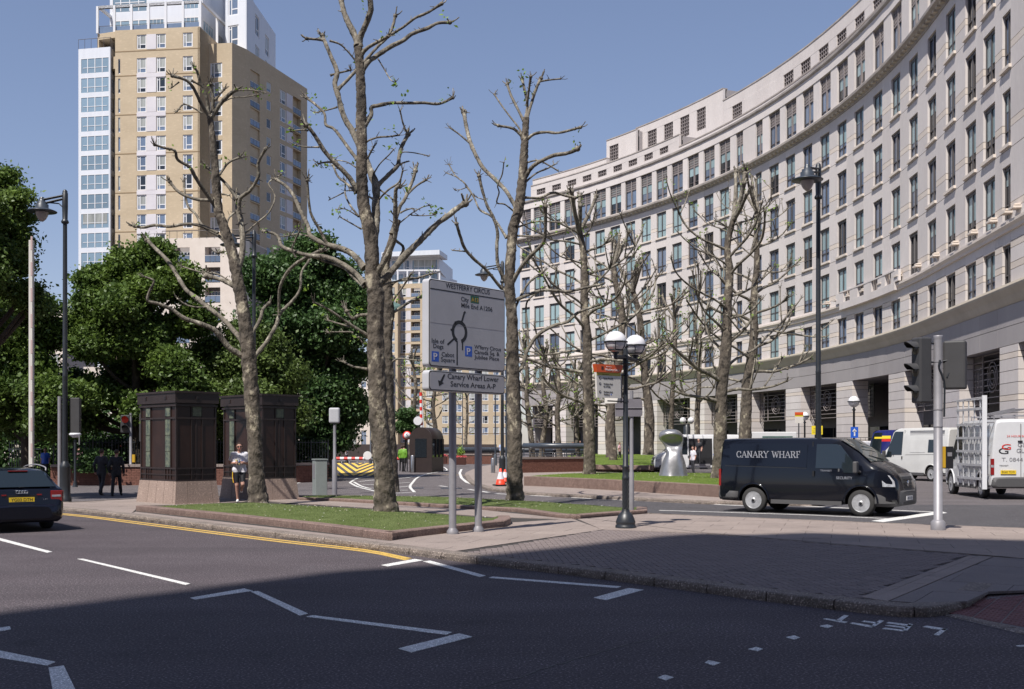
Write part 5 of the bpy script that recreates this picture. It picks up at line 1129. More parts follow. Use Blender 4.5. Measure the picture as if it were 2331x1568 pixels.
grow('pale-barked plane tree left of the tallest trunk, beyond the barrier', [(727, 1042, 10), (728, 1000, 9), (722, 960, 8), (715, 920, 7), (700, 890, 5)], 115, 56, 8, .8, .35)
# ================================================================ street furniture
def kiosk(label, cpx, cpy, lenL, lenR, hgt):
    c = W(cpx, cpy, PZ); t = thing('ventilation_kiosk', label, 'kiosk', c, radians(45), 'brown granite kiosks'); a, b, h = lenR, lenL, hgt; bh = .66
    q = MB(); lo = [(-.07, -.07, 0), (a+.07, -.07, 0), (a+.07, b+.07, 0), (-.07, b+.07, 0)]; hi = [(0, 0, bh), (a, 0, bh), (a, b, bh), (0, b, bh)]
    n1, n2 = 2, 4
    def pt(u, v, z): k = .07*(1-z/bh); return (-k+(a+2*k)*u, -k+(b+2*k)*v, z)
    q.hexa([(.03, .03, 0), (a-.03, .03, 0), (a-.03, b-.03, 0), (.03, b-.03, 0), (.05, .05, bh-.02), (a-.05, .05, bh-.02), (a-.05, b-.05, bh-.02), (.05, b-.05, bh-.02)], 'mortar'); q.obj('plinth_core', t)
    g_ = .006
    for i, (u0, u1) in enumerate([(0, .28), (.28, .85), (.85, 1)]):
        MB().hexa([pt(u0, 0, 0), pt(u1-g_, 0, 0), pt(u1-g_, .06, 0), pt(u0, .06, 0), pt(u0, 0, bh), pt(u1-g_, 0, bh), pt(u1-g_, .06, bh), pt(u0, .06, bh)], 'pink_granite').obj('plinth_slab', t)
    vs_ = [0.06, .3, .5, .72, 1]
    for v0, v1 in zip(vs_, vs_[1:]): MB().hexa([pt(0, v0+g_, 0), pt(.1, v0+g_, 0), pt(.1, v1, 0), pt(0, v1, 0), pt(0, v0+g_, bh), pt(.1, v0+g_, bh), pt(.1, v1, bh), pt(0, v1, bh)], 'pink_granite').obj('plinth_slab', t)
    MB().box(.04, .04, bh, a-.04, b-.04, h-.05, 'brown').obj('body', t)
    q = MB(); q.box(-.05, -.05, h-.32, a+.05, b+.05, h, 'brown_trim'); q.box(-.08, -.08, h-.03, a+.08, b+.08, h+.03, 'brown_trim'); q.box(-.02, -.02, h-.42, a+.02, b+.02, h-.36, 'brown_trim'); q.obj('cornice', t)
    Z = lambda f: h*(1-f)                               # f: 0 top .. 1 bottom, as read off the picture
    def hor(f0, f1, p): return MB().box(-p+.04, -p+.04, Z(f1), a+p-.04, b+p-.04, Z(f0), 'brown_trim').obj('rail', t)
    hor(.225, .24, .03); hor(.677, .69, .03); hor(.735, .745, .02); hor(.785, .80, .035)
    def vR(u, w_=.03, f0=.12, f1=.8, p=.025): MB().box(a*u-w_/2, .04-p, Z(f1), a*u+w_/2, .05, Z(f0), 'brown_trim').obj('mullion', t)
    def vL(u, w_=.03, f0=.12, f1=.8, p=.025): MB().box(.04-p, b*u-w_/2, Z(f1), .05, b*u+w_/2, Z(f0), 'brown_trim').obj('mullion', t)
    for u in (.385, .65): vR(u)
    vR(.50, .04, .24, .80, .012); vR(.02, .05); vR(.98, .05)
    for u in (.70, .86, .18, .30): vL(1-u+0*.0) if False else None
    for u in (.16, .31, .71, .84): vL(u)
    vL(.02, .05); vL(.98, .05)
    for u in (.235, .775): vL(u, .03, .69, .80, .02)
    for u0, u1 in ((.175, .295), (.72, .83)):           # greenish bronze inlays
        for f0, f1 in ((.128, .215), (.245, .385), (.39, .53), (.535, .672)): MB().box(.012, b*u0, Z(f1), .045, b*u1, Z(f0), 'verdigris').obj('inlay', t)
    MB().box(a*.41, .012, Z(.215), a*.625, .045, Z(.128), 'verdigris').obj('inlay', t)
    for x0, y0, dx, dy in ((a*.5, -.055, 1, 0), (-.055, b*.24, 0, 1), (-.055, b*.78, 0, 1)):
        q = MB()
        for k, s_ in ((.055, 'brown_trim'), (.03, 'black')): q.box(x0-dx*k-(0 if dx else .012+.004*(k < .05)), y0-dy*k-(.012+.004*(k < .05) if dx else 0), h-.16-k, x0+dx*k+(0 if dx else .01), y0+dy*k+(.01 if dx else 0), h-.16+k, s_)
        q.obj('emblem', t)
    return t
kiosk('left brown granite kiosk with green bronze strips, free of any tree', 400.5, 1147.6, 2.27, 1.32, 3.28)
kiosk('right brown granite kiosk, partly hidden by the forked plane tree', 597.5, 1138.2, 2.40, 1.25, 3.30)
def street_lamp(label, px, d, ht, dr=(-1, 0), z=0.1, base=1.15, arm=.66):
    x = (px-CX)*d/F; t = thing('street_lamp', label, 'street lamp', (x, d, z), atan2(dr[1], dr[0])-pi, 'tall black street lamps'); k = ht/9.5
    MB().lathe([(.19, 0), (.19, .12), (.155, .16), (.155, .5), (.155, base-.12), (.16, base-.1), (.15, base-.03), (.10, base+.06), (.085, base+.1)], 'iron', n=20).obj('base', t)
    MB().lathe([(.085, base+.1), (.075, 3.8), (.078, 3.82), (.078, 3.86), (.073, 3.88), (.062, ht-1.0)], 'iron', n=16).obj('pole', t)
    MB().lathe([(.062, ht-1.0), (.10, ht-.98), (.115, ht-.94), (.10, ht-.90), (.075, ht-.86), (.085, ht-.5), (.085, ht-.06), (.07, ht-.04), (.075, ht), (.03, ht+.05)], 'iron', n=16).obj('bracket_post', t)
    q = MB()
    for s_ in (-.045, .045): q.tube([(0, s_, ht-.12), (-arm-.02, s_, ht-.28)], .024, 'iron', 6); q.tube([(0, s_, ht-.22), (-arm-.02, s_, ht-.40)], .024, 'iron', 6)
    q.tube([(0, 0, ht-.55), (-.18, 0, ht-.38), (-.45, 0, ht-.36)], .02, 'iron', 6); q.obj('arm', t)
    q = MB(); zc = ht-.66; q.lathe([(.06, zc+.46), (.09, zc+.40), (.09, zc+.34), (.15, zc+.32), (.15, zc+.26), (.19, zc+.24), (.19, zc+.13), (.28, zc+.10), (.42, zc+.045), (.44, zc+.03), (.43, zc+.012), (.25, zc+.02), (.2, zc)], 'iron_blue', (-arm-.02, 0, 0), 28); h_ = q.obj('lamp_head', t)
    MB().lathe([(.19, zc+.005), (.175, zc-.09), (.12, zc-.2), (.05, zc-.27), (.001, zc-.285)], 'opal_warm', (-arm-.02, 0, 0), 20).obj('lamp_glass', h_); return t
street_lamp('tall black street lamp at the far left beside the dark estate car', 148, 33.6, 9.5, (-1, -.1))
street_lamp('tall black street lamp rising behind the black van', 1862, 31.6, 9.8, (-.55, -.83), arm=.95)
street_lamp('tall black street lamp behind the forked plane tree, between the kiosks', 578, 42, 9.9, (-.75, -.66), arm=.9)
street_lamp('tall black street lamp whose head shows between the road sign and the plane tree', 1143, 52, 10.4, (-1, -.15), arm=.85)
for px, by, ty, lb in ((1127, 1062, 890, 'plain black lamp column leftmost of those behind the road sign'), (1152, 1078, 880, 'plain black lamp column touching the trunk right of the road sign')):
    p = W(px, by); o = MB(); o.lathe([(.17, 0), (.17, .1), (.14, .14), (.14, .95), (.07, 1.05), (.06, 1.1), (.05, 7)], 'iron_blue', n=12); tag(o.obj('lamp_column', None, p), lb, 'lamp column')
for px, d, h_, lb in ((843, 95, 8, 'slim dark lamp column in the distance between the two touching trunks'), (672, 90, 8.5, 'slim lamp column in front of the pale building'), (1090, 110, 9, 'slim lamp column in front of the tan flats by the right sign post'), (1052, 130, 9.5, 'slim lamp column between the sign posts')):
    o = MB(); o.lathe([(.16, 0), (.15, .9), (.06, 1), (.05, h_)], 'iron_blue', n=8); tag(o.obj('lamp_column', None, ((px-CX)*d/F, d, 0)), lb, 'lamp column')
# ---- double globe lamp with the finger board
gp = W(1423.5, 1201, PZ); ga = Vector((.245, .40, 0)); gt = thing('globe_lamp', 'black cast iron lamp post with two white globes on the near pavement', 'street lamp', gp)
MB().lathe([(.215, 0), (.215, .05), (.19, .07), (.205, .10), (.205, .13), (.18, .20), (.15, .27), (.10, .325), (.085, .34), (.085, .36), (.075, .38)], 'iron', n=32).obj('base', gt)
q = MB(); q.lathe([(.066, .36), (.066, 1.02)], 'iron', n=20)
for s_ in (1, -1):
    for j in range(8):
        a0 = 2*pi*j/8; q.tube([(.068*cos(a0+s_*u*pi*1.6), .068*sin(a0+s_*u*pi*1.6), .38+.64*u) for u in [v/16 for v in range(17)]], .0065, 'iron', 4)
q.obj('shaft', gt)
MB().lathe([(.075, 1.02), (.08, 1.05), (.068, 1.07), (.068, 1.24), (.078, 1.26), (.078, 1.29), (.06, 1.31), (.047, 3.3), (.06, 3.36), (.06, 3.6)], 'iron', n=20).obj('upper_shaft', gt)
q = MB(); q.lathe([(.05, 3.40), (.13, 3.42), (.13, 3.435), (.05, 3.45)], 'iron', n=24); q.ball((0, 0, 3.80), .06, 'iron', 12, 8); q.lathe([(.05, 3.6), (.04, 3.75)], 'iron'); q.obj('finial', gt)
q = MB(); q.tube([-ga+Vector((0, 0, 3.53)), Vector((0, 0, 3.56)), ga+Vector((0, 0, 3.53))], .045, 'iron', 8)
for s_ in (-1, 1): q.lathe([(.04, 3.5), (.05, 3.55), (.035, 3.58), (.075, 3.62), (.05, 3.64)], 'iron', ga*s_)
q.obj('arm', gt)
for s_ in (-1, 1):
    c = ga*s_+Vector((0, 0, 3.845)); R = .225
    o = MB().ball(c, R, 'opal', 28, 18).obj('globe', gt); q = MB(); q.lathe([(R*1.005, -.018), (R*1.10, -.014), (R*1.10, .010), (R*1.005, .014)], 'iron', c, 32)
    q.lathe([(R*.70, -R*.78), (R*.73, -R*.74), (R*.69, -R*.72)], 'iron', c, 24)
    for j in range(6): a0 = 2*pi*j/6+.4; q.tube([c+Vector((cos(a0)*R*1.03*cos(u), sin(a0)*R*1.03*cos(u), R*1.03*sin(u))) for u in [-.85+.85*v/6 for v in range(7)]], .008, 'iron', 4)
    q.lathe([(.05, -R*1.02), (R*.68, -R*.76), (R*.66, -R*.70)], 'iron', c, 20); q.obj('cage', o)
def plane_of(pa, da, pb, db):                           # upright plane through two picture columns
    A = Vector(((pa-CX)*da/F, da, 0)); B = Vector(((pb-CX)*db/F, db, 0)); u = (B-A).normalized(); n = Vector((u.y, -u.x, 0)); return A, B, u, n
def on_plane(A, u, px, py):                             # picture point on that plane -> (u, z)
    x = (px-CX)/F; t = (x*A.y-A.x)/(u.x-x*u.y); y = A.y+u.y*t; return t, H-(py-HY)*y/F
def fit(name, txt, parent, org, ux, uy, u0, u1, v0, cap, m='black', th=.0012, bold=.0, off=.0, serif=False):
    me = text_mesh(txt, 1.0, th/cap*.7 if False else .01, m, bold=bold); xs = [v.co.x for v in me.vertices]; ys = [v.co.y for v in me.vertices]
    if not xs: return None
    capn = .69; sx = (u1-u0)/(max(xs)-min(xs)); sy = cap/capn
    me.transform(Matrix.Translation((-min(xs), 0, 0))); me.transform(Matrix.Diagonal((sx, sy, th/.01, 1)))
    if serif:
        pass
    o = link(me, name, parent); ux = Vector(ux).normalized(); uy = Vector(uy).normalized(); uz = ux.cross(uy); o.matrix_local = frame(Vector(org)+ux*u0+uy*v0+uz*(off+th/2), ux, uy); return o
# ---- the big road sign
A, B, u, n = plane_of(975, 20.5, 1149, 22.2); rs_ = thing('road_sign', 'large grey road sign on two posts reading WESTFERRY CIRCUS with a roundabout map', 'road sign', (A.x, A.y, 0)); O = A.copy(); L_ = (B-A).length
on = lambda px, py: on_plane(A, u, px, py)
def C4(x, y): return on(591.9+.3398*x, 473.5+.3398*y)
def panel(z0, z1, name):
    r = .07; pts = []
    for cx_, cz_, a0 in ((L_-r, z0+r, -90), (L_-r, z1-r, 0), (r, z1-r, 90), (r, z0+r, 180)):
        for k in range(5): a = radians(a0+22.5*k); pts.append((cx_+r*cos(a), cz_+r*sin(a)))
    P = lambda s, z, o_: u*s+n*o_+Vector((0, 0, z))
    q = MB(); N = len(pts); F1 = [P(*p, 0) for p in pts]; B1 = [P(*p, -.17) for p in pts]
    q.add(F1+B1, [tuple(range(N)), tuple(range(2*N-1, N-1, -1))]+[(i, N+i, N+(i+1) % N, (i+1) % N) for i in range(N)], 'sign_grey'); o = bevel(q.obj(name, rs_), .012, 2)
    def rr(ins, off, m, th, nm):
        r2 = r-.01; p2 = []
        for cx_, cz_, a0 in ((L_-ins-r2, z0+ins+r2, -90), (L_-ins-r2, z1-ins-r2, 0), (ins+r2, z1-ins-r2, 90), (ins+r2, z0+ins+r2, 180)):
            for k in range(5): a = radians(a0+22.5*k); p2.append((cx_+r2*cos(a), cz_+r2*sin(a)))
        F2 = [P(*p, off) for p in p2]; MB().add(F2+[P(*p, off-th) for p in p2], [tuple(range(N)), tuple(range(2*N-1, N-1, -1))]+[(i, N+i, N+(i+1) % N, (i+1) % N) for i in range(N)], m).obj(nm, o)
    rr(.015, .004, 'black', .004, 'border'); rr(.032, .008, 'sign_face', .004, 'face'); return o
zt_, zb_ = 1.85+(1012-632)*20.5/F, 1.85+(1012-834)*20.5/F
top_p = panel(zb_, zt_, 'map_panel'); low_p = panel(1.85+(1012-889)*20.5/F, zb_-.06, 'lower_panel')
lay = .0084
def bar(p, q, w_, m='black', th=.001, nm='line', par=None):
    a = Vector((*p, 0)); b = Vector((*q, 0)); d_ = (b-a).normalized(); s = Vector((-d_.y, d_.x, 0))*w_/2; pts = [a-s, b-s, b+s, a+s]
    if d_.x < 0: pts = [a-s, b-s, b+s, a+s]
    P = [u*v.x+Vector((0, 0, v.y))+n*(lay+th) for v in pts]; nn = (P[1]-P[0]).cross(P[2]-P[1])
    if nn.dot(n) < 0: P = P[::-1]
    MB().flat(P, th, m).obj(nm, par or top_p)
def tx(s, x0, x1, yb, cap, par=None, **k):
    a = C4(x0, yb); b = C4(x1, yb); return fit('lettering', s, par or top_p, (0, 0, 0), u, (0, 0, 1), a[0], b[0], a[1], cap, off=lay, bold=.02, **k)
sc_ = 21.3/F*.3398
a = C4(1133, 537); b = (L_-.035, a[1]); bar((.035, a[1]), b, .022)
def txl(s, x0, x1, y0, y1, cap_px, **k):                # y0, y1: baseline at the two ends
    a = C4(x0, y0); b = C4(x1, y1); z = (a[1]+b[1])/2; return fit('lettering', s, k.pop('par', top_p), (0, 0, 0), u, (0, 0, 1), a[0], b[0], z, cap_px*sc_, off=lay, bold=.010, **k)
txl('WESTFERRY CIRCUS', 1240, 1535, 540, 573, 32)
txl('City', 1343, 1395, 624, 628, 29); txl('Mile End A1206', 1345, 1553, 668, 690, 29)
def plate(x0, x1, y0, y1, m, nm='patch'):
    a = C4(x0, y1); b = C4(x1, y0); P = [u*s+Vector((0, 0, z))+n*(lay+.0008) for s, z in ((a[0], a[1]), (b[0], a[1]), (b[0], b[1]), (a[0], b[1]))]; MB().flat(P, .0008, m).obj(nm, top_p)
plate(1407, 1462, 594, 634, 'green_sign'); fit('lettering', 'A13', top_p, (0, 0, 0), u, (0, 0, 1), C4(1412, 630)[0], C4(1459, 630)[0], C4(1430, 628)[1], 27*sc_, off=lay+.0012, m='gold', bold=.012)
txl('Isle of', 1147, 1232, 902, 908, 28); txl('Dogs', 1157, 1225, 938, 941, 28); txl('Cabot', 1213, 1297, 994, 998, 28); txl('Square', 1208, 1302, 1028, 1034, 28)
txl("W'ferry Circus", 1432, 1610, 946, 955, 26); txl('Canada Sq. &', 1432, 1600, 980, 986, 26); txl('Jubilee Place', 1432, 1597, 1012, 1020, 26)
for x0, x1, y0, y1 in ((1147, 1195, 962, 1026), (1370, 1417, 928, 992)):
    plate(x0, x1, y0, y1, 'blue_sign'); fit('lettering', 'P', top_p, (0, 0, 0), u, (0, 0, 1), C4(x0+12, y1)[0], C4(x1-11, y1)[0], C4(x0+20, y1-12)[1], 42*sc_, off=lay+.0012, m='shirt', bold=.02)
# roundabout diagram
cu, cz = C4(1333, 830); ro, ri = C4(1385, 830)[0]-cu, C4(1368, 830)[0]-cu
a0, a1 = radians(-75), radians(-112)+2*pi; N = 44; pf = []; pb = []
for k in range(N+1):
    a = a0+(a1-a0)*k/N
    pf += [u*(cu+ri*cos(a))+Vector((0, 0, cz+ri*sin(a)))+n*(lay+.001), u*(cu+ro*cos(a))+Vector((0, 0, cz+ro*sin(a)))+n*(lay+.001)]
fs = [(2*k, 2*k+1, 2*k+3, 2*k+2) for k in range(N)]; q = MB(); q.add(pf, fs, 'black'); q.add([p-n*.001 for p in pf], [f[::-1] for f in fs], 'black'); q.obj('ring', top_p)
bar(C4(1347, 765), C4(1366, 700), .045); P = [C4(1357, 702), C4(1377, 704), C4(1370, 688)]; MB().flat([u*s+Vector((0, 0, z))+n*(lay+.001) for s, z in P], .001, 'black').obj('arrow', top_p)
bar(C4(1317, 890), C4(1317, 1053), .036); bar(C4(1353, 890), C4(1353, 952), .034); bar(C4(1297, 875), C4(1252, 916), .04); bar(C4(1310, 780), C4(1302, 760), .035); bar(C4(1286, 815), C4(1273, 816), .04)
bar(C4(1136, 764), (L_-.04, C4(1136, 764)[1]), .006, 'stone_grey')
txl('Canary Wharf Lower', 1253, 1595, 1144, 1162, 34, par=low_p); txl('Service Areas A-P', 1273, 1575, 1198, 1208, 34, par=low_p)
P = [C4(1228, 1112), C4(1238, 1116), C4(1217, 1166), C4(1228, 1172), C4(1196, 1194), C4(1189, 1152), C4(1204, 1158)]; MB().flat([u*s+Vector((0, 0, z))+n*(lay+.001) for s, z in P][::-1], .001, 'black').obj('arrow', low_p)
for tpx in (1030, 1088):
    best = min((k/200 for k in range(200)), key=lambda k: abs(((A+u*L_*k-n*.24).x/(A+u*L_*k-n*.24).y)*F+CX-tpx)); p = A+u*L_*best-n*.24; zt2 = zt_-.25
    MB().lathe([(.115, PZ), (.115, PZ+.055), (.075, PZ+.11), (.073, PZ+.12), (.073, zt2)], 'galv', (p-A).to_3d()*1, 24).obj('post', rs_)
    q = MB()
    for z in (zb_+.3, zt_-.4, zb_-.3): c = p-A+Vector((0, 0, z)); q.lathe([(.082, -.03), (.082, .03)], 'galv', c, 20); q.tube([c, c+n*.12], .03, 'galv', 6)
    q.obj('clamp', rs_)
# ---- finger board on the globe lamp
A2, B2, u2_, n2 = plane_of(1361, 22.35, 1412, 22.75); O2 = A2
fb = thing('direction_board', 'orange topped Westferry Circus direction board hung on the globe lamp', 'direction board', (A2.x, A2.y, 0))
SQ = lambda x, y: on_plane(A2, u2_, 1302.2+.151*x, 710.3+.151*y)   # crop coordinates of the board
def brd(pts, off, th, m, nm, par): P = [u2_*s+Vector((0, 0, z))+n2*off for s, z in [SQ(*p) for p in pts]][::-1]; return MB().flat(P, th, m).obj(nm, par)
brd([(362, 905), (725, 918), (735, 1298), (378, 1288)], 0, .05, 'board', 'panel', fb); bd = fb.children[0]
brd([(368, 905), (725, 918), (726, 966), (369, 948)], .004, .004, 'olive', 'band', bd)
hd = brd([(338, 780), (752, 802), (722, 915), (362, 903)], .03, .10, 'orange', 'header', fb)
def ftx(s, x0, x1, yb, cap, m='black', o=.003, par=bd): a = SQ(x0, yb); b = SQ(x1, yb); fit('lettering', s, par, (0, 0, 0), u2_, (0, 0, 1), a[0], b[0], (a[1]+b[1])/2, cap*.151*22.5/F, off=o, m=m, th=.003)
ftx('Westferry Circus', 478, 690, 888, 34, 'opal', .033, hd); ftx('Welcome to', 490, 575, 830, 12, 'opal', .033, hd)
ftx('Canary Riverside', 465, 612, 1008, 22); ftx('Westferry Road', 468, 606, 1092, 22); ftx('Isle of Dogs', 470, 572, 1130, 22); ftx('Westferry Road', 470, 606, 1212, 22); ftx('Westferry', 472, 560, 1250, 22); ftx('Street level', 450, 545, 945, 12, 'black', .006)
for y in (992, 1078, 1200):
    s, z = SQ(419, y); q = MB(); q.lathe([(.028, 0), (.028, .004)], 'black', (0, 0, 0), 20); o = q.obj('disc', bd); o.matrix_local = frame(u2_*s+Vector((0, 0, z)), u2_, (0, 0, 1)); 
    q = MB(); q.box(-.004, -.015, .0045, .004, .01, .007, 'opal'); q.add([(-.012, .004, .0065), (.012, .004, .0065), (0, .018, .0065)], [(0, 1, 2)], 'opal'); q.obj('arrow', o)
s, z = SQ(585, 1243); o = MB().lathe([(.014, 0), (.014, .003)], 'blue_sign', (0, 0, 0), 16).obj('badge', bd); o.matrix_local = frame(u2_*s+Vector((0, 0, z)), u2_, (0, 0, 1))
s, z = SQ(438, 840); MB().box(-.03, -.03, 0, .03, .03, .004, 'wood').obj('emblem', hd).matrix_local = frame(u2_*s+Vector((0, 0, z))+n2*.031, u2_, (0, 0, 1))
q = MB(); c = Vector((gp.x-A2.x, gp.y-A2.y, 0))
for z in (2.75, 3.3): q.lathe([(.062, -.02), (.062, .02)], 'iron', c+Vector((0, 0, z))); q.tube([c+Vector((0, 0, z)), u2_*.30+Vector((0, 0, z))-n2*.03], .015, 'iron', 5)
q.obj('bracket', fb)
bb = tag(MB().flat([(0, 0, 0), (-.02, .46, 0), (.02, .46, .58), (.04, 0, .62)], .05, 'board').obj('direction_board', None, (gp.x-.075, gp.y+.02, 2.72), radians(38)), 'second direction board of the globe lamp, seen edge on behind its shaft', 'direction board')
# ---- grey post with the back of a sign, behind the globe lamp
p = W(1437, 1168, PZ); t = thing('sign_post', 'grey post with a plain dark sign seen from behind, beside the globe lamp', 'sign', p)
MB().lathe([(.065, 0), (.065, 1.02), (.05, 1.06), (.045, 3.1)], 'galv', n=16).obj('post', t)
s_ = p.y/F
q = MB(); x0, x1 = (1399-1437)*s_, (1461-1437)*s_; z0, z1 = (1168-948)*s_, (1168-908)*s_; q.flat([(x0, -.07, z0), (x1-.03, -.07, z0), (x1, -.07, z0+.04), (x1, -.07, z1-.08), (x1-.04, -.07, z1), (x0, -.07, z1)], .02, 'fascia'); q.box(x0, -.095, z0+(z1-z0)*.5-.01, x1, -.07, z0+(z1-z0)*.5+.01, 'galv'); q.box(x0, -.075, z0, x0+.02, -.05, z1, 'galv'); q.obj('panel', t)
# ---- traffic signals
def signal_head(t, pos, yaw, lamps=3, m='plastic_dark', s=1.0, lit=None, board=True, ped=False):
    h = .36*lamps+.05 if not ped else .56; o = link(None, 'signal_head', t, pos, (0, 0, yaw)); o = None
    base = Matrix.Translation(Vector(pos)) @ Matrix.Rotation(yaw, 4, 'Z')
    def put(mb, nm, par=t, local=True): ob = mb.obj(nm, par); ob.matrix_local = base if par is t else Matrix.Identity(4); return ob
    q = MB(); q.box(-.15, -.13, 0, .15, .12, h, m); hd_ = bevel(put(q, 'signal_head'), .03, 2)
    n_ = lamps if not ped else 2; st = h/n_
    for k in range(n_):
        z = st*(k+.5); c = MB(); rr = .115; N = 14; vs = []; 
        for j in range(N+1):
            a = pi*.04+pi*.92*j/N; ln = .23*(.35+.65*sin(a)**.8); vs += [(rr*1.03*cos(a), -.13, z+rr*1.03*sin(a)), (rr*1.0*cos(a), -.13-ln, z+rr*1.0*sin(a)-.02*0)]
        vs2 = [(x*.93, y, z+(zz-z)*.93) for x, y, zz in vs]; fs = [(2*j, 2*j+1, 2*j+3, 2*j+2) for j in range(N)]
        c.add(vs, fs, m); c.add(vs2, [f[::-1] for f in fs], 'black'); e = [(2*j+1) for j in range(N+1)]
        c.add([vs[i] for i in e]+[vs2[i] for i in e], [(j, j+1, N+2+j, N+1+j) for j in range(N)], m)
        ob = c.obj('hood', hd_)
        l = MB(); l.lathe([(rr*.97, -.138), (rr*.8, -.150), (.001, -.156)], 'lens_on' if lit == k else 'lens_off', (0, 0, z), 18, axis='y'); l.obj('lens', hd_)
    return hd_
M['lens_off'] = mat('lens_off', (.05, .045, .04), .2, var=.3, vs=30); M['lens_on'] = mat('lens_on', (.14, .012, .01), .3, emit=(1, .05, .02, .06))
p = W(2134.5, 1206, PZ); ts = thing('traffic_light', 'grey pole with dark signal heads at the right, in front of the vans', 'traffic light', p)
q = MB(); q.lathe([(.145, 0), (.145, .16), (.10, .205), (.088, .21), (.088, 3.93)], 'galv', n=24); q.obj('pole', ts); s_ = p.y/F
MB().lathe([(.09, 3.88), (.092, 3.93), (.092, 3.955), (.02, 3.96)], 'galv').obj('cap', ts)
b3d = lambda px, py: ((px-2134.5)*s_, 0, (1206-py)*s_)
x, _, z = b3d(2095, 917)
base = Matrix.Translation((x, .02, z)) @ Matrix.Rotation(radians(-78), 4, 'Z')
signal_head(ts, (x+.04, .05, z), radians(-74), 3).scale = (1.0, 1.12, 1.18)
x, _, z = b3d(2173, 886); hb2 = signal_head(ts, (x, .0, z), radians(152), 2); hb2.scale = (1.45, 1.1, 1.28)
q = MB(); q.box(-.30, .12, .0, .25, .135, 1.36, 'plastic_dark'); 
q = MB(); 
for a, b in (((0, 0, 3.42), (-.40, 0, 3.40)), ((0, 0, 3.42), (.33, -.08, 3.47)), ((.33, -.08, 3.47), (.16, -.05, 3.1)), ((-.2, 0, 3.8), (0, 0, 3.8))): q.tube([a, b], .018, 'iron', 6)
q.tube(smoothline([(.0, -.1, 3.45), (-.02, -.1, 3.3), (.06, -.1, 3.1), (.1, -.08, 2.9), (.1, -.06, 2.3)], 4), .02, 'iron', 6)
for z in (3.42, 2.45, 2.1): q.lathe([(.094, -.012), (.094, .012)], 'galv', (0, 0, z), 20)
q.obj('bracket', ts)
q = MB(); q.box(.07, -.09, 1.27, .12, .08, 1.70, 'gold'); q.box(.12, -.1, 1.25, .27, .09, 1.70, 'black'); q.box(.15, -.11, 1.5, .24, -.1, 1.58, 'galv'); q.obj('push_button_box', ts)
# pedestrian signal beyond the road on the left
p = W(297.5, 1104); t = thing('pedestrian_signal', 'grey pole with a red pedestrian signal, near the two men in suits', 'pedestrian signal', p); s_ = p.y/F
MB().lathe([(.14, 0), (.14, .12), (.07, .17), (.065, 2.95), (.065, 3.3)], 'galv', n=16).obj('pole', t)
signal_head(t, (-.24, 0, (1104-985)*s_), radians(12), 2, lit=1, ped=True).scale = (1.35, 1, 1.45)
MB().box(.08, -.06, 1.05, .2, .1, 1.4, 'gold').obj('push_button_box', t); MB().box(.42, -.1, 2.0, .68, .16, 3.25, 'plastic_dark').obj('signal_back', t)
# signal seen from behind beside the tall lamp
p = W(136, 1141, PZ); t = thing('traffic_light', 'traffic signal seen from behind, beside the leftmost tall lamp post', 'traffic light', p); s_ = p.y/F
MB().lathe([(.09, 0), (.06, .2), (.06, (1141-902)*s_)], 'galv', n=16).obj('pole', t)
q = MB(); q.box(.27, .05, (1141-985)*s_, .58, .13, (1141-905)*s_, 'plastic_dark'); q.box(.33, .13, (1141-983)*s_, .55, .3, (1141-907)*s_, 'black'); bevel(q.obj('signal_back', t), .02, 2); q = MB(); q.tube([(.56, .1, (1141-990)*s_), (.56, .1, (1141-1012)*s_)], .02, 'galv', 6)
for z in (2.4, 3.1): q.tube([(0, 0, z), (.3, .1, z)], .018, 'iron', 6)
q.obj('bracket', t)
M['red_patch'] = mat('red_patch', (.46, .34, .33), .6)
# ---- raised barrier pole at the left
p = W(72, 1148); s_ = p.y/F; t = thing('barrier', 'raised white barrier pole with red patches at the far left', 'barrier', p)
q = MB(); q.box(-.065, -.07, (1148-1062)*s_, .055, .07, (1148-547)*s_, 'board'); bevel(q.obj('arm', t), .01, 1)
for k in range(9): z = (1148-1040)*s_+k*.80; MB().box(.0, -.076, z, .058, -.07, z+.42, 'red_patch').obj('patch', t)
MB().box(-.18, -.2, 0, .2, .2, .9, 'plastic_dark').obj('housing', t)
# ---- cabinet and small post sign
a, b, c_ = W(702, 1130), W(718, 1131), W(743, 1129); t = thing('cabinet', 'grey-green metal utility cabinet beside the second kiosk', 'cabinet', (b.x, b.y, 0)); h_ = 84*b.y/F
uR = (c_-b).normalized(); uR = Vector((.93, .36, 0)); uL = Vector((-.36, .93, 0)); wR, wL = .42, .62
q = MB(); P = [Vector((0, 0, 0)), uR*wR, uR*wR+uL*wL, uL*wL]; q.prism([(v.x, v.y) for v in P], .0, h_, 'cabinet_grey' if 'cabinet_grey' in M else 'iron_blue'); cb = bevel(q.obj('body', t), .02, 2)
M['cabinet_grey'] = mat('cabinet_grey', (.235, .26, .25), .55, var=.06, vs=4); cb.data.materials[0] = M['cabinet_grey']
MB().prism([(v.x, v.y) for v in [-uR*.02-uL*.02, uR*(wR+.02)-uL*.02, uR*(wR+.02)+uL*(wL+.02), -uR*.02+uL*(wL+.02)]], h_, h_+.04, M['cabinet_grey']).obj('lid', t)
P0 = uL*.12; q = MB(); q.prism([(v.x, v.y) for v in [uL*.12-uR*.006, uL*.5-uR*.006, uL*.5, uL*.12]], h_*.5, h_*.9, 'galv'); q.obj('hatch', t)
p = W(761.5, 1126); t = thing('sign_post', 'small rounded grey box sign on a thin post by the striped ramp', 'sign', p); s_ = p.y/F
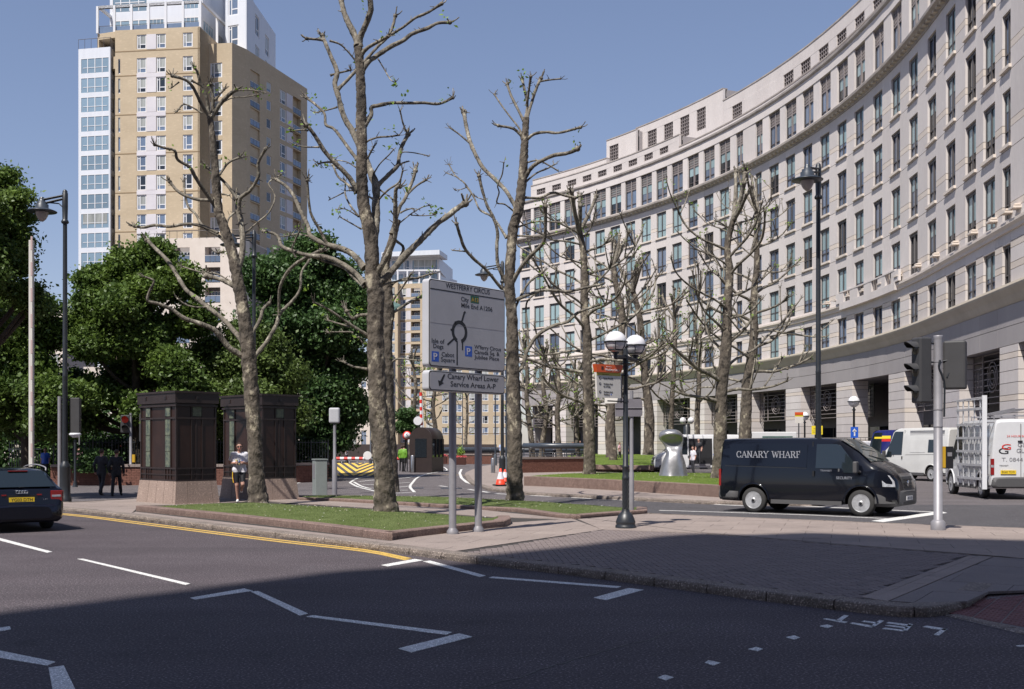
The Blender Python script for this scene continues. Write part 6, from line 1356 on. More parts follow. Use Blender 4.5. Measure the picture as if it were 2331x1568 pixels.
MB().lathe([(.095, 0), (.095, 1.28), (.06, 1.34), (.055, 2.6)], 'galv', n=14).obj('post', t); bevel(MB().box(-.2, -.12, (1126-963)*s_, .19, .08, (1126-928)*s_, 'sign_grey').obj('box', t), .06, 3, 60)
# ---- bollards, cone, barrier, kiosk, striped ramp
for px, by, ty, w_, m, lb in ((1122, 1080, 1042, 9, 'chrome2', 'stainless steel bollard on the pavement corner left of the cone'), (939, 1075, 1036, 8, 'chrome2', 'stainless steel bollard in front of the domed security kiosk'), (866, 1075, 1036, 9, 'chrome2', 'steel bollard just right of the tallest trunk')):
    if 'chrome2' not in M: M['chrome2'] = mat('chrome2', (.42, .41, .41), .32, metal=.9, var=.1)
    p = W(px, by); h_ = (by-ty)*p.y/F; tag(MB().lathe([(.13, 0), (.13, h_-.03), (.11, h_), (.001, h_)], m, n=20).obj('bollard', None, p), lb, 'bollard', 'steel bollards by the barrier')
for px, by, ty, lb in ((955, 1071, 1030, 'black barrier housing post beside the domed kiosk'), (853, 1045, 1012, 'black bollard behind the lowered barrier arm'), (805, 1040, 1012, 'black bollard left of the tallest trunk behind the barrier')):
    p = W(px, by); h_ = (by-ty)*p.y/F; tag(MB().lathe([(.26, 0), (.26, h_*.8), (.2, h_*.93), (.05, h_)], 'iron', n=20).obj('bollard', None, p), lb, 'bollard')
def cone(label, px, by, ty):
    p = W(px, by, .12 if True else 0); h_ = (by-ty)*p.y/F; t = thing('traffic_cone', label, 'traffic cone', p, radians(20)); MB().prism([(-.27, -.27), (.27, -.27), (.27, .27), (-.27, .27)], 0, .05, 'black').obj('foot', t)
    r_ = lambda z: .19*(1-z/h_)+.035; z1, z2 = h_*.38, h_*.80
    MB().lathe([(r_(.05), .05), (r_(z1), z1), (r_(z1)*.99, z1), (r_(z2), z2), (r_(h_), h_), (.001, h_)], 'cone', n=20).obj('body', t); MB().lathe([(r_(z1)+.003, z1), (r_(z2)+.003, z2)], 'shirt', n=20).obj('sleeve', t); return t
cone('orange and white traffic cone on the pavement corner', 1139, 1105, 1066); cone('second traffic cone, leaning dark behind the first', 1149, 1098, 1068)
t = thing('security_kiosk', 'dark brown domed security kiosk in the middle of the road', 'kiosk', W(957, 1075), radians(-12)); wv, dv, hv = 1.55, 3.0, 3.02
q = MB(); N = 12; pr_ = [(-wv/2, 0), (-wv/2, hv-wv/2)]+[(-wv/2*cos(pi*k/N), hv-wv/2+wv/2*sin(pi*k/N)) for k in range(1, N)]+[(wv/2, hv-wv/2), (wv/2, 0)]
NP = len(pr_); vs = [(x, 0, z) for x, z in pr_]+[(x, .12, z) for x, z in pr_]; q.add(vs, [tuple(range(NP))[::-1], tuple(range(NP, 2*NP))]+[(i, i+1, NP+i+1, NP+i) for i in range(NP-1)], 'kiosk_brown' if 'kiosk_brown' in M else 'brown_trim'); q.obj('front', t)
q = MB(); pr2 = [(x*.97, z) for x, z in pr_[1:-1]]; K = len(pr2); vs = [(x, .12, z) for x, z in pr2]+[(x, dv, z) for x, z in pr2]; q.add(vs, [(i, i+1, K+i+1, K+i) for i in range(K-1)]+[tuple(range(K, 2*K)), tuple(range(K))[::-1]], 'brown_trim', True); q.obj('roof', t)
MB().box(-wv/2+.03, .12, 0, wv/2-.03, dv, 1.0, 'brown_trim').obj('base_wall', t); q = MB(); q.box(-.38, -.02, 1.0, .42, -.004, 2.25, 'glass_dark'); q.obj('window', t); MB().box(-wv/2+.06, .14, 1.0, wv/2-.06, dv-.05, hv-wv/2, 'glass_dark').obj('side_window', t)
q = MB()
for y in (.15, 1.1, 2.0, dv): q.box(wv/2-.06, y-.04, 1.0, wv/2, y+.04, hv-wv/2, 'brown_trim'); q.box(-wv/2, y-.04, 1.0, -wv/2+.06, y+.04, hv-wv/2, 'brown_trim')
q.obj('mullion', t)
def arm(label, P0, P1, w_, nseg, grp=None):
    P0 = Vector(P0); P1 = Vector(P1); t = thing('barrier', label, 'barrier', P0, 0, grp); v = P1-P0; up = Vector((0, 0, 1)) if abs(v.normalized().z) < .8 else Vector((0, 1, 0))
    for k in range(nseg): a = v*k/nseg; b = v*(k+1)/nseg; MB().tube([a, b], w_, 'red' if k % 2 == 0 else 'white_frame', 8, smooth=False).obj('stripe', t)
    return t
d1 = W(960, 1072).y
t = arm('raised red and white barrier arm beside the domed kiosk', D(960, 1034, d1), D(957.5, 893, d1), .10, 17, 'red and white barriers'); MB().tube([(.35, 0, 0), (.12, 0, 1.8), (.0, 0, 4)], .045, 'white_frame', 6).obj('counterweight_rod', t); MB().lathe([(.3, -.03), (.3, .03)], 'white_frame', (-.28, -.12, 2.35), 20, axis='y').obj('disc', t)
d2 = W(760, 1090).y
d2 = 78
t = arm('lowered red and white barrier arm across the road', D(912, 1043.5, d2), D(748, 1043.5, d2), .11, 19, 'red and white barriers'); q = MB()
for k in range(10): x = -.9-k*.55; q.tube([(x, 0, -.05), (x, 0, -.8)], .02, 'white_frame', 4)
q.tube([(-.9, 0, -.8), (-5.85, 0, -.8)], .02, 'white_frame', 4); q.obj('skirt', t); MB().lathe([(.3, -.03), (.3, .03)], 'white_frame', (-2.35, -.12, .22), 20, axis='y').obj('disc', t); MB().lathe([(.26, -1.0), (.26, .1), (.1, .2)], 'iron', (-5.6, .2, 0), 16).obj('housing', t)
# striped ramp
t = thing('striped_ramp', 'yellow and black chevron road blocker ramp below the lowered barrier', 'road blocker'); q = lambda px, py, z: W(px, py, z)
R4 = [W(742, 1083, .02), W(866, 1083, .02), D(872, 1054, 77), D(768, 1054, 77)]
q = MB(); q.add([*R4, R4[3]+Vector((0, .1, 0)), R4[2]+Vector((0, .1, 0))]+[Vector((p.x, p.y, .004)) for p in R4], [(0, 1, 2, 3), (3, 2, 8, 9), (0, 3, 9), (1, 8, 2)], 'asphalt_dark'); rp = q.obj('plate', t)
def rl(u_0, v_0): a = R4[0].lerp(R4[1], u_0); b = R4[3].lerp(R4[2], u_0); return a.lerp(b, v_0)+Vector((0, -.012, .012))
for k in range(-5, 4):                                  # V-shaped bands, clipped to the plate
    for s_ in (-1, 1):
        a0 = k*.30; w_ = .15; sl_ = 1.9; band = [(.5, a0), (.5, a0+w_), (.5+s_*.5, a0+w_+.5*sl_), (.5+s_*.5, a0+.5*sl_)]
        P = clip(ccw(band), [(0, 0), (1, 0), (1, 1), (0, 1)])
        if len(P) > 2: MB().add([rl(*p) for p in P], [tuple(range(len(P)))], 'yellow_hatch').obj('stripe', rp)
# ---- signs on the right
p = (2842+1) and None
def small_sign(label, cx_, cy_, d, w_, h_, m, txt=None, cat='sign', post=True, tm='black'):
    c = D(cx_, cy_, d); t = thing('sign', label, cat, (c.x, c.y, 0)); s = d/F; o = MB().box(-w_*s/2, -.02, c.z-h_*s/2, w_*s/2, 0, c.z+h_*s/2, m).obj('panel', t)
    if post: MB().lathe([(.04, 0), (.04, c.z+h_*s/2)], 'iron', (0, .05, 0), 10).obj('post', t)
    return t, o, c, s
t, o, c, s = small_sign('yellow No parking notice fixed behind the black van', 1859, 979, 38, 25, 20, 'yellow', post=True)
fit('lettering', 'No parking', o, (0, -.02, c.z), (1, 0, 0), (0, 0, 1), -8*s, 8*s, 2*s, 3.2*s, off=0); fit('lettering', 'Security patrols in operation', o, (0, -.02, c.z), (1, 0, 0), (0, 0, 1), -10*s, 10*s, -2.5*s, 2.2*s, off=0); fit('lettering', 'Vehicles will be towed', o, (0, -.02, c.z), (1, 0, 0), (0, 0, 1), -10*s, 10*s, -6.5*s, 2.2*s, off=0)
MB().lathe([(.03, -.023), (.03, -.02)], 'red', (0, 0, c.z+7*s), 14, axis='y').obj('badge', o)
t, o, c, s = small_sign('blue one way sign with a white upward arrow, under a single globe lamp', 1944, 984, 42, 17, 25, 'blue_sign')
MB().box(-1.6*s, -.026, c.z-8*s, 1.6*s, -.021, c.z+4*s, 'white_paint').obj('arrow', o); q = MB(); q.flat([(-5.5*s, -.026, c.z+2*s), (5.5*s, -.026, c.z+2*s), (0, -.026, c.z+9*s)], .005, 'white_paint'); q.obj('arrow', o)
for px, py, d, lb in ((1943, 914, 60, 'single white globe lamp above the blue arrow sign'), (1831, 947, 78, 'smaller single globe lamp left of the yellow notice')):
    c = D(px, py, d); t = thing('globe_lamp', lb, 'street lamp', (c.x, c.y, 0), 0, 'single globe lamps'); R = .31
    MB().lathe([(.16, 0), (.14, .3), (.075, .4), (.06, c.z-.5), (.12, c.z-.45), (.06, c.z-.4), (.05, c.z-R)], 'iron', n=12).obj('post', t); o = MB().ball((0, 0, c.z), R, 'opal', 20, 12).obj('globe', t); MB().lathe([(R*1.01, -.03), (R*1.12, -.02), (R*1.12, .02), (R*1.01, .03)], 'iron', (0, 0, c.z), 20).obj('cage', o)
c = D(1563, 957, 88); t = thing('globe_lamp', 'distant lamp with two small globes behind the sculpture', 'street lamp', (c.x, c.y, 0)); MB().lathe([(.3, 0), (.28, c.z-.5), (.1, c.z-.3)], 'iron', n=10).obj('post', t)
for s_ in (-1, 1): MB().ball((s_*.32, 0, c.z), .26, 'opal', 16, 10).obj('globe', t)
c = D(171, 990, 48); t = thing('globe_lamp', 'low globe lamp by the garden railing at the left', 'street lamp', (c.x, c.y, 0)); MB().lathe([(.12, 0), (.05, .3), (.05, c.z-.2)], 'iron', n=10).obj('post', t); MB().lathe([(.12, -.13), (.25, -.02), (.26, .02), (.2, .08), (.08, .12), (.001, .13)], 'opal', (0, 0, c.z+.02), 18).obj('globe', t)
t, o, c, s = small_sign('orange topped information board in front of the arcade', 1818, 951, 72, 19, 24, 'board'); MB().box(-9.7*s, -.05, c.z+7*s, 9.7*s, -.005, c.z+13*s, 'orange').obj('header', o); MB().box(-9.5*s, -.024, c.z+3*s, 9.5*s, -.021, c.z+6.5*s, 'yellow').obj('band', o)
t, o, c, s = small_sign('round 5 mph speed sign left of the domed kiosk', 926.5, 991, 76, 3, 3, 'iron'); q = MB(); q.lathe([(.001, -.07), (.30, -.07), (.30, -.02)], 'red', (0, 0, c.z), 24, axis='y'); q.lathe([(.001, -.076), (.22, -.076), (.22, -.07)], 'shirt', (0, 0, c.z), 24, axis='y'); q.obj('disc', o); fit('lettering', '5', o, (0, -.076, c.z), (1, 0, 0), (0, 0, 1), -.08, .08, -.11, .24, off=.001)
# ---- white sculpture, planters, tube railings, brick walls
t = thing('sculpture', 'polished metal hooded sculpture standing on the raised lawn', 'sculpture', W(1533, 1084, .55)); s_ = t.location.y/F
prof = [(34, 0, 0), (33, 2, 0), (30, 15, 0), (25.5, 35, 1), (19.5, 47, 1), (18, 55, 2), (19.5, 65, 0), (22, 76, -2), (24.5, 85, -4), (23.5, 94, -4), (18, 102, -4), (9, 106, -3), (2, 107, -3)]
q = MB(); vs = []; N = 28
for r_, z, sh_ in prof:
    for j in range(N):
        a = 2*pi*j/N; rr2 = r_*s_*(1+.13*noise.noise(Vector((cos(a)*1.8, sin(a)*1.8, z*.06)))+.05*noise.noise(Vector((cos(a)*5, sin(a)*5, z*.2)))); dent = 0
        if 58 < z < 90 and cos(a+pi/2) > .1: dent = .85*r_*s_*(cos(a+pi/2)-.1)
        hood = 0
        if z > 74 and cos(a-pi) > .1: hood = -11*s_*(cos(a-pi)-.1)*(min(1, (z-74)/10))
        vs.append((cos(a)*rr2+sh_*s_*.5+hood, sin(a)*rr2*.8+dent, z*s_))
q.add(vs, [(i*N+j, i*N+(j+1) % N, (i+1)*N+(j+1) % N, (i+1)*N+j) for i in range(len(prof)-1) for j in range(N)], 'silver', True); q.add(vs[-N:], [tuple(range(N))], 'silver'); o = q.obj('hood', t); sb = o.modifiers.new('s', 'SUBSURF'); sb.levels = sb.render_levels = 1
tb = MB(); tb.lathe([(.60, .0), (.56, .02), (.52, .45), (.42, .9)], 'silver', (0, -.25, 0), 20); 
def planter(label, px, by, w_, h_, z=.12):
    p = W(px, by, z); s = p.y/F; t = thing('flower_planter', label, 'planter', p, 0, 'flower planters'); ww, hh = w_*s, h_*s; bevel(MB().box(-ww/2, 0, 0, ww/2, ww*.7, hh, 'wood').obj('box', t), .02, 1)
    rs = np.random.RandomState(int(px)); P = np.c_[(rs.rand(260)-.5)*ww*1.05, rs.rand(260)*ww*.7, hh+rs.rand(260)*.16]; stuff(link(leaves_mesh('flowers', P, .12, 'flower', 1), 'flowers', t))
    P = rs.normal(size=(300, 3))*np.array([.16, .16, .25])+np.array([0, ww*.35, hh+.4]); stuff(link(leaves_mesh('leaves', P, .14, 'leaf_spring', 2), 'foliage', t))
planter('wooden flower planter right of the domed kiosk, half behind the sign post', 1001, 1055, 31, 17); planter('small wooden flower planter between the two sign posts', 1047, 1058, 26, 17); planter('reddish flower planter on the far lawn behind the plane tree', 1468, 1035, 30, 22, .4)
def tube_rail(label, pts, z, r, posts, z0, rails=3):
    P = [W(px, py, 0) for px, py in pts]; t = thing('tube_railing', label, 'railing', (0, 0, 0), 0, 'dark tube railings'); S_ = smoothline([p+Vector((0, 0, z)) for p in P], 8)
    MB().tube(S_, r, 'iron_blue', 14).obj('tube', t); R = resample(S_, posts)
    me = {}
    for p in R:
        q = MB(); q.box(-.04, -.04, z0, .04, .04, z, 'iron_blue'); q.lathe([(r*1.12, -.03), (r*1.12, .03)], 'iron_blue', (0, 0, z), 14, axis='x'); q.obj('post', t, (p.x, p.y, 0))
    for k in range(rails): MB().tube([Vector((p.x, p.y, z0+(z-r-z0)*(k+.5)/rails)) for p in S_], .022, 'iron_blue', 5).obj('rail', t)
tube_rail('near run of thick dark tube railing on the brick ramp wall', [(1192, 1066), (1250, 1067), (1337, 1067)], 1.95*.9, .22, 1.9, .95, 3)
tube_rail('far run of thick dark tube railing curving behind the lamp posts', [(995, 1052), (1080, 1051.5), (1160, 1051), (1260, 1051.5), (1340, 1053.5)], 1.28, .30, 1.5, .3, 2)
def brick_wall(label, A, B, z0, z1, th=.35, cap=.12, big=False):
    A = Vector(A); B = Vector(B); L = (B-A).length; t = thing('brick_wall', label, 'brick wall', (A.x, A.y, 0), atan2((B-A).y, (B-A).x)); MB().box(0, .012, z0, L, th, z1, 'mortar').obj('core', t)
    q = MB(); k = int(L/.225); n = int((z1-z0)/.075)
    for j in range(n):
        for i in range(k+1):
            x0 = max(0, i*.225-(.11 if j % 2 else 0)); x1 = min(L, i*.225+.215-(.11 if j % 2 else 0))
            if x1-x0 > .02: q.box(x0, -.004+random.uniform(0, .006), z0+j*.075, x1, .05, z0+j*.075+.065, 'brick')
    stuff(q.obj('bricks', t))
    m = int(L/1.0)+1
    for i in range(m): MB().box(L*i/m+.004, -.05, z1, L*(i+1)/m-.004, th+.05, z1+cap, 'slab').obj('coping_stone', t)
    return t
brick_wall('red brick wall under the garden railing behind the two men in suits', W(115, 1105), W(545, 1104), 0, .84)
brick_wall('brick wall continuing behind the second kiosk towards the striped ramp', W(545, 1104), W(748, 1096), 0, .84)
brick_wall('curved ramp brick wall below the near tube railing', W(1186, 1076, .1), W(1338, 1073, .1), .1, .95)
brick_wall('low brick wall behind the planters and lamp columns', W(985, 1056), W(1120, 1056), 0, .85)
# garden railing over the wall and hedge
t = thing('railing', 'black metal garden railing on top of the brick wall', 'railing'); a, b = W(118, 1104), W(745, 1097); zA = .96; N = 90
for k in range(N+1):
    p = a.lerp(b, k/N)+Vector((0, .2, 0)); MB().tube([(p.x, p.y, zA), (p.x, p.y, zA+1.12)], .016 if k % 6 else .035, 'iron', 4 if k % 6 else 6).obj('bar' if k % 6 else 'post', t)
q = MB()
for z in (zA+.1, zA+1.0): q.tube([a+Vector((0, .2, z)), b+Vector((0, .2, z))], .02, 'iron', 5)
q.obj('rail', t)
wa, wb = W(190, 1101), W(745, 1095)
hedge('clipped green hedge behind the garden railing', (wa.x, wa.y+1.2), (wb.x-.7, wb.y+1.2), .3, 2.15, .9, 'hedge', 26000, .15)
hedge('shrubs and undergrowth below the oaks', (wa.x-10, wa.y+5), (wb.x-2.2, wb.y+5), .2, 3.6, 2.0, 'leaf_deep', 30000, .22, 8)
hedge('round clipped bush beside the leftmost tall lamp', ((205-CX)*50/F, 50), ((225-CX)*50/F, 50), .6, 1.5, 1.2, 'leaf_deep', 3500, .14, 9)
# garden pavilion and lawn at the far left
pv = thing('pavilion', 'dark flat-roofed garden pavilion with pale stone piers behind the pedestrian signal', 'pavilion'); d = 62
q = MB()
def bx(px0, px1, py0, py1, m, d0=62, dp=1.0, nm='pier'): a = D(px0, py1, d0); b = D(px1, py0, d0); return MB().box(a.x, d0, a.z, b.x, d0+dp, b.z, m).obj(nm, pv)
bx(58, 370, 985, 996, 'fascia', 61, 6, 'roof'); bx(70, 362, 996, 1012, 'black', 61.5, 5, 'beam'); bx(70, 106, 1012, 1060, 'stone_light', 62); bx(30, 56, 978, 1050, 'stone_light', 63); bx(200, 235, 1012, 1050, 'stone_light', 62); bx(106, 200, 1010, 1052, 'glass_dark', 66, .2, 'screen'); bx(235, 300, 1012, 1052, 'stone_light', 64)
for px in range(110, 200, 8): bx(px, px+1.6, 1008, 1054, 'iron', 61.8, .06, 'bar')
for px in (81, 221): bx(px, px+8, 1020, 1034, 'iron', 61.7, .2, 'wall_lamp')
lw_ = tag(MB().prism([tuple(W(*p))[:2] for p in [(-300, 1092), (200, 1090), (260, 1062), (-300, 1060)]], 0, .06, 'grass_far').obj('lawn'), 'bright lawn glimpsed behind the gate at the far left', 'lawn')
t = thing('gate', 'black iron gate standing open at the far left', 'gate', W(40, 1096))
for k in range(14): q = MB().tube([(k*.12-.4, 0, .05), (k*.12-.4, 0, 2.0+.5*sin(k*.4))], .02, 'iron', 4).obj('bar', t)
for z in (.3, 1.6): MB().box(-.45, -.02, z, 1.2, .02, z+.06, 'iron').obj('rail', t)
# far brown parapet beyond the roundabout
fw = tag(MB().box((600-CX)*140/F, 140, 0, (1130-CX)*140/F, 140.6, 1.9, 'dull_brown').obj('parapet_wall'), 'long low brown parapet wall in the distance beyond the barrier', 'wall')
# ================================================================ vehicles
def ring(x, zb, zt, w_, wt, r=.08, kink=.5):
    h = zt-zb; half = [(0, zb), (w_*.92, zb), (w_, zb+min(.1, h*.2)), (w_, zb+h*kink*.6), (w_*.998, zb+h*kink), (wt+(w_-wt)*.4, zb+h*(kink+(1-kink)*.6)), (wt, zt-r*1.3), (wt-r*.35, zt-r*.35), (wt-r*1.4, zt), (wt*.4, zt+.015)]
    return [(x, y, z) for y, z in half]+[(x, -y, z) for y, z in half[:0:-1]]
def loft(rings, m, smooth=True):
    q = MB(); n = len(rings[0]); vs = [v for r in rings for v in r]
    fs = [(i*n+(j+1) % n, (i+1)*n+(j+1) % n, (i+1)*n+j, i*n+j) for i in range(len(rings)-1) for j in range(n)]
    q.add(vs, fs, m, smooth); q.f += [list(range(n-1, -1, -1)), list(range(len(vs)-n, len(vs)))]; q.m += [q.mi(m)]*2; q.sm += [False]*2; return q
def cut_arches(o, axles, half, r):
    dg = None
    for i, x in enumerate(axles):
        for s in (-1, 1):
            c = MB(); c.mi(o.data.materials[0]); c.mi('black'); c.lathe([(r, -.28), (r, .28)], 'black', (x, s*half, .36), 28, smooth=False, axis='y'); co = bpy.data.objects.new('cutter', c.mesh('cutter')); tmp = bpy.data.objects.new('tmp', o.data); b = tmp.modifiers.new('b', 'BOOLEAN'); b.object = co; b.operation = 'DIFFERENCE'; b.solver = 'EXACT'
            me = evaluated(tmp, co); bpy.data.objects.remove(tmp); o.data = me; bpy.data.objects.remove(co)
def wheel(t, x, s, half, r=.33, m='alloy', holes=8, w_=.21, cover=False):
    y0 = s*(half-.012); W_ = MB(); yi = y0-s*w_
    W_.lathe([(r*.62, 0), (r*.66, s*.0), (r*.93, 0), (r, -s*.03), (r, -s*(w_-.03)), (r*.93, -s*w_), (.05, -s*w_)], 'tyre', (x, y0, r), 30, axis='y'); wo = W_.obj('wheel', t)
    R_ = MB(); rr = r*.68; pr = [(rr, .004), (rr*.93, .006), (rr*.88, -.03), (rr*.62, -.035), (rr*.55, -.012), (rr*.30, -.008), (rr*.26, .022), (.001, .026)]
    R_.lathe([(a, s*b) for a, b in pr], m, (x, y0, r), 28, axis='y'); ro = R_.obj('rim', wo)
    H_ = MB()
    for k in range(holes): a = 2*pi*k/holes; H_.lathe([(rr*.10, 0), (rr*.085, s*.004), (.001, s*.004)], 'black', (x+cos(a)*rr*.74, y0-s*.031, r+sin(a)*rr*.74), 8, axis='y')
    H_.lathe([(rr*.17, s*.024), (rr*.15, s*.032), (.001, s*.034)], 'black', (x, y0, r), 14, axis='y'); H_.obj('hub', ro) if False else stuff(H_.obj('hub', wo)); return wo
def side_plate(pts, s, yf, m, name, par, off=.004, th=.008):   # outline (x, z) laid on the van's side, y from yf(z)
    P = [Vector((x, s*(yf(z)+off), z)) for x, z in pts]; n_ = (P[1]-P[0]).cross(P[2]-P[1])
    if n_.y*s < 0: P = P[::-1]
    return MB().flat(P, th, m).obj(name, par)
def panel_van(label, loc, rot, paint, wb=2.93, roof=2.0, rear=.97, side=(-1, 1), name='van', group=None, detail=True, bump='bumper_grey', openside=None, front=True):
    t = thing(name, label, 'van', loc, rot, group); fx_ = wb; fr = fx_+.93; W1, W2 = .965, .80; R_ = roof
    st = [(-rear, .42, 1.15, W1-.05, W1-.09), (-rear+.012, .36, R_-.10, W1-.02, W2-.02), (-rear+.06, .32, R_-.015, W1, W2), (-.3, .30, R_, W1, W2+.01), (1.0, .30, R_+.01, W1, W2+.01), (fx_-.85, .30, R_, W1, W2+.005), (fx_-.62, .30, R_-.04, W1, W2-.01), (fx_-.40, .30, R_-.17, W1, W2-.01), (fx_-.1, .32, 1.66, W1, W2+.02), (fx_+.20, .32, 1.40, W1-.003, W2+.08), (fx_+.42, .32, 1.30, W1-.006, W2+.10), (fx_+.64, .32, 1.20, W1-.015, W2+.09), (fx_+.78, .34, 1.10, W1-.04, W2+.06), (fx_+.86, .34, .96, W1-.08, W2+.02), (fx_+.90, .36, .80, W1-.12, W2-.02), (fx_+.91, .38, .66, W1-.16, W2-.06)]
    rings = []
    for a in st:
        k = .5 if a[2] > 1.5 else .62+.1*(1.5-a[2]); k = min(.8, (1.02-a[1])/(a[2]-a[1])) if a[2] > 1.15 else .75
        rings.append(ring(a[0], a[1], a[2], a[3], a[4], .08, k))
    b = loft(rings, paint); b.mi('black'); bo = b.obj('body', t); cut_arches(bo, (0, fx_), W1+.02, .42); bo.data.set_sharp_from_angle(angle=radians(24))
    def yf(z): k = max(0, min(1, (z-1.02)/(R_-.1-1.02))); return W1+(W2+.01-W1)*(k*.6/.6 if k < .6 else k) if k > 0 else W1
    def yf(z):
        if z <= 1.02: return W1
        k = (z-1.02)/(R_-1.02); ym = W2+.01+(W1-W2-.01)*.4
        return W1+(ym-W1)*(k/.6) if k < .6 else ym+(W2+.01-ym)*(k-.6)/.35
    for x in (0, fx_):
        for s in (-1, 1): wheel(t, x, s, W1+.004, .345, 'alloy', 8)
    # bumpers and sills
    fb_ = loft([ring(fx_+.36, .27, .66, W1+.012, W1-.01, .03), ring(fx_+.62, .26, .70, W1-.01, W1-.03, .04), ring(fx_+.84, .27, .72, W1-.10, W1-.13, .05), ring(fx_+.95, .30, .64, W1-.30, W1-.34, .05)], bump); fbo = fb_.obj('front_bumper', t); fbo.data.set_sharp_from_angle(angle=radians(30))
    rbm = loft([ring(-.44, .34, .66, W1+.01, W1-.01, .03), ring(-.7, .33, .66, W1+.012, W1-.01, .03), ring(-rear-.02, .34, .64, W1-.02, W1-.05, .05), ring(-rear-.06, .38, .60, W1-.14, W1-.17, .05)], bump); rbm.obj('rear_bumper', t)
    for s in (-1, 1):
        for x in (0, fx_):                              # arch lips
            pts = [(x+.435*cos(u), s*(W1+.004), .36+.435*sin(u)) for u in [pi*v/14 for v in range(15)]]; MB().tube(pts, .028, paint, 6).obj('arch', t)
        MB().box(.5, s*(W1-.03) if s > 0 else -W1-.002, .27, fx_-.5, s*W1+.002 if s > 0 else -W1+.03, .38, bump).obj('sill', t)
    x0 = fx_-.93
    for s in side:
        dw = [(fx_-1.20, 1.23), (fx_-.50, 1.23), (fx_-.44, 1.12), (fx_-.05, 1.12), (fx_-.03, 1.20), (fx_-.55, R_-.20), (fx_-.66, R_-.155), (fx_-1.20, R_-.155)]
        wo = side_plate(dw, s, yf, 'car_glass', 'side_window', t, .006)
        side_plate([(fx_-.60, 1.15), (fx_-.56, 1.15), (fx_-.56, R_-.19), (fx_-.60, R_-.17)], s, yf, bump, 'window_bar', wo, .010)
        for xx, z0, z1 in ((fx_-1.32, .40, R_-.09), (fx_-1.30, .40, R_-.09), (-.60+.0, .70, R_-.2)): side_plate([(xx-.006, z0), (xx+.006, z0), (xx+.006, z1), (xx-.006, z1)], s, yf, 'black', 'seam', t, .002, .003)
        side_plate([(-.85, 1.26), (fx_-1.45, 1.22), (fx_-1.45, 1.235), (-.85, 1.275)], s, yf, 'black', 'seam', t, .002, .003)
        q = MB(); q.tube([(fx_-.02, s*(W1-.02), 1.14), (fx_-.08, s*(W1+.12), 1.22)], .03, bump, 6); mo = q.obj('mirror', t); bevel(MB().box(fx_-.13, s*(W1+.07) if s > 0 else -W1-.27, 1.12, fx_-.02, s*(W1+.27) if s > 0 else -W1-.07, 1.42, bump).obj('mirror_housing', mo), .03, 2, 60)
        MB().box(fx_-1.27, s*W1 if s > 0 else -W1-.03, 1.02, fx_-1.22, s*W1+.03 if s > 0 else -W1, 1.16, 'black').obj('door_handle', t)
        # lights wrapping the corners
        hl = [(fx_+.56, .78), (fx_+.86, .78), (fx_+.84, .92), (fx_+.72, 1.06), (fx_+.50, 1.14)]
        def hy(x, z): e = x-fx_; return W1+.022-(.015*max(0, e-.42)/.22 if e < .64 else .015+(e-.64)*.25)-max(0, z-.96)*.38
        P = [Vector((x, s*(hy(x, z)+.004), z)) for x, z in hl]; n_ = (P[1]-P[0]).cross(P[2]-P[1])
        if n_.y*s < 0: P = P[::-1]
        MB().flat(P, .05, 'lamp_clear').obj('headlight', t)
        tl_ = MB(); tl_.box(-rear-.015, s*(W1-.10) if s > 0 else -W1-.004, .72, -rear+.05, s*W1+.004 if s > 0 else -W1+.10, 1.18, 'red_lens'); tl_.box(-rear-.018, s*(W1-.09) if s > 0 else -W1-.003, .93, -rear+.05, s*W1+.003 if s > 0 else -W1+.09, 1.0, 'lamp_clear'); tl_.obj('tail_light', t)
    # windscreen, bonnet line, grille, plates
    ws = [(fx_-.56, -W2+.06, R_-.07), (fx_+.20, -W2-.0, 1.375), (fx_+.20, W2+.0, 1.375), (fx_-.56, W2-.06, R_-.07)]
    zf = lambda x: None
    P = [Vector(p)+Vector((.018, 0, .03)) for p in ws]; N = 6; q = MB(); xs_ = [fx_-.60, fx_-.40, fx_-.1, fx_+.20]; zs_ = [R_-.045, R_-.17, 1.66, 1.40]
    G_ = []
    for x, z in zip(xs_, zs_):
        for k in range(9): v = -1+2*k/8; G_.append((x+.012, v*(W2-.07+ (x-fx_+.6)*.09), z+.027-.012*abs(v)**3-.0))
    q.add(G_, [(i*9+j, (i+1)*9+j, (i+1)*9+j+1, i*9+j+1) for i in range(3) for j in range(8)], 'screen_glass', True); q.obj('windscreen', t)
    q = MB(); q.tube([(fx_+.2, .3, 1.46), (fx_+.05, -.45, 1.57)], .012, 'black', 5); q.obj('wiper', t)
    q = MB(); gx = fx_+.90
    q.hexa([(gx-.12, -.40, .68), (gx+.02, -.36, .66), (gx+.02, .36, .66), (gx-.12, .40, .68), (gx-.16, -.50, 1.06), (gx-.03, -.46, 1.03), (gx-.03, .46, 1.03), (gx-.16, .50, 1.06)], bump); go = q.obj('grille', t)
    for z in (.74, .83, .93): MB().box(gx-.005, -.33, z, gx+.026, .33, z+.035, 'black').obj('slot', go)
    MB().lathe([(.001, .035), (.075, .03), (.085, .02), (.085, 0)], 'chrome', (gx, 0, .86), 20, axis='x').obj('badge', go)
    pl_ = MB().box(fx_+.94, -.26, .42, fx_+.965, .26, .53, 'plate_w').obj('number_plate', t); MB().box(fx_+.93, -.5, .30, fx_+.955, .5, .38, 'black').obj('intake', t)
    q = MB(); q.box(-rear-.012, -.006, .66, -rear+.01, .006, R_-.14, 'black'); q.obj('rear_seam', t); rp = MB().box(-rear-.03, -.26+.33, .78, -rear-.01, .26+.33, .90, 'plate_y').obj('number_plate', t)
    return t, yf, bo
M['dirty_white'] = mat('dirty_white', (.58, .575, .56), .4, coat=.3, var=.06, vs=1.5)
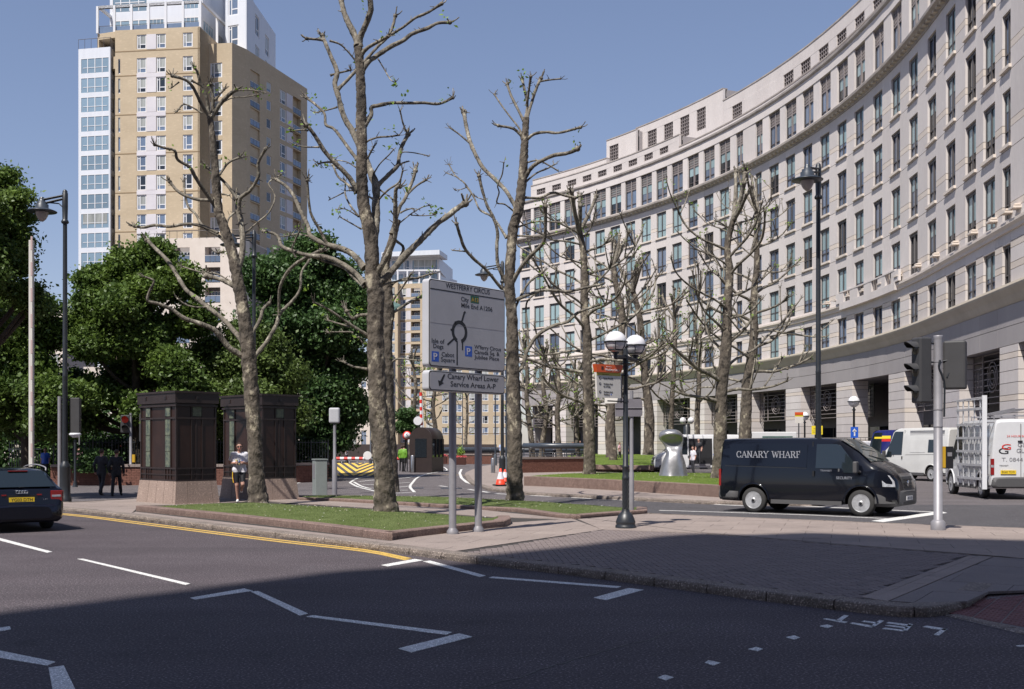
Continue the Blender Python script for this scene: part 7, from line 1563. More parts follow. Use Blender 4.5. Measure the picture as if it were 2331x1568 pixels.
HD = radians(-35.5); q0 = W(1714.6, 1166.5); lft = Vector((-sin(HD), cos(HD), 0)); org = q0+lft*.95
v1, yf1, bo1 = panel_van('black security van lettered CANARY WHARF, driving to the right', org, HD, 'black_gloss', roof=2.02, rear=1.0)
def vtext(s, x0, x1, z, cap, m, par, s_=-1, yf=yf1, off=.004):
    y = -yf(z+cap/2)-.010; tilt = (yf(z+cap)-yf(z))/cap; o = fit('lettering', s, par, (0, y, 0), (1, 0, 0), (0, -tilt*-1, 1), x0, x1, z, cap, m=m, th=.004, off=off); return o
M['silver_letter'] = mat('silver_letter', (.30, .31, .35), .4)
def serif_text(s, x0, x1, z, cap, m, par, y):
    # serifed capitals drawn as strokes on a 1 x 1 box
    G = {'C': [[(.92, .78), (.75, .97), (.4, 1), (.1, .72), (.1, .28), (.4, 0), (.75, .03), (.95, .25)]], 'A': [[(.05, 0), (.5, 1), (.95, 0)], [(.25, .36), (.75, .36)]], 'N': [[(.15, 0), (.15, 1), (.85, 0), (.85, 1)]], 'R': [[(.18, 0), (.18, 1), (.6, 1), (.82, .76), (.6, .5), (.18, .5)], [(.5, .5), (.92, 0)]], 'Y': [[(.05, 1), (.5, .48), (.95, 1)], [(.5, .48), (.5, 0)]], 'W': [[(.02, 1), (.28, 0), (.5, .85), (.72, 0), (.98, 1)]], 'H': [[(.15, 0), (.15, 1)], [(.85, 0), (.85, 1)], [(.15, .52), (.85, .52)]], 'F': [[(.2, 0), (.2, 1), (.85, 1)], [(.2, .52), (.7, .52)]]}
    SF = {'C': [(.92, .78, 1)], 'A': [(.05, 0, 0), (.95, 0, 0)], 'N': [(.15, 0, 0), (.15, 1, 0), (.85, 1, 0)], 'R': [(.18, 0, 0), (.18, 1, 0), (.95, 0, 0)], 'Y': [(.05, 1, 0), (.95, 1, 0), (.5, 0, 0)], 'W': [(.02, 1, 0), (.5, .88, 0), (.98, 1, 0)], 'H': [(.15, 0, 0), (.15, 1, 0), (.85, 0, 0), (.85, 1, 0)], 'F': [(.2, 0, 0), (.85, .93, 1), (.2, 1, 0)]}
    wd = {' ': .55, 'W': 1.3, 'C': 1.0, 'N': 1.05, 'H': 1.05, 'A': 1.0, 'F': .8, 'R': .98, 'Y': .95}; tot = sum(wd[c]+.14 for c in s); k = (x1-x0)/tot; x = x0; ob = None
    for c in s:
        w_ = wd[c]*k
        if c != ' ':
            mb = MB(); first = True
            for st_ in G[c]:
                for a, b in zip(st_, st_[1:]):
                    th_ = .0125 if not (abs(a[1]-b[1]) < .05 or (b[1] > a[1] and c in 'AYWN' and abs(a[0]-b[0]) > .1)) else .0065
                    A_ = Vector((x+a[0]*w_, y, z+a[1]*cap)); B_ = Vector((x+b[0]*w_, y, z+b[1]*cap)); d = (B_-A_).normalized(); p = Vector((-d.z, 0, d.x))*th_
                    q_ = [A_-p-d*.006, B_-p+d*.006, B_+p+d*.006, A_+p-d*.006]; mb.flat(q_, .003, m)
            for sx, sz, ver in SF[c]:
                X, Z = x+sx*w_, z+sz*cap
                mb.box(X-(.032 if not ver else .007), y-.001, Z-(.006 if not ver else .03), X+(.032 if not ver else .007), y+.002, Z+(.006 if not ver else .03), m)
            mb.obj('letter', par)
        x += w_+.14*k
SP = side_plate([(-.72, 1.30), (1.48, 1.24), (1.48, 1.84), (1.42, 1.88), (-.66, 1.88), (-.74, 1.84)], -1, yf1, 'black_gloss', 'side_panel', v1, .010, .012)
serif_text('CANARY WHARF', -.52, 1.32, 1.505, .165, 'silver_letter', SP, -yf1(1.6)-.026)
for o in SP.children: o.rotation_euler = (0, 0, 0)
vtext('TRANSIT', 1.93, 2.24, 1.17, .045, 'silver_letter', v1, off=.012); vtext('SECURITY', 2.30, 2.72, .955, .07, 'silver_letter', v1)
for o in v1.children:
    if o.name.startswith('number_plate') and o.data.materials[0].name.startswith('plate_w'): fit('lettering', 'MX12 CDP', o, (2.93+.966, 0, 0), (0, 1, 0), (0, 0, 1), -.21, .21, .44, .07)
# driver's dark shape and arm resting on the open window
# ---- white vans on the far side
def place(label, px, d, hd, **k): return panel_van(label, ((px-CX)*d/F, d, 0), hd, k.pop('paint', 'white_body'), **k)
M['brown_box'] = mat('brown_box', (.25, .16, .09), .8)
vw, yfw, bw2 = place('white van with its sliding door open, behind the silver sculpture', 1648, 71.5, radians(180), wb=3.75, roof=2.5, side=(1,), rear=1.1)
[side_plate([(.95, z0), (2.45, z0), (2.45, z1), (.95, z1)], 1, yfw, 'black', 'doorway_shade', vw, .012, .02) for z0, z1 in ((.55, 1.02), (1.02, 1.5), (1.5, 1.9), (1.9, 2.25))]  # black plates on the side paint in the shaded interior behind the door
MB().box(1.1, .985, .50, 2.3, 1.02, .62, 'galv').obj('step', vw); MB().box(1.15, .97, .9, 1.8, 1.0, 1.3, 'brown_box').obj('crate', vw) if False else None
fit('lettering', 'THE', vw, (0, .975, 0), (-1, 0, 0), (0, 0, 1), -.9, -.1, 1.55, .22, m='blue_sign', off=.01); fit('lettering', 'MAINTENANCE', vw, (0, .98, 0), (-1, 0, 0), (0, 0, 1), -.9, .6, 1.15, .12, m='blue_sign', off=.01)
v3 = thing('box_van', 'white box van half hidden behind the plane tree and the black van', 'van', ((1735-CX)*78/F, 78, 0), radians(178)); bevel(MB().box(-2.2, -1, .6, 1.6, 1, 2.75, 'white_body').obj('box', v3), .05, 2); bevel(MB().box(1.65, -.95, .4, 3.0, .95, 1.9, 'white_body').obj('cab', v3), .15, 3)
for x in (-1.3, 2.3):
    for s in (-1, 1): wheel(v3, x, s, .98, .36)
MB().box(-1.9, 1.0, 2.15, .2, 1.015, 2.45, 'copper_green').obj('label_strip', v3); MB().box(1.75, .93, 1.2, 2.6, .965, 1.75, 'car_glass').obj('side_window', v3)
vb, yfb, _ = place('dark blue high-roofed security van with red and yellow sticker', 2100, 66, radians(118), paint='navy_body', wb=3.6, roof=2.75, side=(-1, 1), rear=1.2)
def sticker(o, rear, y0, y1, z0, z1, m, nm='sticker'): return MB().box(-rear-.022, min(y0, y1), z0, -rear-.004, max(y0, y1), z1, m).obj(nm, o)
side_plate([(1.7, 2.05), (3.0, 2.05), (3.0, 2.35), (1.7, 2.35)], 1, yfb, 'red', 'sticker', vb, .006); side_plate([(1.7, 2.22), (3.0, 2.22), (3.0, 2.40), (1.7, 2.40)], 1, yfb, 'yellow', 'sticker', vb, .012)
def side_text(o, yf, s_, txt, x0, x1, z, cap, m):
    ux = (-1, 0, 0) if s_ > 0 else (1, 0, 0); return fit('lettering', txt, o, (0, s_*(yf(z+cap/2)+.012), 0), ux, (0, 0, 1), -x1 if s_ > 0 else x0, -x0 if s_ > 0 else x1, z, cap, m=m, off=.01)
side_text(vb, yfb, 1, 'G4S', -.35, .35, 1.65, .32, 'white_paint')
fit('lettering', 'G4S', vb, (-1.205, 0, 0), (0, -1, 0), (0, 0, 1), -.35, .45, 1.75, .38, m='white_paint', off=.02)
sticker(vb, 1.2, -.3, .0, 1.2, 1.5, 'yellow')
vc, yfc, _ = place('dirty white high-roofed van parked beside the dark blue van', 2152, 55.5, radians(112), paint='dirty_white', wb=3.3, roof=2.5, side=(-1, 1), rear=1.1)
side_plate([(-.55, 1.35), (.25, 1.35), (.25, 1.95), (-.55, 1.95)], 1, yfc, 'car_glass', 'side_window', vc, .006); side_plate([(.45, 1.35), (1.5, 1.35), (1.5, 1.95), (.45, 1.95)], 1, yfc, 'dirty_white', 'side_panel', vc, .012)
for k in range(4): MB().box(-.8, .80-.0, 2.15+k*.07, 1.6, .84, 2.17+k*.07, 'galv').obj('rib', vc)
vd, yfd, _ = place('silver van with a roof rack, mostly hidden behind the black van', 1985, 72, radians(150), paint='silver', wb=3.2, roof=2.1, side=(-1, 1))
q = MB()
for s in (-.7, .7): q.tube([(-.9, s, 2.32), (2.4, s, 2.32)], .02, 'black', 4)
for k in range(12): q.tube([(-.9+k*.3, -.7, 2.32), (-.9+k*.3, -.7, 2.12)], .012, 'black', 4); q.tube([(-.9+k*.3, .7, 2.32), (-.9+k*.3, .7, 2.12)], .012, 'black', 4)
q.obj('roof_rack', vd)
# glazier's van with a glass rack
rw_ = W(2222, 1134); hdg = radians(85); lf2 = Vector((-sin(hdg), cos(hdg), 0))
ve, yfe, _ = panel_van('white glazing van with a glass rack on its side and a ladder on the roof', rw_-lf2*.95+Vector((.15, 0, 0)), hdg, 'white_body', wb=3.3, roof=2.32, rear=1.05, side=(-1, 1))
Rr = 1.05
fit('lettering', '24 HOUR BOARDING UP', ve, (-Rr-.004, 0, 0), (0, -1, 0), (0, 0, 1), -.45, .75, 1.80, .055, m='red', off=.002)
fit('lettering', 'GLASS &', ve, (-Rr-.004, 0, 0), (0, -1, 0), (0, 0, 1), -.10, .75, 1.52, .12, m='galv', off=.002); fit('lettering', 'GLAZING', ve, (-Rr-.004, 0, 0), (0, -1, 0), (0, 0, 1), -.14, .75, 1.35, .12, m='galv', off=.002)
fit('lettering', 'G', ve, (-Rr-.004, 0, 0), (0, -1, 0), (0, 0, 1), -.62, -.32, 1.44, .16, m='red', off=.004); fit('lettering', 'G', ve, (-Rr-.004, 0, 0), (0, -1, 0), (0, 0, 1), -.72, -.40, 1.32, .17, m='black', off=.003)
fit('lettering', 'T. 0844 499 66', ve, (-Rr-.004, 0, 0), (0, -1, 0), (0, 0, 1), -.62, .75, 1.10, .11, m='galv', off=.002); fit('lettering', 'TRANSIT', ve, (-Rr-.004, 0, 0), (0, -1, 0), (0, 0, 1), -.70, -.40, .96, .04, m='black', off=.002)
for o in list(ve.children):
    if o.name.startswith('number_plate') and o.data.materials[0].name.startswith('plate_y'): o.location.y = 0; bpy.data.objects.remove(o)
plt = MB().box(-Rr-.03, -.20+.36, .74, -Rr-.012, .30+.36-.0, .85, 'plate_y').obj('number_plate', ve); fit('lettering', 'BG60 YOW', plt, (-Rr-.03, 0, 0), (0, -1, 0), (0, 0, 1), -.62, -.20, .765, .07, off=.001)
q = MB(); q.box(-Rr-.035, -.3, .66, -Rr-.01, -.1, .78, 'black'); q.box(-Rr-.03, -.05, 1.66, -Rr-.01, .1, 1.70, 'black'); q.obj('door_handle', ve)
M['alu'] = mat('alu', (.55, .55, .57), .35, metal=.3, var=.1)
rk = MB(); ys = 1.12
for x in (-.95, -.5, .1, .7, 1.3, 1.9): rk.box(x-.03, ys, .35, x+.03, ys+.03, 2.95, 'alu')
for z in (.55, .95, 1.35, 1.75, 2.15, 2.6, 2.9): rk.box(-1.0, ys-.02, z, 2.0, ys+.05, z+.07, 'alu')
rk.box(-1.04, ys-.03, .30, -.98, ys+.12, 3.0, 'white_frame')
for k in range(5): rk.tube([(-.95+k*.65, ys+.05, 2.95), (-.95+k*.65, ys+.30, 2.92)], .018, 'galv', 4)
for z in (.7, 2.2): rk.box(-.9, .8, z, -.86, ys, z+.04, 'galv'); rk.box(1.6, .8, z, 1.64, ys, z+.04, 'galv')
rk.obj('glass_rack', ve); 
q = MB()
for y in (-.25, .15): q.tube([(-.9, y, 2.62), (2.2, y, 2.5)], .028, 'galv', 6)
for k in range(11): q.tube([(-.8+k*.28, -.25, 2.61-k*.011), (-.8+k*.28, .15, 2.61-k*.011)], .018, 'galv', 5)
for x in (-.7, 1.6): q.tube([(x, -.75, 2.42), (x, .75, 2.42)], .025, 'galv', 6); q.tube([(x, .75, 2.3), (x, .75, 2.45)], .02, 'galv', 5); q.tube([(x, -.75, 2.3), (x, -.75, 2.45)], .02, 'galv', 5)
q.obj('ladder_rack', ve)
ve.scale = (1, 1, 1.17); vc.scale = (1, 1, 1.08)
# ---- dark estate car at the left edge, seen from behind
def cring(x, zb, zbelt, zt, w_, wt): 
    half = [(0, zb), (w_*.86, zb), (w_*.97, zb+.08), (w_, zb+(zbelt-zb)*.45), (w_*.985, zbelt-.06), (w_*.95, zbelt)]
    if zt > zbelt+.02: half += [(wt+(w_*.95-wt)*.45, zbelt+(zt-zbelt)*.5), (wt+.02, zt-.07), (wt-.05, zt-.015), (wt*.5, zt+.012)]
    else: half += [(w_*.92, zbelt+.008), (w_*.85, zbelt+.014), (w_*.7, zbelt+.018), (w_*.4, zbelt+.02)]
    return [(x, y, z) for y, z in half]+[(x, 0, half[-1][1]+.004)]+[(x, -y, z) for y, z in half[:0:-1]]
car = thing('estate_car', 'dark blue estate car seen from behind at the left edge of the road', 'car', (0, 0, 0)); cw = .90
st = [(-1.10, .34, .60, .60, .72, .6), (-1.07, .25, .62, .62, .82, .6), (-1.02, .23, .94, .94, .86, .6), (-.99, .22, .985, .985, .875, .6), (-.97, .22, .985, 1.02, .885, .66), (-.62, .20, .97, 1.40, cw, .60), (-.50, .20, .965, 1.44, cw, .60), (.4, .19, .955, 1.47, cw, .60), (1.2, .19, .95, 1.45, cw, .60), (1.6, .19, .95, 1.38, cw, .58), (2.25, .19, .94, .97, cw, .6), (3.0, .20, .86, .86, .88, .5), (3.45, .24, .74, .74, .80, .5), (3.62, .32, .58, .58, .66, .5)]
cb = loft([cring(*a) for a in st], 'audi_body'); cb.mi('black'); co = cb.obj('body', car); cut_arches(co, (0, 2.76), cw+.03, .37); co.data.set_sharp_from_angle(angle=radians(24))
for x in (0, 2.76):
    for s in (-1, 1): wheel(car, x, s, cw-.02, .32, 'alloy', 5)
P = [(-.985, -.70, 1.035), (-.985, .70, 1.035), (-.625, .50, 1.40), (-.625, -.50, 1.40)]; MB().flat([Vector(p)+Vector((-.022, 0, .012)) for p in P][::-1], .01, 'car_glass').obj('rear_window', car)
for s in (-1, 1):
    y = lambda z: s*(cw*.95-(z-.97)/(1.42-.97)*(cw*.95-.60)+.004); Q_ = [Vector((x, y(z), z)) for x, z in ((-.75, 1.03), (1.9, 1.03), (1.35, 1.36), (-.45, 1.38))]
    n_ = (Q_[1]-Q_[0]).cross(Q_[2]-Q_[1]); Q_ = Q_ if n_.y*s > 0 else Q_[::-1]; MB().flat(Q_, .008, 'car_glass').obj('side_window', car)
    MB().tube(smoothline([(-.70, s*.58, 1.41), (-.55, s*.60, 1.49), (.3, s*.61, 1.54), (1.1, s*.60, 1.50), (1.35, s*.59, 1.44)], 4), .016, 'galv', 6).obj('roof_rail', car)
    tlm = MB(); tlm.hexa([(-1.085, s*.60, .70), (-.80, s*.895, .70), (-.80, s*.90, .74), (-1.0, s*.62, .74), (-1.055, s*.62, .98), (-.84, s*.885, .98), (-.82, s*.89, .99), (-1.0, s*.64, .99)], 'red_lens')
    tlm = MB(); tlm.box(-1.052, min(s*.60, s*.84), .70, -.95, max(s*.60, s*.84), .95, 'red_lens'); tlm.box(-.98, min(s*.80, s*.888), .70, -.84, max(s*.80, s*.888), .94, 'red_lens'); tlm.box(-1.056, min(s*.62, s*.82), .80, -1.04, max(s*.62, s*.82), .85, 'lamp_clear'); bevel(tlm.obj('tail_light', car), .02, 2, 50)
bm = loft([ring(-.60, .24, .60, .905, .88, .03), ring(-.95, .24, .62, .87, .84, .05), ring(-1.11, .26, .62, .76, .72, .06), ring(-1.155, .32, .58, .60, .56, .05)], 'audi_body'); bm.obj('rear_bumper', car)
MB().box(-1.066, -.62, .635, -1.05, .62, .655, 'chrome').obj('trim_strip', car); np_ = MB().box(-1.06, -.26, .70, -1.035, .26, .81, 'plate_y').obj('number_plate', car)
MB().box(-1.05, -.33, .69, -1.03, .33, .86, 'black').obj('plate_recess', car)
fit('lettering', 'YG03 DTH', np_, (-1.06, 0, 0), (0, -1, 0), (0, 0, 1), -.22, .22, .72, .07, off=.001)
for s in (-1, 1): MB().box(-1.055, s*.36-.05, .85, -1.04, s*.36+.05, .88, 'red_lens').obj('fog_light', car)
q = MB()
for k in range(4): q.tube([(-1.058, (k-1.5)*.055+.04*cos(u), .93+.035*sin(u)) for u in [2*pi*v/14 for v in range(15)]], .007, 'chrome', 5, cap=False)
stuff(q.obj('badge', car)); fit('lettering', 'A6', car, (-1.045, 0, 0), (0, -1, 0), (0, 0, 1), -.56, -.46, .70, .04, m='chrome', off=.008); fit('lettering', '1.8T', car, (-1.045, 0, 0), (0, -1, 0), (0, 0, 1), .44, .54, .74, .03, m='chrome', off=.008)
MB().tube([(-1.02, .05, 1.04), (-.93, -.35, 1.06)], .01, 'black', 5).obj('wiper', car); MB().box(-.70, -.2, 1.40, -.66, .2, 1.42, 'red_lens').obj('brake_light', car); MB().box(-1.12, -.62, .27, -1.08, .62, .33, 'black').obj('valance', car); MB().tube([(-1.1, .45, .27), (-.95, .45, .27)], .03, 'black', 8).obj('exhaust', car)
cp = W(60, 1208); ch = atan2(.80, -.60); car.rotation_euler = (0, 0, ch); car.location = (cp.x, cp.y, 0); car.scale = (.97, .97, .915)
rc = Vector((cos(ch), sin(ch), 0)); rp_ = Vector((-sin(ch), cos(ch), 0))
# right rear tyre (car's right) should stand at picture point (117, 1200)
want = W(117, 1201); car.location = want-(rc*0-rp_*.85)
# ================================================================ people
def bones_mesh(segs, vox):                              # segs: (p0, p1, r0, r1, tag, [flatten]) grown into one skin
    q = MB()
    for s in segs:
        p0, p1, r0, r1 = Vector(s[0]), Vector(s[1]), s[2], s[3]; fl = s[5] if len(s) > 5 else 1; n0 = len(q.v)
        q.ball(p0, r0, 'skin', 12, 8); q.ball(p1, r1, 'skin', 12, 8); q.tube([p0, p1], [r0, r1], 'skin', 12)
        if fl != 1:
            c = (p0+p1)/2
            for i in range(n0, len(q.v)): v = q.v[i]; q.v[i] = (v[0]*fl+(1-fl)*c.x if False else v[0], c.y+(v[1]-c.y)*fl, v[2])
    o = bpy.data.objects.new('tmp', q.mesh('tmp')); m = o.modifiers.new('r', 'REMESH'); m.mode = 'VOXEL'; m.voxel_size = vox; m.use_smooth_shade = True; s_ = o.modifiers.new('s', 'SMOOTH'); s_.factor = .6; s_.iterations = 4
    me = evaluated(o); bpy.data.objects.remove(o); return me
def person(label, loc, yaw, J, cloth, hgt=1.76, vox=.02, group=None, face=True, hair='hair', hands=True, build=1.0):
    # J: joint positions for a figure 1.76 m tall facing -Y
    k = hgt/1.76; t = thing('person', label, 'person', loc, yaw, group, (k, k, k)); b = build; g = lambda n: Vector(J[n])
    top, bot, sleeve, leg = cloth['top'], cloth['bottom'], cloth.get('sleeve', 'long'), cloth.get('leg', 'long')
    S_ = []
    S_ += [(g('pelvis')+Vector((-.075*b, 0, 0)), g('pelvis')+Vector((.075*b, 0, 0)), .115*b, .115*b, 'hip', .85)]
    S_ += [(g('pelvis')+Vector((-.05*b, 0, .12)), g('pelvis')+Vector((.05*b, 0, .12)), .12*b, .12*b, 'torso', .85), (g('chest')+Vector((-.075*b, 0, -.06)), g('chest')+Vector((.075*b, 0, -.06)), .125*b, .125*b, 'torso', .85), (g('chest')+Vector((-.09*b, 0, .06)), g('chest')+Vector((.09*b, 0, .06)), .10*b, .10*b, 'torso', .85), (g('pelvis')+Vector((0, 0, .05)), g('chest'), .13*b, .135*b, 'torso', .9)]
    S_ += [(g('shL'), g('shR'), .066*b, .066*b, 'torso'), (g('neck')-Vector((0, 0, .05)), g('neck')+Vector((0, 0, .03)), .06, .052, 'neck'), (g('head')+Vector((0, .012, .025)), g('head')+Vector((0, .012, .035)), .088, .086, 'head'), (g('head')+Vector((0, -.02, -.035)), g('head')+Vector((0, -.035, -.065)), .068, .045, 'head'), (g('head')+Vector((0, -.095, -.02)), g('head')+Vector((0, -.085, .01)), .014, .010, 'head')]
    for s_ in 'LR':
        S_ += [(g('sh'+s_), g('el'+s_), .056*b, .043, 'uarm'+s_), (g('el'+s_), g('wr'+s_), .041, .028, 'farm'+s_), (g('hip'+s_), g('kn'+s_), .092*b, .060, 'thigh'+s_), (g('kn'+s_), g('an'+s_), .056, .040, 'calf'+s_), (g('an'+s_)+Vector((0, .02, -.035)), g('toe'+s_), .045, .036, 'foot'+s_)]
        S_ += [(g('kn'+s_).lerp(g('an'+s_), .12)+Vector((0, .012, 0)), g('kn'+s_).lerp(g('an'+s_), .4)+Vector((0, .018, 0)), .053, .055, 'calf'+s_)]
        if s_ == 'L' or 1: S_ += [(g('head')+Vector((.088 if s_ == 'L' else -.088, .01, -.005)), g('head')+Vector((.09 if s_ == 'L' else -.09, .012, .02)), .016, .014, 'head')]
    if leg == 'long': S_ += [(g('kn'+s_), g('an'+s_)+Vector((0, 0, .03)), .068, .062, 'calf'+s_) for s_ in 'LR']
    if sleeve == 'short': S_ += [(g('sh'+s_), g('sh'+s_).lerp(g('el'+s_), .72), .064*b, .068*b, 'uarm'+s_) for s_ in 'LR']
    if top.startswith('suit'): S_ += [(g('pelvis')+Vector((-.07, 0, -.10)), g('pelvis')+Vector((.07, 0, -.10)), .125*b, .125*b, 'torso', .85)]+[(g('sh'+s_), g('el'+s_), .066, .058, 'uarm'+s_) for s_ in 'LR']+[(g('el'+s_), g('wr'+s_), .056, .046, 'farm'+s_) for s_ in 'LR']
    me = bones_mesh(S_, vox); mats = ['skin', top, bot, 'shoe' if cloth.get('shoe') == 'white' else 'black']; me.materials.clear()
    for m in mats: me.materials.append(M[m])
    segs = [(Vector(a[0]), Vector(a[1]), max(a[2], a[3]), a[4]) for a in S_]
    hem = g('pelvis').z+(-.16 if top.startswith('suit') else cloth.get('hem', -.03)); cut = cloth.get('legcut', .80)
    for p in me.polygons:
        c = p.center; best = min(segs, key=lambda s: (c-(s[0]+(s[1]-s[0])*max(0, min(1, (c-s[0]).dot(s[1]-s[0])/max(1e-6, (s[1]-s[0]).length_squared))))).length-s[2]); tg = best[3]; i = 0
        if tg in ('torso', 'hip'): i = 1 if c.z > hem else 2
        elif tg.startswith('uarm'): i = 1 if sleeve == 'long' or (c-g('sh'+tg[-1])).length < .74*(g('el'+tg[-1])-g('sh'+tg[-1])).length else 0
        elif tg.startswith('farm'): i = 1 if sleeve == 'long' else 0
        elif tg.startswith('thigh'): i = 1 if (c.z > hem and c.z > g('pelvis').z-.2) else (2 if leg == 'long' or (c-g('hip'+tg[-1])).length < cut*(g('kn'+tg[-1])-g('hip'+tg[-1])).length else 0)
        elif tg.startswith('calf'): i = 2 if leg == 'long' else 0
        elif tg.startswith('foot'): i = 3
        elif tg == 'neck': i = 1 if c.z < g('neck').z-.035 else 0
        p.material_index = i; p.use_smooth = True
    link(me, 'body', t); h = g('head')
    q = MB(); vs = []
    rows = 7; N = 18
    for i in range(rows+1):
        el = radians(90-(i/rows)*95)
        for j in range(N):
            a = 2*pi*j/N; back = .5+.5*sin(a)              # sin(a)=1 is the back of the head (+Y)
            e2 = radians(90-(i/rows)*(46+88*back)); r_ = .098
            vs.append((h.x+r_*.95*cos(e2)*cos(a), h.y+.014+r_*1.05*cos(e2)*sin(a), h.z+.03+r_*sin(e2)))
    q.add(vs, [(i*N+j, (i+1)*N+j, (i+1)*N+(j+1) % N, i*N+(j+1) % N) for i in range(rows) for j in range(N)], hair, True); ho = q.obj('hair', t); sm = ho.modifiers.new('th', 'SOLIDIFY'); sm.thickness = .012
    if hands:
        for s_ in 'LR':
            w0, e0 = g('wr'+s_), g('el'+s_); dr = (w0-e0).normalized(); sd_ = dr.cross(Vector((0, -1, .2))).normalized(); up = sd_.cross(dr).normalized(); q = MB()
            c = w0+dr*.045; q.tube([w0-dr*.01, c, c+dr*.04], [.028, .036, .034], 'skin', 8)
            for f in range(4):
                ln = [.062, .072, .068, .052][f]; b0 = c+dr*.035+sd_*(-.027+.018*f); b1 = b0+dr*ln*.45+up*.006; b2 = b1+dr*ln*.2-up*ln*.4; b3 = b2-dr*ln*.15-up*ln*.25; q.tube([b0, b1, b2, b3], [.0095, .009, .0085, .007], 'skin', 6)
            b0 = w0+dr*.03-sd_*.028; q.tube([b0, b0-sd_*.018+dr*.02-up*.01, b0-sd_*.012+dr*.05-up*.025], [.012, .0105, .008], 'skin', 6); q.obj('hand', t)
    return t
def stand(sw=0, lean=0, aL=0, aR=0, st=.09):            # a simple standing or walking pose
    p = 1.0
    return dict(pelvis=(0, 0, .94), chest=(0, -lean*.3, 1.30), neck=(0, -lean*.5, 1.50), head=(0, -.02-lean*.6, 1.635), shL=(.17, -lean*.4, 1.43), shR=(-.17, -lean*.4, 1.43), elL=(.24, .03+aL*.15, 1.14), elR=(-.24, .03+aR*.15, 1.14), wrL=(.245, -.07+aL*.1, .90), wrR=(-.245, -.07+aR*.1, .90), hipL=(st, 0, .90), hipR=(-st, 0, .90), knL=(st+.01, -.02-sw*.14, .49), knR=(-st-.01, -.02+sw*.10, .49), anL=(st+.02, .02-sw*.20, .085), anR=(-st-.02, .04+sw*.30, .10+abs(sw)*.04), toeL=(st+.03, -.14-sw*.20, .035), toeR=(-st-.03, -.10+sw*.28, .035))
jog = dict(pelvis=(0, 0, .96), chest=(0, -.03, 1.30), neck=(0, -.05, 1.49), head=(.0, -.07, 1.63), shL=(.185, -.03, 1.415), shR=(-.185, -.03, 1.415), elL=(.27, .06, 1.15), elR=(-.27, .05, 1.15), wrL=(.13, -.17, 1.17), wrR=(-.13, -.18, 1.16), hipL=(.09, 0, .92), hipR=(-.09, 0, .92), knL=(.10, -.14, .53), knR=(-.075, -.06, .50), anL=(.05, .20, .36), anR=(-.05, .03, .09), toeL=(.05, .32, .30), toeR=(-.06, -.12, .035))
p = W(545, 1143, PZ); d_j = p.y
js = person('runner in a white T-shirt, black shorts and sunglasses between the kiosks', p, radians(12), jog, dict(top='shirt', bottom='shorts', sleeve='short', leg='short', legcut=.86, shoe='white', hem=-.07), hgt=1.80, vox=.013, build=1.14)
h = Vector(jog['head']); q = MB()
for s_ in (-1, 1): q.ball(h+Vector((s_*.034, -.088, .018)), .026, 'black', 10, 6, .75)
q.tube([h+Vector((-.09, 0, .02)), h+Vector((-.065, -.08, .022)), h+Vector((.065, -.08, .022)), h+Vector((.09, 0, .02))], .006, 'black', 4); q.obj('sunglasses', js)
MB().tube([h+Vector((-.022, -.098, -.052)), h+Vector((0, -.104, -.054)), h+Vector((.022, -.098, -.052))], .005, 'flower', 5).obj('mouth', js)
q = MB(); rj = random.Random(4)
for _ in range(30): a = rj.uniform(-.10, .10); z = rj.uniform(1.12, 1.25); s = rj.uniform(.010, .022); q.box(a-s, -.178-rj.uniform(.004, .012), z-s*.7, a+s, -.16, z+s*.7, rj.choice(['black', 'red', 'yellow', 'blue_sign', 'green_sign', 'plate_w', 'galv', 'black']))
stuff(q.obj('shirt_print', js))
q = MB(); q.tube([(-.19, -.02, .90), (-.195, -.06, .74), (-.165, -.10, .58)], .016, 'red', 5); q.tube([(-.195, -.035, .90), (-.198, -.075, .74), (-.17, -.115, .58)], .009, 'yellow', 5); q.obj('stripe', js)
for px, py, lb, sw, m, yw, hh in ((231, 1127.5, 'left one of two men in black suits walking away side by side', .9, 'suit', 172, 1.70), (265, 1129, 'right one of two men in black suits walking away side by side, white collar', -.8, 'suit2', 186, 1.68)):
    person(lb, W(px, py), radians(yw), stand(sw, 0, .6, -.4), dict(top=m, bottom=m), hgt=hh, vox=.018, group='men in suits walking away')
far = [(427, 0, 0, 0)]
def far_person(lb, px, d, top, bottom, yaw=0, hh=1.74, sw=.3, z=0, hair='hair', sl='short'):
    person(lb, ((px-CX)*d/F, d, z), radians(yaw), stand(sw), dict(top=top, bottom=bottom, sleeve=sl), hgt=hh, vox=.035, hands=False, hair=hair, group='people in the distance')
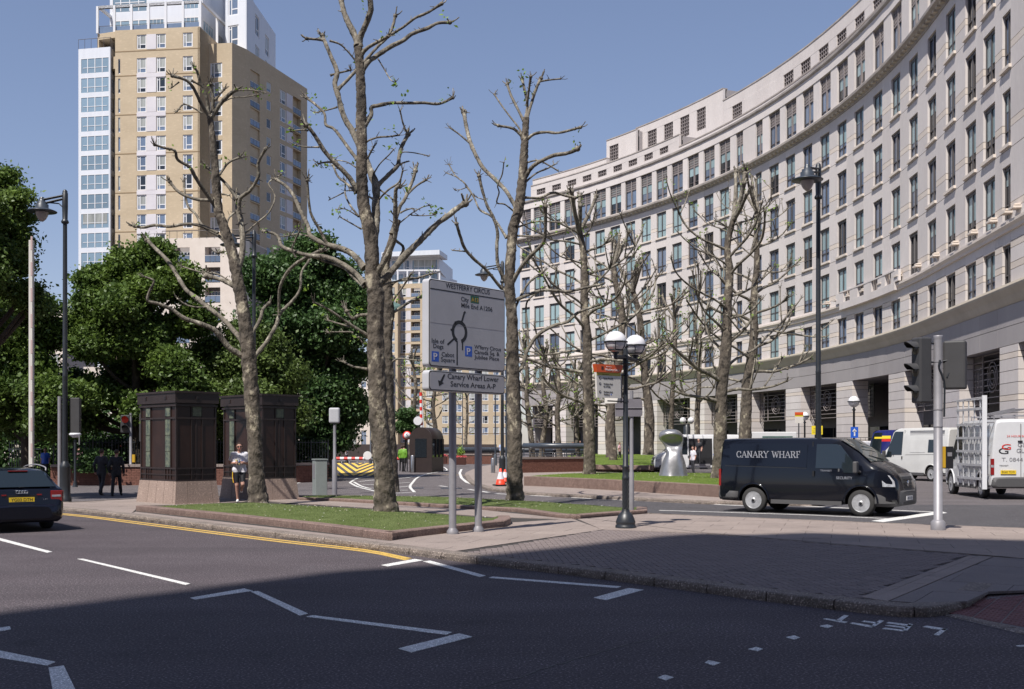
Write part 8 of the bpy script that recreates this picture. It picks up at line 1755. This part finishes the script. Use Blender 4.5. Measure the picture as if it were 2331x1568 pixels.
far_person('man in a white shirt and dark trousers, back turned, by the leaning plane tree', 1262, 108, 'shirt', 'suit', 200, 1.86, z=.35, sl='long')
far_person('person in a dark jacket entering the arcade doorway', 1222.5, 118, 'suit', 'suit', 150, 1.75, z=.5, sl='long')
far_person('person in a pink shirt near the second arcade pier', 1303, 118, 'shirt_pink', 'suit', 40, 1.7, z=.5)
far_person('person in a white shirt standing under the second arcade opening', 1320, 116, 'shirt', 'suit', 10, 1.78, z=.5, sl='long')
far_person('person in a white shirt half hidden by the curving plane tree', 1212, 112, 'shirt', 'khaki', 180, 1.75, z=.5)
far_person('person in pale blue shirt and khaki trousers beyond the tube railing', 1141, 105, 'shirt_blue', 'khaki', 170, 1.72, z=.4)
far_person('person in a pink shirt beside the grey-barked tree at the lawn edge', 1410, 98, 'shirt_pink', 'suit', 60, 1.72, z=.35)
far_person('man in a pale blue shirt standing by the tall sign post, grey hair', 1462 if False else 1424, 94, 'shirt_blue', 'suit', 20, 1.78, z=.35, hair='hair_grey')
far_person('man in a white T-shirt and jeans standing at the open van door', 1577, 66.5, 'shirt', 'navy_jeans' if 'navy_jeans' in M else 'suit', 300, 1.78, z=0)
far_person('grey-haired man in a dark shirt leaning out of the open van door', 1590, 69.7, 'suit', 'suit', 320, 1.66, z=.60, hair='hair_grey')
far_person('officer in a high visibility jacket beside the domed kiosk', 919, 74.5, 'hivis', 'suit2', 160, 1.85, z=0, sl='long')
far_person('second officer in a dark vest over high visibility sleeves by the kiosk', 914, 76, 'hivis', 'suit2', 190, 1.80, z=0, sl='long')
far_person('person in a white top walking behind the barrier', 789, 96, 'shirt', 'suit', 90, 1.7, z=.1)
far_person('person in a red striped top in the garden behind the railing', 278, 58, 'shirt_red', 'suit', 0, 1.5, z=.6)
far_person('person in a pale dress among the group by the round bush', 180, 55.5, 'shirt_pink', 'shirt', 30, 1.6, z=.1)
far_person('person with an orange top in the group by the round bush', 217, 56, 'orange', 'suit', -20, 1.62, z=.1)
far_person('person in blue behind the open gate at the far left', 103, 54, 'blue_sign', 'suit', 0, 1.6, z=.1)
